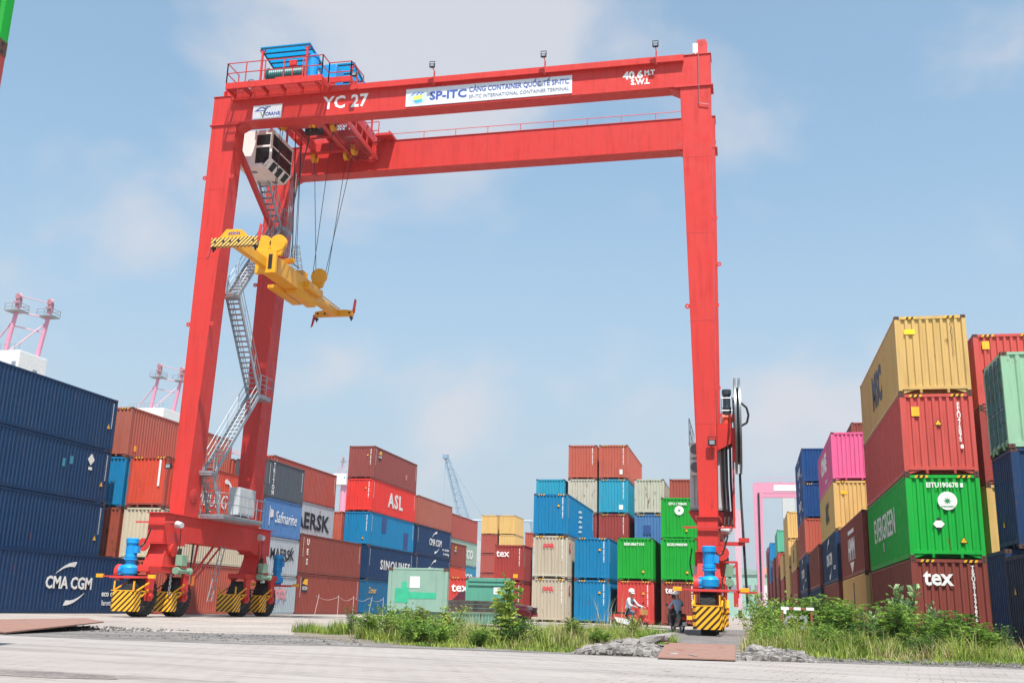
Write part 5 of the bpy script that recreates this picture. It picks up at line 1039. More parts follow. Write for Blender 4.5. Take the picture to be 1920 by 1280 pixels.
b = MB(); b.box(SPX + .2, SPX + .42, ya - .006, ya + .0, SPZ - .1, SPZ + .7); pp(b, 'arm_opening_shade', DARK, mb_)  # thin dark plate painted as the shade inside an arm opening
b = MB(); b.box(SPX - .9, SPX - .35, ya + 2.3, yb - .6, SPZ - .35, SPZ - .15); b.box(SPX + .45, SPX + .75, ya + 3.9, yb - .3, SPZ + .1, SPZ + .5); b.prism([(SPX - .35, SPZ - .15), (SPX + .45, SPZ - .15), (SPX + .3, SPZ - .4), (SPX - .2, SPZ - .4)], 'y', ya + 3.2, yb - .2); pp(b, 'side_box', CYEL, bevel=.015)
def sheavepair(y, two):
    b = MB()
    for x in ((-.38, .42) if two else (.35,)):
        b.lathe((SPX + x + .12, y, SPZ + 1.35), (0, 1, 0), [(0, 0), (.44, 0), (.46, .03), (.46, .23), (.44, .26), (0, .26)], 28)
    b.prism([(SPX - .45, SPZ + .7), (SPX + .75, SPZ + .7), (SPX + .95, SPZ + 1.2), (SPX - .6, SPZ + 1.2)] if two else [(SPX - .1, SPZ + .7), (SPX + .7, SPZ + .7), (SPX + .85, SPZ + 1.2), (SPX + .15, SPZ + 1.2)], 'y', y + .03, y + .23)
    pp(b, 'rope_sheave_housing', CYEL)
sheavepair(SPY + 3.45, True); sheavepair(SPY + 8.9, False); 
b = MB(); b.cyl((SPX - .1, SPY + 5.5, SPZ + 1.05), (SPX + .55, SPY + 5.5, SPZ + 1.1), .14, n=12); b.box(SPX - .3, SPX + .3, SPY + 7.2, SPY + 7.9, SPZ + .75, SPZ + 1.15); pp(b, 'hydraulic_motor', CYEL)
b = MB(); r0, r1, zc = .48, .16, SPZ + .8
for k in range(5): q = k / 4; r_ = r0 + (r1 - r0) * q; b.lathe((SPX + .1, SPY + 6.6, zc + 1.5 * q), (0, 0, 1), [(r_ - .012, -.012), (r_ + .012, -.012), (r_ + .012, .012), (r_ - .012, .012), (r_ - .012, -.012)], 16)
for k in range(8): a = k * math.pi / 4; b.beam((SPX + .1 + math.cos(a) * r0, SPY + 6.6 + math.sin(a) * r0, zc), (SPX + .1 + math.cos(a) * r1, SPY + 6.6 + math.sin(a) * r1, zc + 1.5), .018)
pp(b, 'cable_basket', mat('basket_steel', sr('b8a486'), .5, .3))
ROPE = mat('wire_rope', sr('33363a'), .5, .4)
def rope(a, c, r=.018, label=None):
    b = MB(); b.cyl(a, c, r, n=5); return pp(b, 'hoist_rope', ROPE)
ys = SPY + 3.5; yl = SPY + 8.95
for (x, y, tx, ty) in ((.75, ys + .1, -22.3, 47.0), (.9, ys + .1, -22.25, 46.75), (-.15, ys + .1, -24.0, 46.9), (.2, ys + .1, -24.1, 46.75), (.3, yl, -24.0, 51.1), (1.0, yl, -22.0, 51.1), (.15, SPY + 6.6, -23.6, 48.4), (.05, SPY + 6.6, -23.9, 49.0), (.8, yl + .1, -21.3, 50.5), (.1, yl, -21.3, 47.4)):
    rope((SPX + x, y, SPZ + 1.45 if y != SPY + 6.6 else SPZ + 1.4), (tx, ty, 26.0))
b = MB(); pts = [(SPX - .05, SPY + 6.4, SPZ + 2.4), (SPX - .1, SPY + 6.45, SPZ + 1.9), (SPX + .1, SPY + 6.5, SPZ + 1.2), (SPX + .4, SPY + 6.5, SPZ + 1.05)]; b.tube(pts, .03, 6); b.cyl((-24.1, 48.6, 26.4), pts[0], .03, n=6); pp(b, 'power_cable', HOSE)

# ------------------------------------------------------------------ flat rack, timber, car
RK = mat('rack_green', sr('7ab698'), .6, noise=.12, nscale=1.5); RK2 = mat('rack_patch', sr('35ab83'), .6)
fk = thing('flat_rack', 'empty pale green flat rack container with tall end walls standing in the yard', 'flat rack', (-12.63, 45.25, 0))
def fp(b, name, m, parent=None, bevel=0): return b.build(name, m, parent or fk, True, bevel)
fx0, fx1, fy0, fy1 = -13.85, -11.41, 39.3, 51.2
b = MB()
for x in (fx0, fx1 - .12): b.box(x, x + .12, fy0, fy1, .12, .62); b.box(x - .02, x + .14, fy0, fy1, .56, .63)
for k in range(16): y = fy0 + .4 + k * .74; b.box(fx0 + .12, fx1 - .12, y, y + .08, .3, .6)
for k in range(20): y = fy0 + .5 + k * .57; b.box(fx1, fx1 + .03, y, y + .06, .15, .56)
fp(b, 'base_frame', wornpaint('rack_paint', '79a892', .45, .6, .2))
b = MB(); b.box(fx0 + .1, fx1 - .1, fy0 + .2, fy1 - .2, .6, .64); fp(b, 'deck', mat('deck_wood', sr('6d5a48'), .8, noise=.25, nscale=6))
for (y, s) in ((fy0, 0), (fy1 - .22, 1)):
    b = MB(); b.box(fx0 + .14, fx1 - .14, y + .02, y + .08, .62, 2.2); b.box(fx0, fx0 + .14, y, y + .22, .12, 2.28); b.box(fx1 - .14, fx1, y, y + .22, .12, 2.28)
    if s: b.box(fx0 + .14, fx1 - .14, y - .02, y + .2, 2.1, 2.28); b.box(fx0 + .14, fx1 - .14, y - .05, y + .0, .7, .85); b.box(fx0 + .14, fx1 - .14, y - .03, y, 1.9, 2.0)
    else: b.box(fx0 + .14, fx1 - .14, y + .01, y + .1, 2.2, 2.28)
    ew = fp(b, 'end_wall', wornpaint('rack_wall%d' % s, '86a594' if not s else '539c86', .2, .6, .3), None, .01)
    for x in (fx0, fx1 - .17): b = MB(); b.box(x - .004, x + .174, y - .006, y + .17, 2.17, 2.285); b.box(x - .004, x + .174, y - .006, y + .17, .1, .22); b.mi = 0; fp(b, 'corner_casting', CASTM, ew)
    b = MB(); 
    if not s: b.box(-12.95, -12.55, y + .01, y + .018, 1.52, 1.95)
    else: b.box(-12.4, -12.05, y + .01, y + .018, 1.5, 1.85)
    fp(b, 'white_placard', WHITE, ew)
b = MB(); y = fy0 + .012; b.prism([(-13.55, .95), (-12.98, .95), (-12.98, 1.06), (-12.98, 1.1), (-11.85, 1.12), (-11.85, 1.35), (-12.98, 1.36), (-12.98, 1.52), (-13.08, 1.54), (-13.08, 1.75), (-13.28, 1.74), (-13.28, 1.5), (-13.55, 1.5)], 'y', y, y + .007); fp(b, 'green_touch_up', RK2)
TIM = mat('old_timber', sr('4a4541'), .9, noise=.3, nscale=5, bump=.4, bscale=20)
for i in range(2):
    t_ = thing('timber_stack', ['stack of three dark old timber beams lying on the flat rack deck, left one', 'stack of three dark old timber beams on the flat rack, right one'][i], 'timber', (-13.05 + i * 1.1, 47.6 + i * .9, .65), R(3 - 8 * i), 'timber beams on the flat rack')
    for k in range(3):
        b = MB(); b.box(-.6, .62, -.5, .3, k * .17, k * .17 + .155); b.build('beam', TIM, t_, bevel=.01)
car = thing('suv_car', 'dark red sport utility car parked behind the flat rack', 'car', (-14.0, 57, 0))
car.scale = (1.04, 1, 1)
CARP = mat('car_paint', sr('8c2a33'), .25, .2, noise=.03, coat=.8)
b = MB()
prof = [(-2.35, .45), (-2.3, 1.0), (-2.1, 1.12), (-1.55, 1.68), (-.1, 1.72), (.55, 1.62), (1.15, 1.12), (2.1, 1.0), (2.38, .8), (2.42, .42)]
def loft(prof, ys):
    b = MB(); vs = []
    for y, k, dz in ys: vs += [(x * k, y, .42 + (z - .42) * dz) for x, z in prof]
    n = len(prof); fs = []
    for i in range(len(ys) - 1): fs += [(i * n + j, i * n + (j + 1) % n, (i + 1) * n + (j + 1) % n, (i + 1) * n + j) for j in range(n)]
    fs += [tuple(range(n))[::-1], tuple((len(ys) - 1) * n + j for j in range(n))]; b.add(vs, fs); return b
b = loft(prof, [(-.9, .97, .62), (-.88, 1, .66), (-.72, .99, .98), (-.6, 1, 1), (.6, 1, 1), (.72, .99, .98), (.88, 1, .66), (.9, .97, .62)]); b.build('body', CARP, car, bevel=.04)
for s in (-1, 1):
    for (a0, a1, c0, c1) in ((-1.75, -.85, -1.45, -.8), (-.78, .25, -.75, .2), (.3, 1.0, .28, .6)):
        b = MB(); y0, y1 = s * .84, s * .735; b.hexa([(a0, y0, 1.12), (a1, y0, 1.12), (a1, y0 + s * .02, 1.12), (a0, y0 + s * .02, 1.12)], [(c0, y1, 1.58), (c1, y1, 1.58), (c1, y1 + s * .02, 1.58), (c0, y1 + s * .02, 1.58)]); b.build('side_window', GLASS, car)
    for x in (-1.45, 1.5):
        e = bpy.data.objects.new('wheel', None); COL.objects.link(e); e.parent = car; e.location = (x, s * .8, .36)
        b = MB(); b.lathe((0, -.12, 0), (0, 1, 0), [(0, .02), (.22, .02), (.25, 0), (.35, .01), (.36, .12), (.35, .23), (.25, .24), (0, .22)], 24); b.build('tyre', RUBBER, e)
        b = MB(); b.lathe((0, s * .09, 0), (0, s, 0), [(0, .04), (.2, .05), (.22, .03)], 12); b.build('rim', mat('alloy', sr('9a9da0'), .3, .8) if 'alloy' not in bpy.data.materials else bpy.data.materials['alloy'], e)
    b = MB(); b.box(2.22, 2.4, min(s * .5, s * .85), max(s * .5, s * .85), .78, .95); b.build('headlight', LAMPG, car, bevel=.02)
b = MB(); b.box(2.38, 2.43, -.45, .45, .55, .9); b.build('grille', DARK, car); 
b = MB(); b.hexa([(1.18, -.66, 1.13), (1.2, -.66, 1.13), (1.2, .66, 1.13), (1.18, .66, 1.13)], [(.6, -.6, 1.6), (.62, -.6, 1.62), (.62, .6, 1.62), (.6, .6, 1.6)]); b.build('windscreen', GLASS, car)
# ------------------------------------------------------------------ steel plates, rubble
RUSTP = wornpaint('rusty_plate', '8c695c', .45, .75, .3)
b = MB(); P4 = [(-1.69, 20.0), (-.27, 20.2), (-.33, 24.0), (-1.82, 23.9)]; b.add([(x, y, (.025 if y < 21 else .185)) for x, y in P4] + [(x, y, (.045 if y < 21 else .205)) for x, y in P4], [(3, 2, 1, 0), (4, 5, 6, 7), (0, 1, 5, 4), (1, 2, 6, 5), (2, 3, 7, 6), (3, 0, 4, 7)])
tag(b.build('steel_plate', RUSTP), 'rusty steel plate laid as a ramp in front of the right crane wheel', 'steel plate')
b = MB(); P4 = [(-15.6, 19.9, .03), (-16.6, 24.9, .19), (-19.0, 27.6, .2), (-22, 23.6, .06)]; b.add(P4 + [(x, y, z + .03) for x, y, z in P4], [(3, 2, 1, 0), (4, 5, 6, 7), (0, 1, 5, 4), (1, 2, 6, 5), (2, 3, 7, 6), (3, 0, 4, 7)])
tag(b.build('steel_plate', RUSTP), 'rusty steel plate with a raised corner at the left edge of the road', 'steel plate')
CONC = mat('broken_concrete', sr('87827e'), .9, noise=.3, nscale=4, bump=.8, bscale=12)
rk = random.Random(11)
def rock(name, x, y, z, sx, sy, sz, rz, seed, tl=0):
    bm = bmesh.new(); bmesh.ops.create_icosphere(bm, subdivisions=2, radius=1); r_ = random.Random(seed)
    dirs = [(Vector((r_.gauss(0, 1), r_.gauss(0, 1), r_.gauss(0, 1))).normalized(), r_.uniform(.5, .85)) for _ in range(9)]
    for v in bm.verts:
        p_ = v.co.copy()
        for d, c in dirs:
            k = p_.dot(d)
            if k > c: p_ -= d * (k - c)
        v.co = p_ * (1 + r_.uniform(-.06, .06))
    me = bpy.data.meshes.new(name); bm.to_mesh(me); bm.free(); me.materials.append(CONC); o = bpy.data.objects.new(name, me); COL.objects.link(o)
    o.location = (x, y, z); o.scale = (sx, sy, sz); o.rotation_euler = (r_.uniform(-.2, .2), tl, rz); return o
slabs = [(-3.25, 22.2, .08, .28, .2, .11, .2), (-2.85, 22.3, .1, .3, .2, .12, -.3), (-2.45, 22.6, .16, .26, .2, .16, .5), (-2.15, 22.4, .12, .3, .25, .12, .1), (-2.2, 23.2, .27, .45, .2, .1, .15), (-1.95, 23.5, .3, .5, .22, .1, .3), (-2.6, 23.0, .15, .2, .2, .14, .8), (-1.95, 22.3, .08, .24, .2, .1, 1.2), (-3.05, 21.9, .06, .2, .15, .09, .6), (.1, 23.2, .14, .22, .2, .15, .4), (.5, 22.9, .1, .16, .2, .1, .1), (.75, 22.4, .06, .12, .12, .08, .9), (-2.7, 21.8, .05, .14, .12, .08, .3), (1.1, 22.6, .05, .1, .1, .07, .2)]
for i, q in enumerate(slabs):
    o = rock('concrete_slab', q[0], q[1], q[2], q[3], q[4], q[5], q[6], i + 5, -.12)
    tag(o, 'broken grey concrete chunk in the rubble %s of the rusty plate ramp' % ('left' if q[0] < -1 else 'right'), 'concrete chunk', 'broken concrete chunks %s of the ramp' % ('left' if q[0] < -1 else 'right'))
def scree(name, zones, n, smin, smax, m, seed, label):
    r_ = random.Random(seed); b = MB()
    for _ in range(n):
        x0, x1, y0, y1, zf = r_.choices(zones, [z_[5] for z_ in zones])[0][:5]
        u = r_.random(); v = r_.random(); x = x0 + (x1 - x0) * u; y = y0 + (y1 - y0) * v; s = r_.uniform(smin, smax) * (1 if r_.random() < .85 else 1.8)
        e = 4 * u * (1 - u); z = zf * e * (.3 + .7 * v) * r_.uniform(.6, 1)
        pts = []
        for k in range(8):
            sx_, sy_, sz_ = (1 if k & 1 else -1), (1 if k & 2 else -1), (1 if k & 4 else -1)
            pts.append(Vector((x + sx_ * s * r_.uniform(.4, 1), y + sy_ * s * r_.uniform(.4, 1), max(0, z + sz_ * s * r_.uniform(.3, .8)))))
        b.add(pts, [(0, 2, 3, 1), (4, 5, 7, 6), (0, 1, 5, 4), (1, 3, 7, 5), (3, 2, 6, 7), (2, 0, 4, 6)])
    return tag(b.build(name, m), label, 'rubble', kind='stuff')
scree('rubble', [(-3.5, -1.6, 20.9, 23.8, .26, 5), (-.3, 1.3, 21.0, 23.6, .17, 2.2), (-1.9, -.2, 20.6, 23.8, .1, 1.5)], 2600, .02, .06, CONC, 4, 'crushed pale concrete rubble on both sides of the rusty plate ramp')
scree('loose_gravel', [(-23, -15, 23.5, 27, .04, 1.2), (1.2, 7, 21.9, 23.4, .05, 1.6), (-14, -8, 20.8, 25.5, .0, 1)], 2000, .01, .032, mat('grey_gravel', sr('75726f'), .9, noise=.3, nscale=3), 9, 'loose grey gravel along the edge of the road')
# ------------------------------------------------------------------ vegetation
def leafmat(name, c1, c2, nscale=3, tr=.35):
    m = bpy.data.materials.new(name); m.use_nodes = True; t = m.node_tree; p = t.nodes['Principled BSDF']; o = t.nodes['Material Output']
    p.inputs['Roughness'].default_value = .6; p.inputs['Specular IOR Level'].default_value = .3
    g = N(t, 'ShaderNodeNewGeometry'); n = N(t, 'ShaderNodeTexNoise'); n.inputs['Scale'].default_value = nscale; n.inputs['Detail'].default_value = 4; LK(t, g.outputs['Position'], n.inputs['Vector'])
    r = N(t, 'ShaderNodeValToRGB'); r.color_ramp.elements[0].position = .34; r.color_ramp.elements[1].position = .66; r.color_ramp.elements[0].color = sr(c1); r.color_ramp.elements[1].color = sr(c2)
    ri = N(t, 'ShaderNodeMath', operation='MULTIPLY_ADD'); LK(t, g.outputs['Random Per Island'], ri.inputs[0]); ri.inputs[1].default_value = .3; ri.inputs[2].default_value = -.15
    ad = N(t, 'ShaderNodeMath', operation='ADD'); LK(t, n.outputs['Fac'], ad.inputs[0]); LK(t, ri.outputs[0], ad.inputs[1]); LK(t, ad.outputs[0], r.inputs[0]); LK(t, r.outputs[0], p.inputs['Base Color'])
    tl = N(t, 'ShaderNodeBsdfTranslucent'); LK(t, r.outputs[0], tl.inputs['Color']); mx = N(t, 'ShaderNodeMixShader'); mx.inputs[0].default_value = tr; LK(t, p.outputs[0], mx.inputs[1]); LK(t, tl.outputs[0], mx.inputs[2]); LK(t, mx.outputs[0], o.inputs[0])
    return m
LG = leafmat('leaf_green', '476f28', '93b24a'); LD = leafmat('leaf_dark', '2c4f22', '5f8434'); GRS = leafmat('grass_green', '5c7a2c', 'a9b556', 1.2); DRY = leafmat('grass_dry', '8f8452', 'c4b487', 1.5); LSAP = leafmat('leaf_yellowgreen', '6f8f34', 'b5c25c', 2, .45); CAL = leafmat('leaf_greygreen', '6f8f5c', 'a9c08c', 2); STEM = mat('weed_stem', sr('6b6a45'), .8)
def blade(b, x, y, h, w_, az, bend, r_, z0=0, seg=3):
    ca, sa = math.cos(az), math.sin(az); px, py = -sa * w_, ca * w_; vs = []
    for k in range(seg + 1):
        q = k / seg; d = bend * h * q * q; z = z0 + h * (q - .25 * bend * q * q); ww = 1 - q ** 1.6
        vs += [(x + ca * d - px * ww, y + sa * d - py * ww, z), (x + ca * d + px * ww, y + sa * d + py * ww, z)]
    b.add(vs, [(2 * k, 2 * k + 1, 2 * k + 3, 2 * k + 2) for k in range(seg)])
def inpoly(x, y, P):
    c = False; j = len(P) - 1
    for i in range(len(P)):
        if (P[i][1] > y) != (P[j][1] > y) and x < (P[j][0] - P[i][0]) * (y - P[i][1]) / (P[j][1] - P[i][1]) + P[i][0]: c = not c
        j = i
    return c
def grass(name, poly, ntuft, hmin, hmax, m, seed, label, per=14, holes=(), w_=.009):
    r_ = random.Random(seed); b = MB(); xs = [p_[0] for p_ in poly]; ys_ = [p_[1] for p_ in poly]; c = 0; g_ = 0
    while c < ntuft and g_ < ntuft * 30:
        g_ += 1; x = r_.uniform(min(xs), max(xs)); y = min(ys_) + (max(ys_) - min(ys_)) * r_.random() ** 1.3
        if not inpoly(x, y, poly) or any(abs(x - h_[0]) < h_[2] and abs(y - h_[1]) < h_[3] for h_ in holes): continue
        if math.sin(x * 1.7 + seed) + math.sin(y * 2.3 + x * .7) + r_.uniform(-1.0, 1.0) < -.25: continue
        c += 1; hh = r_.uniform(hmin, hmax) * (.7 + .45 * math.sin(x * 2.1 + y) * math.sin(x * .9 - y * 1.7))
        for k in range(per):
            blade(b, x + r_.gauss(0, .09), y + r_.gauss(0, .09), hh * r_.uniform(.55, 1.1), w_ * r_.uniform(.7, 1.3), r_.uniform(0, 6.28), r_.uniform(.1, .9), r_)
    return tag(b.build(name, m), label, 'grass', kind='stuff')
VL = [(-10.6, 27.2), (-9.3, 24.6), (-7.3, 22.9), (-5.8, 22.2), (-3.6, 22.1), (-2.0, 24.2), (-1.95, 29), (-3.4, 33), (-6, 33), (-10, 31)]
VR = [(-.1, 24.6), (.7, 23.4), (1.6, 23.2), (3.4, 23.1), (5.5, 24.1), (6.8, 26.5), (7.4, 31.5), (8.6, 37.5), (4.9, 38), (2.8, 48), (.3, 48), (.1, 36)]
grass('tall_grass', VL, 1500, .25, .62, GRS, 3, 'tall green grass growing on the verge left of the right crane leg')
grass('tall_grass', VR, 2300, .3, .8, GRS, 5, 'tall green grass growing on the verge below the right hand containers')
grass('tall_grass', [(-4.6, 25.5), (-2.1, 25.0), (-2.0, 29), (-2.9, 33), (-6.5, 33.5)], 700, .3, .7, GRS, 21, 'tall green grass in front of the two motorbikes')
grass('dry_grass', VL, 480, .3, .85, DRY, 8, 'dry straw coloured grass mixed into the left verge', 10)
grass('dry_grass', VR, 560, .4, .95, DRY, 9, 'dry straw coloured grass mixed into the right verge', 10)
grass('low_grass', [(-12.9, 29.5), (-12.7, 27.7), (-11.4, 27.2), (-10.9, 28.6), (-11.5, 30)], 160, .2, .5, GRS, 13, 'small isolated patch of grass on the gravel left of the verge')
grass('edge_grass', [(-8.8, 23.6), (-7.0, 21.9), (-3.6, 21.6), (-2.2, 23.9), (-5, 24), (-8, 25)], 420, .08, .22, GRS, 14, 'short ragged grass along the road edge in front of the left verge', 12)
grass('edge_grass', [(.3, 23.6), (1.6, 22.7), (3.8, 22.5), (6.2, 23.9), (6.5, 25.2), (2, 24.2)], 420, .08, .25, GRS, 15, 'short ragged grass along the road edge in front of the right verge', 12)
_sh = {}
def shrub_mesh(kind, seed):
    if (kind, seed) in _sh: return _sh[(kind, seed)]
    r_ = random.Random(seed * 31 + 7); st = MB(); lf = MB()
    def leaf(p_, d, L, W_):
        d = d.normalized(); s_ = d.cross(Vector((r_.gauss(0, 1), r_.gauss(0, 1), r_.gauss(0, 1)))).normalized() * W_; n_ = d.cross(s_).normalized() * W_ * .35
        a = p_; m_ = p_ + d * L * .5 ; t_ = p_ + d * L
        lf.add([a, m_ + s_ + n_, t_, m_ - s_ + n_], [(0, 1, 2), (0, 2, 3)])
    ns = {'bush': 26, 'feather': 24, 'sapling': 4, 'calo': 9, 'spray': 12}[kind]
    for i in range(ns):
        az = r_.uniform(0, 6.28); lean = {'bush': .75, 'feather': .6, 'sapling': .28, 'calo': .42, 'spray': .45}[kind] * r_.uniform(.2, 1); H_ = r_.uniform(.6, 1)
        p_ = Vector((r_.gauss(0, .03), r_.gauss(0, .03), 0)); d = Vector((math.cos(az) * lean, math.sin(az) * lean, 1)).normalized(); seg = 8; pts = [p_.copy()]
        for k in range(seg): d = (d + Vector((r_.gauss(0, .1), r_.gauss(0, .1), -.02))).normalized(); p_ = p_ + d * H_ / seg; pts.append(p_.copy())
        st.tube(pts, .008 if kind != 'calo' else .014, 4)
        for k in range(1, len(pts)):
            a = pts[k]; f = k / seg
            if kind in ('bush', 'spray'):
                for q in range(12 if kind == 'bush' else 9):
                    dd = Vector((r_.gauss(0, 1), r_.gauss(0, 1), r_.gauss(.2, .7))).normalized(); bp_ = a + dd * r_.uniform(.01, .12)
                    leaf(bp_, dd + Vector((0, 0, -.2)), r_.uniform(.05, .09), r_.uniform(.014, .026))
            elif kind in ('feather', 'sapling'):
                for q in range(4 if kind == 'feather' else 5):
                    if kind == 'sapling' and f < .25: continue
                    dd = Vector((math.cos(r_.uniform(0, 6.28)), math.sin(r_.uniform(0, 6.28)), r_.uniform(-.1, .7))).normalized(); tip = a; fl = (.2 if kind == 'feather' else .26) * (1.1 - f * .5)
                    side = dd.cross(Vector((0, 0, 1))).normalized()
                    for j in range(7):
                        c_ = a + dd * fl * (j + 1) / 7 - Vector((0, 0, .05 * (j / 7) ** 2))
                        for s_ in (-1, 1): leaf(c_, side * s_ + dd * .5, r_.uniform(.035, .06) * (1.3 if kind == 'sapling' else 1), .012 if kind == 'feather' else .017)
            elif kind == 'calo' and k >= 3:
                for s_ in (0, 1):
                    a2 = k * 1.57 + s_ * 3.14 + i; dd = Vector((math.cos(a2), math.sin(a2), r_.uniform(.4, .9)))
                    leaf(a, dd, r_.uniform(.13, .18), r_.uniform(.04, .052))
    _sh[(kind, seed)] = (st.mesh('stems', STEM), lf.mesh('foliage', LG)); return _sh[(kind, seed)]
def shrub(name, kind, seed, x, y, h_, m, label, sx=1.0):
    st, lf = shrub_mesh(kind, seed); o = thing(name, label, 'plant', (x, y, 0), seed * 1.3 + x, 'weeds and bushes on the verge'); o.scale = (h_ * sx, h_ * sx, h_)
    link('stems', st, o); link('foliage', lf, o, m)
WEEDS = [('leafy_sapling', 'sapling', 1, -5.35, 23.5, 1.62, LSAP, 'tall leafy sapling standing before the second pale green end wall', .8), ('leafy_sapling', 'bush', 2, -5.15, 23.3, .75, LD, 'dark leafy bush at the foot of the tall sapling', 1.1),
 ('weed_bush', 'bush', 3, -6.6, 22.6, .62, LG, 'bright green leafy weed at the right end of the left verge clump', 1.5), ('weed_bush', 'bush', 4, -7.4, 23.1, .7, LG, 'bright green leafy weed below the flat rack front wall', 1.5), ('weed_bush', 'spray', 5, -8.6, 24.6, .9, LG, 'loose green weed with long stems at the left end of the verge', 1.2),
 ('weed_bush', 'feather', 6, -7.9, 24.2, .85, GRS, 'feathery weed behind the bright leafy ones on the left verge', 1.2), ('weed_bush', 'spray', 7, -10.9, 28.0, .8, LD, 'slim dark weed at the right of the isolated grass patch', .6),
 ('weed_bush', 'bush', 8, -2.25, 25.2, .5, LG, 'low round leafy weed just left of the rusty plate', 1.3), ('weed_bush', 'feather', 9, -4.0, 24.4, .7, GRS, 'feathery weed in front of the bright blue container', 1.1),
 ('weed_bush', 'bush', 2, .8, 31.5, 1.35, LG, 'large leafy green bush right beside the crane step ladder', 1.0), ('weed_bush', 'bush', 4, 1.6, 33.5, 1.5, LG, 'large leafy green bush behind the C2 frame', .9), ('weed_bush', 'spray', 10, .4, 35.5, 1.7, LG, 'tall loose bush below the far pink crane leg', .8),
 ('weed_bush', 'feather', 11, 3.4, 27.0, 1.3, LG, 'large feathery bush right of the C2 frame', 1.1), ('weed_bush', 'feather', 12, 4.3, 26.4, 1.1, LG, 'feathery bush in front of the brown tex container corner', 1.2), ('weed_bush', 'feather', 6, 2.6, 25.6, .8, LD, 'darker feathery weed near the road right of the C2 frame', 1.3),
 ('weed_bush', 'bush', 3, 3.6, 24.4, .6, LD, 'small dark bush at the gravel edge', 1.2), ('weed_bush', 'feather', 9, 4.9, 25.2, .85, LG, 'feathery weed before the tex container front', 1.3), ('weed_bush', 'spray', 5, 5.6, 26.6, .8, LD, 'dark loose weed before the right corner of the tex container', 1.3),
 ('weed_bush', 'feather', 11, 5.4, 30.5, 1.1, LD, 'shaded feathery weed in front of the yellow strip at right', 1.4), ('weed_bush', 'spray', 7, 4.2, 31.5, 1.7, LD, 'tall thin dark bush in front of the yellow container on the ground', .7), ('weed_bush', 'bush', 8, 1.9, 26.2, .75, LG, 'leafy weed right below the C2 frame', 1.2),
 ('weed_bush', 'feather', 12, -9.4, 25.4, .7, LG, 'feathery light weed at the left tip of the verge', 1.2), ('weed_bush', 'spray', 10, -7.0, 24.6, .95, GRS, 'straggly yellowish weed before the flat rack wall', 1.0), ('weed_bush', 'bush', 2, -5.9, 22.9, .5, LG, 'low leafy weed left of the sapling', 1.4),
 ('weed_bush', 'spray', 5, -4.6, 23.0, .55, GRS, 'straggly yellowish weed right of the sapling', 1.5), ('weed_bush', 'feather', 6, -3.3, 23.6, .5, LG, 'low feathery weed left of the rubble', 1.4), ('weed_bush', 'spray', 7, -2.9, 27.0, .75, GRS, 'thin yellowish weed below the rider on the red motorbike', 1.0),
 ('weed_bush', 'spray', 7, 1.05, 28.2, .95, GRS, 'straggly yellowish weed growing in front of the C2 letters', 1.1), ('weed_bush', 'feather', 12, 1.7, 28.4, .75, LG, 'feathery weed in front of the right post of the C2 frame', 1.2), ('weed_bush', 'bush', 8, .65, 27.4, .7, LG, 'leafy weed before the left post of the C2 frame', 1.3), ('weed_bush', 'bush', 3, 1.3, 32.5, 1.5, LG, 'high leafy bush behind the C2 frame toward the far pink crane', 1.1), ('weed_bush', 'feather', 11, 2.1, 31.8, 1.5, LG, 'high feathery bush behind the C2 frame', 1.1),
 ('weed_bush', 'spray', 10, 2.2, 24.3, .65, GRS, 'straggly yellowish weed at the gravel right of the ramp', 1.4), ('weed_bush', 'bush', 4, .45, 26.3, .6, LG, 'leafy weed close to the right side of the plate ramp', 1.3), ('weed_bush', 'spray', 5, .2, 30.0, 1.1, GRS, 'tall straggly weed directly right of the striped guard', .9), ('weed_bush', 'feather', 9, 2.5, 30.5, 1.35, LG, 'high feathery bush between the C2 frame and the yellow container', 1.1),
 ('milkweed_shrub', 'calo', 1, 4.3, 31.8, 1.85, CAL, 'broad leaved grey green shrub before the corner of the tex container', .75), ('milkweed_shrub', 'calo', 2, 3.35, 30.4, 1.25, CAL, 'smaller broad leaved grey green shrub left of the tall one', .8), ('milkweed_shrub', 'calo', 3, 4.95, 31.3, 1.35, CAL, 'broad leaved grey green shoot right of the tall milkweed', .6)]
for q in WEEDS: shrub(*q)
# dry stalks in front of the red motorbike
b = MB(); r_ = random.Random(5)
for i in range(26):
    x = -4.1 + r_.gauss(0, .35); y = 31 + r_.gauss(0, .6); blade(b, x, y, r_.uniform(1.0, 1.6), .011, r_.uniform(0, 6.28), r_.uniform(.1, .5), r_, 0, 5)
tag(b.build('dry_stalks', DRY), 'tall pale dry stalks in front of the red motorbike', 'grass', kind='stuff')
# ------------------------------------------------------------------ C2 frame, stakes with rope
sg = thing('bay_sign', 'low rusty red and white pipe frame with grey letters C2 half hidden in weeds', 'sign', (1.25, 29.5, 0))
sg.scale = (.9, 1, .95)
b = MB(); RW = mat('rusty_red_pipe', sr('9a5442'), .7, noise=.3, nscale=8)
for x in (-.4, .42): b.cyl((x, 0, 0), (x, 0, 1.12), .035, n=8)
b.cyl((-.42, 0, .42), (.45, 0, .42), .025, n=8); b.build('frame', RW, sg)
b = MB(); b.box(-.45, -.22, -.04, .04, 1.06, 1.14); b.box(-.08, .12, -.04, .04, 1.06, 1.14); b.box(.28, .5, -.04, .04, 1.06, 1.14); b.box(-.38, -.3, -.04, .04, .95, 1.06); b.build('white_band', WHITE, sg)
b = MB(); b.box(-.22, -.08, -.03, .03, 1.07, 1.13); b.box(.12, .28, -.03, .03, 1.07, 1.13); b.build('red_band', RW, sg)
LET = mat('letter_grey', sr('8f9294'), .6, noise=.1)
for ch, x in (('C', -.2), ('2', .2)): text('letter', ch, .56, (x, -.05, .7), 'f', LET, sg, bold=.02)
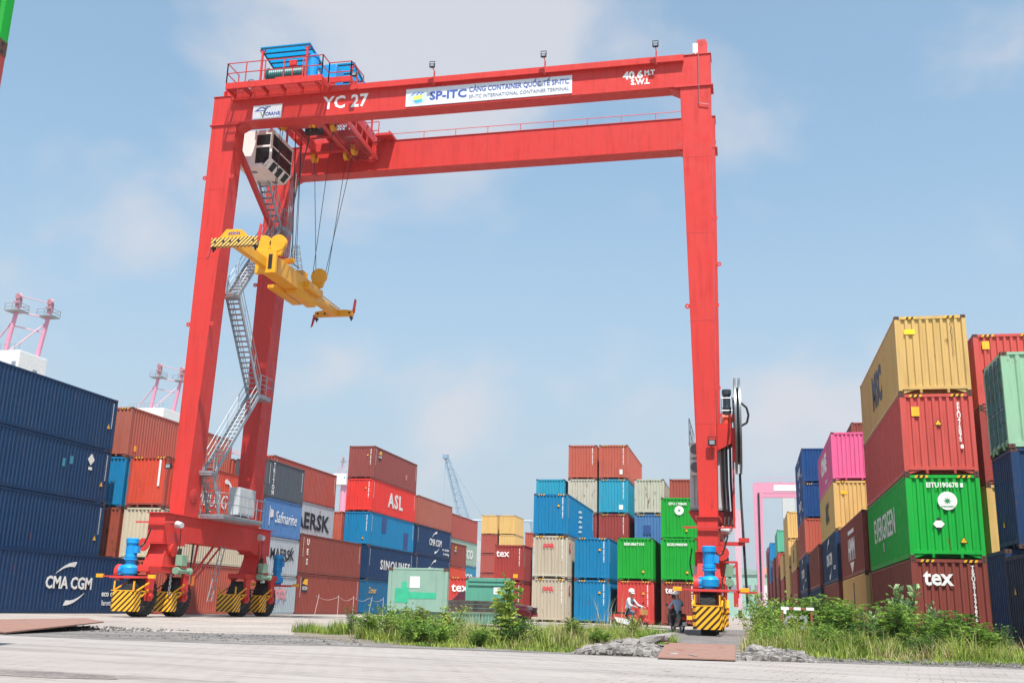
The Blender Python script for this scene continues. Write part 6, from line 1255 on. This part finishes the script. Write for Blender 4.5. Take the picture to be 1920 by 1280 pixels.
for i, y in enumerate((72.3, 76.7, 79.9, 83.5, 87.0)):
    b = MB(); b.cyl((-31.0, y, 0), (-31.0 + (.25 if i in (0, 3) else 0), y, 1.45), .022, n=6)
    tag(b.build('stake', mat('stake_white', sr('c9b9b4'), .6) if i == 0 else bpy.data.materials['stake_white']), ['leaning pale stake at the left end of the rope line', 'second pale stake of the rope line from the left', 'pale stake in the middle of the rope line', 'second pale stake of the rope line from the right', 'pale stake nearest the pale green flat rack'][i], 'stake', group='stakes of the rope line')
b = MB(); pts = []
for k in range(4):
    ya, yb = (72.3, 76.7, 79.9, 83.5, 87.0)[k:k + 2]
    for q in range(7): pts.append((-31.0, ya + (yb - ya) * q / 7, 1.35 - .28 * math.sin(math.pi * q / 7)))
pts.append((-31, 87, 1.35)); b.tube(pts, .011, 5); tag(b.build('rope', bpy.data.materials['stake_white']), 'thin sagging rope strung between the pale stakes', 'rope')
# ------------------------------------------------------------------ people and motorbikes
SKIN = mat('skin', sr('b98868'), .6, noise=.04); HAIRM = mat('hair_black', sr('17130f'), .6)
def person(name, label, loc, rz, J, shirt, trousers, shoes, hatcol=None, hatm=None, hair=True, scale=1.0, group=None, glove=None):
    """J: joints in metres; body = one skinned surface"""
    vs = []; es = []; rad = []; seg = []
    def v(p_, r_): vs.append(Vector(p_)); rad.append(r_); return len(vs) - 1
    def e(a, c, k): es.append((a, c)); seg.append((a, c, k))
    hip = v(J['hip'], .135); wa = v(Vector(J['hip']).lerp(Vector(J['neck']), .4), .125); ch = v(Vector(J['hip']).lerp(Vector(J['neck']), .75), .15); nk = v(J['neck'], .06); hb = v(Vector(J['neck']).lerp(Vector(J['head']), .45), .055); hd = v(J['head'], .098); top = v(Vector(J['head']) + Vector((0, 0, .09)), .07)
    e(hip, wa, 1); e(wa, ch, 1); e(ch, nk, 1); e(nk, hb, 0); e(hb, hd, 0); e(hd, top, 0)
    for s in ('L', 'R'):
        sh = v(J['sh' + s], .07); el = v(J['el' + s], .05); wr = v(J['wr' + s], .032); e(ch, sh, 1); e(sh, el, 1); e(el, wr, 1 if J.get('long', True) else 0)
        d = (Vector(J['wr' + s]) - Vector(J['el' + s])).normalized(); pl = v(Vector(J['wr' + s]) + d * .06, .035); e(wr, pl, 4)
        sd_ = d.cross(Vector((0, 0, 1))).normalized() if abs(d.z) < .95 else Vector((0, 1, 0)); up_ = d.cross(sd_)
        for k in range(4):
            o_ = sd_ * (-.03 + .02 * k); L_ = (.065, .078, .073, .058)[k]; a = v(vs[pl] + d * .03 + o_, .010); c_ = v(vs[a] + d * L_ * .5 + up_ * -.006, .009); t_ = v(vs[c_] + d * L_ * .25 + up_ * .03, .008); e(pl, a, 4); e(a, c_, 4); e(c_, t_, 4)
        a = v(vs[wr] + d * .03 + sd_ * -.045, .012); c_ = v(vs[a] + d * .035 + sd_ * -.012, .01); e(wr, a, 4); e(a, c_, 4)
        hj = v(J['hj' + s], .1); kn = v(J['kn' + s], .068); an = v(J['an' + s], .045); to = v(J['to' + s], .04); e(hip, hj, 2); e(hj, kn, 2); e(kn, an, 2); e(an, to, 3)
    me = bpy.data.meshes.new('b'); me.from_pydata(vs, es, []); o = bpy.data.objects.new('b', me); COL.objects.link(o)
    sk = o.modifiers.new('s', 'SKIN'); sl_ = me.skin_vertices[0].data
    for i, r_ in enumerate(rad): sl_[i].radius = (r_, r_); sl_[i].use_root = (i == 0)
    ss = o.modifiers.new('u', 'SUBSURF'); ss.levels = 1; ss.render_levels = 1
    bpy.context.view_layer.update(); dg = bpy.context.evaluated_depsgraph_get(); bm_ = bpy.data.meshes.new_from_object(o.evaluated_get(dg)); bpy.data.objects.remove(o)
    bm_.materials.clear()
    for m in (SKIN, shirt, trousers, shoes, glove or SKIN): bm_.materials.append(m)
    for p_ in bm_.polygons:
        c = p_.center; best = 9; kk = 0
        for a, b_, k in seg:
            A_, B_ = vs[a], vs[b_]; ab = B_ - A_; t_ = max(0, min(1, (c - A_).dot(ab) / max(ab.length_squared, 1e-9))); d = (c - (A_ + ab * t_)).length - (rad[a] * (1 - t_) + rad[b_] * t_)
            if d < best: best = d; kk = k
        p_.material_index = kk; p_.use_smooth = True
    root = thing(name, label, 'person', loc, rz, group); root.scale = (scale,) * 3
    bm_.name = 'body'; ob = bpy.data.objects.new('body', bm_); COL.objects.link(ob); ob.parent = root
    H_ = Vector(J['head']); f = Vector(J.get('face', (1, 0, 0))).normalized(); s_ = f.cross(Vector((0, 0, 1))).normalized()
    b = MB(); b.cyl(H_ + f * .085 + Vector((0, 0, .0)), H_ + f * .118 + Vector((0, 0, -.025)), .012, .016, 6)
    for q in (-1, 1): b.lathe(H_ + s_ * q * .095 + Vector((0, 0, -.01)), s_ * q, [(.03, 0), (.03, .015), (0, .02)], 8)
    b.box(0, 0, 0, 0, 0, 0) if 0 else None; fc = b.build('nose_and_ears', SKIN, ob)
    b = MB()
    for q in (-1, 1): b.cyl(H_ + f * .088 + s_ * q * .035 + Vector((0, 0, .02)), H_ + f * .1 + s_ * q * .035 + Vector((0, 0, .02)), .012, n=8)
    b.beam(H_ + f * .094 - s_ * .025 + Vector((0, 0, -.055)), H_ + f * .094 + s_ * .025 + Vector((0, 0, -.055)), .01); b.build('eyes_and_mouth', DARK, ob)
    if hair:
        b = MB(); b.lathe(H_ - f * .02 + Vector((0, 0, -.04)), (0, 0, 1), [(.108, 0), (.118, .06), (.115, .12), (.08, .185), (0, .2)], 14); b.build('hair', HAIRM, root)
    if hatm:
        b = MB(); b.lathe(H_ + Vector((0, 0, .035)), (0, 0, 1), [(.13, 0), (.135, .02), (.13, .07), (.1, .125), (.05, .15), (0, .155)], 18); b.prism([(0, -.1), (.2, -.07), (.2, .07), (0, .1)], 'z', .0, .015) if 0 else None
        c = H_ + Vector((0, 0, .04)); b.hexa([tuple(c - s_ * .11), tuple(c - s_ * .07 + f * .2 - Vector((0, 0, .02))), tuple(c + s_ * .07 + f * .2 - Vector((0, 0, .02))), tuple(c + s_ * .11)], [tuple(c - s_ * .11 + Vector((0, 0, .015))), tuple(c - s_ * .07 + f * .2 - Vector((0, 0, .005))), tuple(c + s_ * .07 + f * .2 - Vector((0, 0, .005))), tuple(c + s_ * .11 + Vector((0, 0, .015)))]); b.build('helmet', hatm, root)
    return root
def ride(lean=.06, hand=.5, look=(1, 0, 0), armR=None):
    J = dict(hip=(-.12, 0, .86), neck=(-.02 + lean, 0, 1.4), head=(.03 + lean, 0, 1.6), shL=(-.02 + lean, .18, 1.34), shR=(-.02 + lean, -.18, 1.34), elL=(.2, .3, 1.1), elR=(.2, -.3, 1.1), wrL=(hand, .3, 1.03), wrR=(hand, -.3, 1.03), hjL=(-.08, .1, .84), hjR=(-.08, -.1, .84), knL=(.32, .2, .72), knR=(.32, -.2, .72), anL=(.18, .2, .36), anR=(.18, -.2, .36), toL=(.32, .21, .29), toR=(.32, -.21, .29), face=look)
    if armR: J['elR'], J['wrR'] = armR
    return J
def motorbike(label, loc, rz, body, seatm):
    r = thing('motorbike', label, 'motorbike', loc, rz)
    for x in (-.6, .62):
        e = bpy.data.objects.new('wheel', None); COL.objects.link(e); e.parent = r; e.location = (x, 0, .29)
        b = MB(); b.lathe((0, -.035, 0), (0, 1, 0), [(.225, 0), (.275, .0), (.29, .035), (.275, .07), (.225, .07)], 28); b.build('tyre', RUBBER, e)
        b = MB(); b.lathe((0, -.02, 0), (0, 1, 0), [(.225, 0), (.2, 0), (.2, .04), (.225, .04), (.225, 0)], 24); b.cyl((0, -.05, 0), (0, .05, 0), .04, n=8)
        for k in range(6): a = k * math.pi / 3; b.beam((0, 0, 0), (math.cos(a) * .21, 0, math.sin(a) * .21), .018)
        b.build('rim', GALV, e)
    b = MB(); pr = [(-.85, .62), (-.8, .74), (-.25, .74), (-.05, .6), (.12, .5), (.3, .62), (.42, .92), (.5, .95), (.56, .8), (.42, .5), (.2, .36), (-.3, .4)]
    b.prism(pr, 'y', -.14, .14); b.prism([(.22, .25), (.42, .25), (.66, .72), (.6, 1.0), (.42, .95)], 'y', -.24, .24); b.prism([(-.55, .3), (.1, .22), (.25, .34), (-.2, .5), (-.8, .6)], 'y', -.15, .15); b.build('body_panel', body, r, bevel=.03)
    b = MB(); b.prism([(-.82, .742), (-.78, .82), (-.3, .82), (-.02, .76), (-.1, .7), (-.3, .742)], 'y', -.13, .13); b.build('seat', seatm, r, bevel=.025)
    b = MB(); b.tube([(.42, -.33, 1.02), (.5, -.12, 1.0), (.5, .12, 1.0), (.42, .33, 1.02)], .016, 6); b.box(.42, .6, -.1, .1, .93, 1.04); b.build('handlebar', DARK, r)
    for s in (-1, 1):
        b = MB(); b.cyl((.47, s * .26, 1.02), (.44, s * .36, 1.18), .008, n=5); b.lathe((.44, s * .37, 1.2), (-1, 0, 0), [(0, 0), (.055, .0), (.055, .02), (0, .025)], 10); b.build('mirror', DARK, r)
        b = MB(); b.cyl((.5, s * .05, .9), (.62, s * .06, .29), .025, n=6); b.build('fork', DARK, r)
    b = MB(); b.lathe((.6, 0, .98), (1, 0, 0), [(0, .03), (.07, .02), (.08, 0)], 12); b.build('headlight', LAMPG, r)
    b = MB(); b.cyl((.05, 0, .36), (-.2, 0, .4), .1, n=10); b.cyl((-.1, -.14, .3), (-.8, -.16, .4), .04, n=8); b.box(-.62, -.2, -.16, -.12, .26, .33); b.build('engine', DARK, r)
    b = MB(); b.box(-.9, -.85, -.07, .07, .55, .68); b.build('tail_light', REDM, r); b = MB(); b.box(-.96, -.95, -.09, .09, .3, .46); b.build('number_plate', WHITE, r)
    return r
RB = mat('bike_red', sr('c03a34'), .3, coat=.5); BK = mat('bike_black', sr('1d1e21'), .3, coat=.5)
m1 = motorbike('red and white motorbike ridden by a man in a white helmet', (-4.95, 45.0, 0), R(-28), RB, DARK)
b = MB(); b.box(.55, .8, -.15, .15, .72, .95); b.build('front_basket', mat('basket_tan', sr('b98a52'), .7), m1)
for q_ in (-1, 1):
    b = MB(); y0_, y1_ = sorted((q_ * .155, q_ * .165)); b.prism([(-.5, .35), (.05, .3), (.2, .45), (-.1, .55), (-.7, .62)], 'y', y0_, y1_); b.build('white_trim', WHITE, m1)
b = MB(); b.prism([(.5, .5), (.9, .42), (.95, .5), (.62, .62)], 'y', -.06, .06); b.prism([(-.95, .5), (-.55, .62), (-.5, .7), (-.98, .6)], 'y', -.07, .07); b.build('mudguard', RB, m1)
SH1 = mat('shirt_light', sr('c3cbd3'), .8, noise=.08, nscale=9); TR1 = mat('trousers_grey', sr('5b6470'), .8); SH2 = mat('shirt_blue', sr('93aabf'), .8, noise=.08, nscale=9); TR2 = mat('trousers_black', sr('25272c'), .8); SHR = mat('shirt_red', sr('c9402f'), .8); HELW = mat('helmet_white', sr('dfe0df'), .35, coat=.5)
person('person', 'man in a light grey shirt and white helmet riding the red motorbike', (-4.95, 45.0, .02), R(-28), ride(.06, .46, (.8, -.5, -.25)), SH1, TR1, BK, hatm=HELW, hair=False)
m2 = motorbike('black motorbike seen from behind with a green helmet hanging on it', (-3.15, 48.2, 0), R(112), BK, DARK)
person('person', 'man in a pale blue shirt and white helmet on the black motorbike', (-3.15, 48.2, .02), R(112), ride(.03, .44, (.7, .6, .1), ((.12, -.3, 1.2), (.2, -.12, 1.5))), SH2, TR2, BK, hatm=HELW, hair=False)
J = ride(0, .3); J.update(hip=(.25, 0, .9), neck=(.3, 0, 1.32), head=(.32, 0, 1.5), shL=(.3, .15, 1.27), shR=(.3, -.15, 1.27), elL=(.36, .25, 1.08), elR=(.36, -.25, 1.08), wrL=(.5, .3, 1.04), wrR=(.5, -.28, 1.04), knL=(.55, .17, .75), knR=(.55, -.17, .75), hjL=(.28, .09, .88), hjR=(.28, -.09, .88), anL=(.5, .18, .42), anR=(.5, -.18, .42), toL=(.6, .18, .36), toR=(.6, -.18, .36))
J['face'] = (.3, .9, 0)
person('person', 'smaller bare headed person in a red shirt in front on the black motorbike', (-3.2, 48.5, .02), R(118), J, SHR, TR2, BK)
b = MB(); b.lathe((-3.0, 47.75, .55), (0, 0, 1), [(.0, .28), (.1, .26), (.14, .17), (.145, .05), (.12, 0), (0, 0)], 16); tag(b.build('crash_helmet', mat('helmet_green', sr('1f6a4e'), .3, coat=.5)), 'dark green crash helmet hanging on the rear of the black motorbike', 'helmet')
ORG = mat('shirt_orange', sr('d8502c'), .8)
J = dict(hip=(0, 0, .52), neck=(.06, 0, 1.05), head=(.1, 0, 1.25), shL=(.06, .18, .99), shR=(.06, -.18, .99), elL=(.18, .26, .78), elR=(.18, -.26, .78), wrL=(.4, .24, .74), wrR=(.4, -.24, .74), hjL=(.02, .1, .5), hjR=(.02, -.1, .5), knL=(.44, .14, .54), knR=(.44, -.14, .54), anL=(.46, .14, .12), anR=(.46, -.14, .12), toL=(.6, .14, .05), toR=(.6, -.14, .05), face=(.8, 0, -.5))
person('person', 'crane operator in an orange shirt seated inside the white cab', (-25.42, 48.6, 23.74), 0, J, ORG, TR2, BK, hatm=mat('helmet_orange', sr('d85a34'), .4), hair=False)
# ------------------------------------------------------------------ far cranes and buildings
PK = mat('far_pink', sr('d28ba3'), .5, noise=.05); PKL = mat('far_pink_light', sr('c9a3ae'), .5); SAL = mat('far_salmon', sr('d59a86'), .5); FW = mat('far_white', sr('d8d8d4'), .5); BGY = mat('far_bluegrey', sr('7f98ac'), .5)
def rtg(x0, x1, Y, Ht, m, label, ww=1.0):
    r = thing('gantry_crane', label, 'crane', ((x0 + x1) / 2, Y, 0), 0, 'far gantry cranes')
    W_ = 7.5
    for x in (x0, x1):
        for y in (Y, Y + W_):
            b = MB(); b.hexa([(x - .5 * ww, y - .6, 3.5), (x + .5 * ww, y - .6, 3.5), (x + .5 * ww, y + .6, 3.5), (x - .5 * ww, y + .6, 3.5)], [(x - .9 * ww, y - .5, Ht - 2), (x + .9 * ww, y - .5, Ht - 2), (x + .9 * ww, y + .5, Ht - 2), (x - .9 * ww, y + .5, Ht - 2)]); b.build('leg', m, r, True)
            b = MB(); b.cyl((x - .4, y, .9), (x + .4, y, .9), .9, n=14); b.build('wheel', RUBBER, r, True)
        b = MB(); b.box(x - .6, x + .6, Y - 2, Y + W_ + 2, 2.0, 3.5); b.build('sill_beam', m, r, True)
    for y in (Y, Y + W_):
        b = MB(); b.box(x0 - .9, x1 + .9, y - .5, y + .5, Ht - 2, Ht); b.build('girder', m, r, True)
        b = MB(); 
        for k in range(12): x = x0 + (x1 - x0) * k / 11; b.cyl((x, y - .6, Ht), (x, y - .6, Ht + 1), .04, n=4)
        b.cyl((x0, y - .6, Ht + 1), (x1, y - .6, Ht + 1), .05, n=4); b.build('handrail', m, r, True)
    b = MB(); b.box(x0 + 3, x0 + 8, Y - .56, Y - .52, Ht - 1.6, Ht - .4); b.build('sign_board', FW, r, True)
    b = MB(); b.box(x1 - 8, x1 - 3, Y - .5, Y + W_, Ht, Ht + 2); b.build('trolley', FW, r, True)
    b = MB(); b.cyl((x0, Y - .7, 1), (x0 + .1, Y - .7, Ht - 2), .18, n=6); b.build('cable', HOSE, r, True)
    b = MB(); b.box(x0 - 1.2, x0 + 1.2, Y + 1.5, Y + 5, 3.6, 6.4); b.build('power_house', FW, r, True)
    return r
rtg(2.35, 26, 205, 25.7, PK, 'pink gantry crane far away over the right hand container lane')
rtg(-26, -2.1, 262, 25.9, PKL, 'pale pink gantry crane far away behind the right red crane leg')
rtg(5.2, 24, 400, 18, SAL, 'salmon coloured gantry crane farthest away low on the horizon')
HEADM = mat('sheave_head_pink', sr('a8747e'), .6, noise=.3, nscale=1.5)
def mhc(x, y, zt, s, label, rz=0):
    r = thing('harbour_crane', label, 'crane', (x, y, 0), rz, 'white and pink harbour cranes')
    b = MB(); b.lathe((0, 0, 0), (0, 0, 1), [(2.6 * s, 0), (2.2 * s, zt * .5), (2.0 * s, zt - 7 * s)], 14); b.build('column', PK, r)
    b = MB(); b.box(-6.5 * s, 2.5 * s, -3.6 * s, 3.6 * s, zt - 7 * s, zt); hs = b.build('machinery_house', FW, r, bevel=.1)
    b = MB(); b.box(1.2 * s, 2.0 * s, -3.66 * s, -3.61 * s, zt - 3 * s, zt - 2 * s); b.box(2.51 * s, 2.56 * s, .2 * s, 1.3 * s, zt - 5 * s, zt - 2.6 * s); b.build('door', GR2, hs)
    for i, (px, py) in enumerate(((-2.2 * s, -1.6 * s), (1.2 * s, 2.4 * s))):
        b = MB(); b.cyl((px, py, zt), (px + 1.3 * s, py, zt + 8.5 * s), .42 * s, .34 * s, 10); po = b.build('mast', PK, r)
        b = MB(); b.box(px - .4 * s, px + 2.6 * s, py - 1.2 * s, py + 1.2 * s, zt + 7.4 * s, zt + 7.6 * s)
        for (ax, ay) in ((-.4, -1.2), (2.6, -1.2), (2.6, 1.2), (-.4, 1.2), (1.1, -1.2)): b.cyl((px + ax * s, py + ay * s, zt + 7.6 * s), (px + ax * s, py + ay * s, zt + 8.7 * s), .05 * s, n=4)
        for hh in (8.1, 8.7): b.tube([(px - .4 * s, py - 1.2 * s, zt + hh * s), (px + 2.6 * s, py - 1.2 * s, zt + hh * s), (px + 2.6 * s, py + 1.2 * s, zt + hh * s), (px - .4 * s, py + 1.2 * s, zt + hh * s)], .05 * s, 4)
        b.build('service_platform', mat('platform_grey', sr('7d8488'), .6) if 'platform_grey' not in bpy.data.materials else bpy.data.materials['platform_grey'], po)
        b = MB(); b.lathe((px + 1.3 * s, py - .5 * s, zt + 10.2 * s), (0, 1, 0), [(0, 0), (.5 * s, 0), (.6 * s, .1 * s), (.42 * s, .3 * s), (.6 * s, .5 * s), (.5 * s, .6 * s), (0, .6 * s)], 14); b.box(px + .95 * s, px + 1.65 * s, py - .4 * s, py + .4 * s, zt + 8.3 * s, zt + 10 * s); b.box(px + .7 * s, px + 1.95 * s, py - .6 * s, py - .5 * s, zt + 8.9 * s, zt + 9.3 * s); b.build('sheave_head', HEADM, po)
    b = MB(); b.cyl((-6 * s, -1.6 * s, zt), (-2.2 * s + .9 * s, -1.6 * s, zt + 6 * s), .16 * s, n=6); b.cyl((-1.5 * s, -1.6 * s, zt + .3 * s), (2.2 * s, 2.4 * s, zt + 6.5 * s), .14 * s, n=6); b.cyl((-1.6 * s, -1.6 * s, zt + 5 * s), (1.9 * s, 2.4 * s, zt + 4.6 * s), .12 * s, n=6); b.cyl((-.9 * s, -1.6 * s, zt + 10.4 * s), (2.5 * s, 2.4 * s, zt + 10 * s), .1 * s, n=6); b.cyl((-1.0 * s, -1.6 * s, zt + 7.5 * s), (2.2 * s, 2.4 * s, zt + 7.3 * s), .16 * s, n=6); b.build('bracing', PKL, r)
    b = MB()
    for k in range(10): b.cyl((-6.4 * s + k * s * .95, -3.5 * s, zt), (-6.4 * s + k * s * .95, -3.5 * s, zt + 1.1 * s), .05 * s, n=4)
    b.cyl((-6.4 * s, -3.5 * s, zt + 1.1 * s), (2.4 * s, -3.5 * s, zt + 1.1 * s), .05 * s, n=4); b.build('roof_railing', GALV, r)
    # lattice jib pointing away from the viewer
    b = MB(); a = Vector((2.5 * s, 1.5 * s, zt - 6 * s)); c = Vector((19 * s, 26 * s, zt - 9 * s)); n_ = 12; u = Vector((0, 0, 1.3 * s)); w2 = (c - a).cross(Vector((0, 0, 1))).normalized() * 1.1 * s
    for q in (-w2, w2):
        b.cyl(a + q, c + q * .4, .12 * s, n=5)
    b.cyl(a + u, c + u * .3, .12 * s, n=5)
    for k in range(n_):
        f0, f1 = k / n_, (k + 1) / n_; P0 = a + (c - a) * f0; P1 = a + (c - a) * f1
        b.cyl(P0 - w2 * (1 - .6 * f0), P1 + u * (1 - .7 * f1), .06 * s, n=4); b.cyl(P0 + w2 * (1 - .6 * f0), P1 + u * (1 - .7 * f1), .06 * s, n=4); b.cyl(P0 - w2 * (1 - .6 * f0), P1 + w2 * (1 - .6 * f1), .06 * s, n=4)
    b.build('lattice_jib', PKL, r)
mhc(-122.5, 150, 41.2, 1.0, 'pink and white harbour crane top at the far left behind the blue stack')
mhc(-130.2, 208, 42.5, 1.0, 'smaller looking pink and white harbour crane top left of the red crane leg')
mhc(-124, 305, 40.5, .5, 'white harbour crane house peeping out between the MAERSK and ASL stacks')
r = thing('lattice_crane', 'slender blue grey lattice boom rising behind the brown containers', 'crane', (-84, 300, 0))
b = MB(); a = Vector((4, 0, 18)); c = Vector((-5, 0, 45)); n_ = 14
w3 = [Vector((1.6, -1.2, 0)), Vector((-1.6, -1.2, 0)), Vector((-1.6, 1.2, 0)), Vector((1.6, 1.2, 0))]
def P_(f, i): return a + (c - a) * f + w3[i] * (1.15 - .75 * f)
for i in range(4): b.cyl(P_(0, i), P_(1, i), .16, n=5)
for k in range(n_):
    for i in range(4): b.cyl(P_(k / n_, i), P_((k + 1) / n_, (i + 1) % 4), .08, n=4); b.cyl(P_(k / n_, i), P_(k / n_, (i + 1) % 4), .07, n=4)
b.build('lattice_boom', BGY, r)
b = MB(); b.box(-1, 6, -3, 3, 14, 20); b.box(0, 5, -2, 2, 0, 14); b.build('crane_house', FW, r); b = MB(); b.cyl((-5.3, 0, 45.3), (-5.6, 0, 26), .05, n=4); b.cyl((-5.3, 0, 45.3), (9, 0, 24), .07, n=4); b.box(-6.2, -4.6, -.8, .8, 44.6, 45.8); b.cyl((2, 2, 26.2), (20, 8, 26.6), .28, n=5); b.cyl((20, 8, 26.6), (36, 12, 21.5), .28, n=5); b.cyl((20, 8, 26.6), (22, 8, 16), .5, n=5); b.build('hoist_gear', BGY, r)
r = thing('control_tower', 'pale concrete tower top rising above the far right containers', 'building', (15.6, 400, 0)); b = MB(); b.box(-2.2, 2.2, -2, 2, 36, 45); b.build('tower_top', mat('tower_concrete', sr('b8bab6'), .8), r)
b = MB()
for x in (-1.9, 1.9):
    for y in (-1.8, 1.8): b.beam((x, y, 0), (x, y, 36), .3)
for k in range(9): b.box(-2, 2, -1.9, 1.9, k * 4, k * 4 + .3); b.beam((-1.9, -1.85, k * 4), (1.9, -1.85, k * 4 + 4), .2)
b.build('tower_frame', BGY, r)
r = thing('factory_building', 'low pale green factory hall on the horizon', 'building', (-12, 420, 0)); b = MB(); b.box(-22, 25, 0, 30, 0, 16); b.build('wall', mat('factory_green', sr('8fb5a4'), .7), r); b = MB(); b.prism([(-23, 16), (26, 16), (1.5, 20)], 'y', -.5, 31); b.build('roof', mat('factory_roof', sr('8ba398'), .7), r)
b = MB()
for k in range(9): b.box(-20 + k * 5, -17 + k * 5, -.06, -.02, 9, 12)
b.build('windows', GR2, r)
b = MB(); r_ = random.Random(2)
for i in range(5200):
    x = r_.uniform(-260, 160); y = 520 + r_.uniform(-8, 8); hh = 11 + 4 * math.sin(x * .09) + 2.5 * math.sin(x * .31 + 1); z = hh * r_.random() ** .5; s_ = r_.uniform(.5, 1.1); d = Vector((r_.gauss(0, 1), r_.gauss(0, 1), r_.gauss(0, 1))).normalized(); e_ = d.orthogonal().normalized() * s_; f_ = d.cross(e_); b.add([Vector((x, y, z)) - e_ - f_, Vector((x, y, z)) + e_ - f_, Vector((x, y, z)) + e_ + f_, Vector((x, y, z)) - e_ + f_], [(0, 1, 2, 3)])
tag(b.build('distant_trees', LD), 'far off line of trees on the horizon', 'trees', kind='stuff')

# ------------------------------------------------------------------ humid air
hm = bpy.data.materials.new('humid_air'); hm.use_nodes = True; t = hm.node_tree; t.nodes.remove(t.nodes['Principled BSDF']); pv = N(t, 'ShaderNodeVolumePrincipled')
pv.inputs['Color'].default_value = (.93, .95, 1, 1); pv.inputs['Density'].default_value = .00022; pv.inputs['Anisotropy'].default_value = 0.2; LK(t, pv.outputs[0], t.nodes['Material Output'].inputs['Volume'])
b = MB(); b.box(-1500, 1500, -400, 1600, -1, 70); tag(b.build('haze', hm), 'thin humid haze over the container terminal', 'haze', kind='stuff')
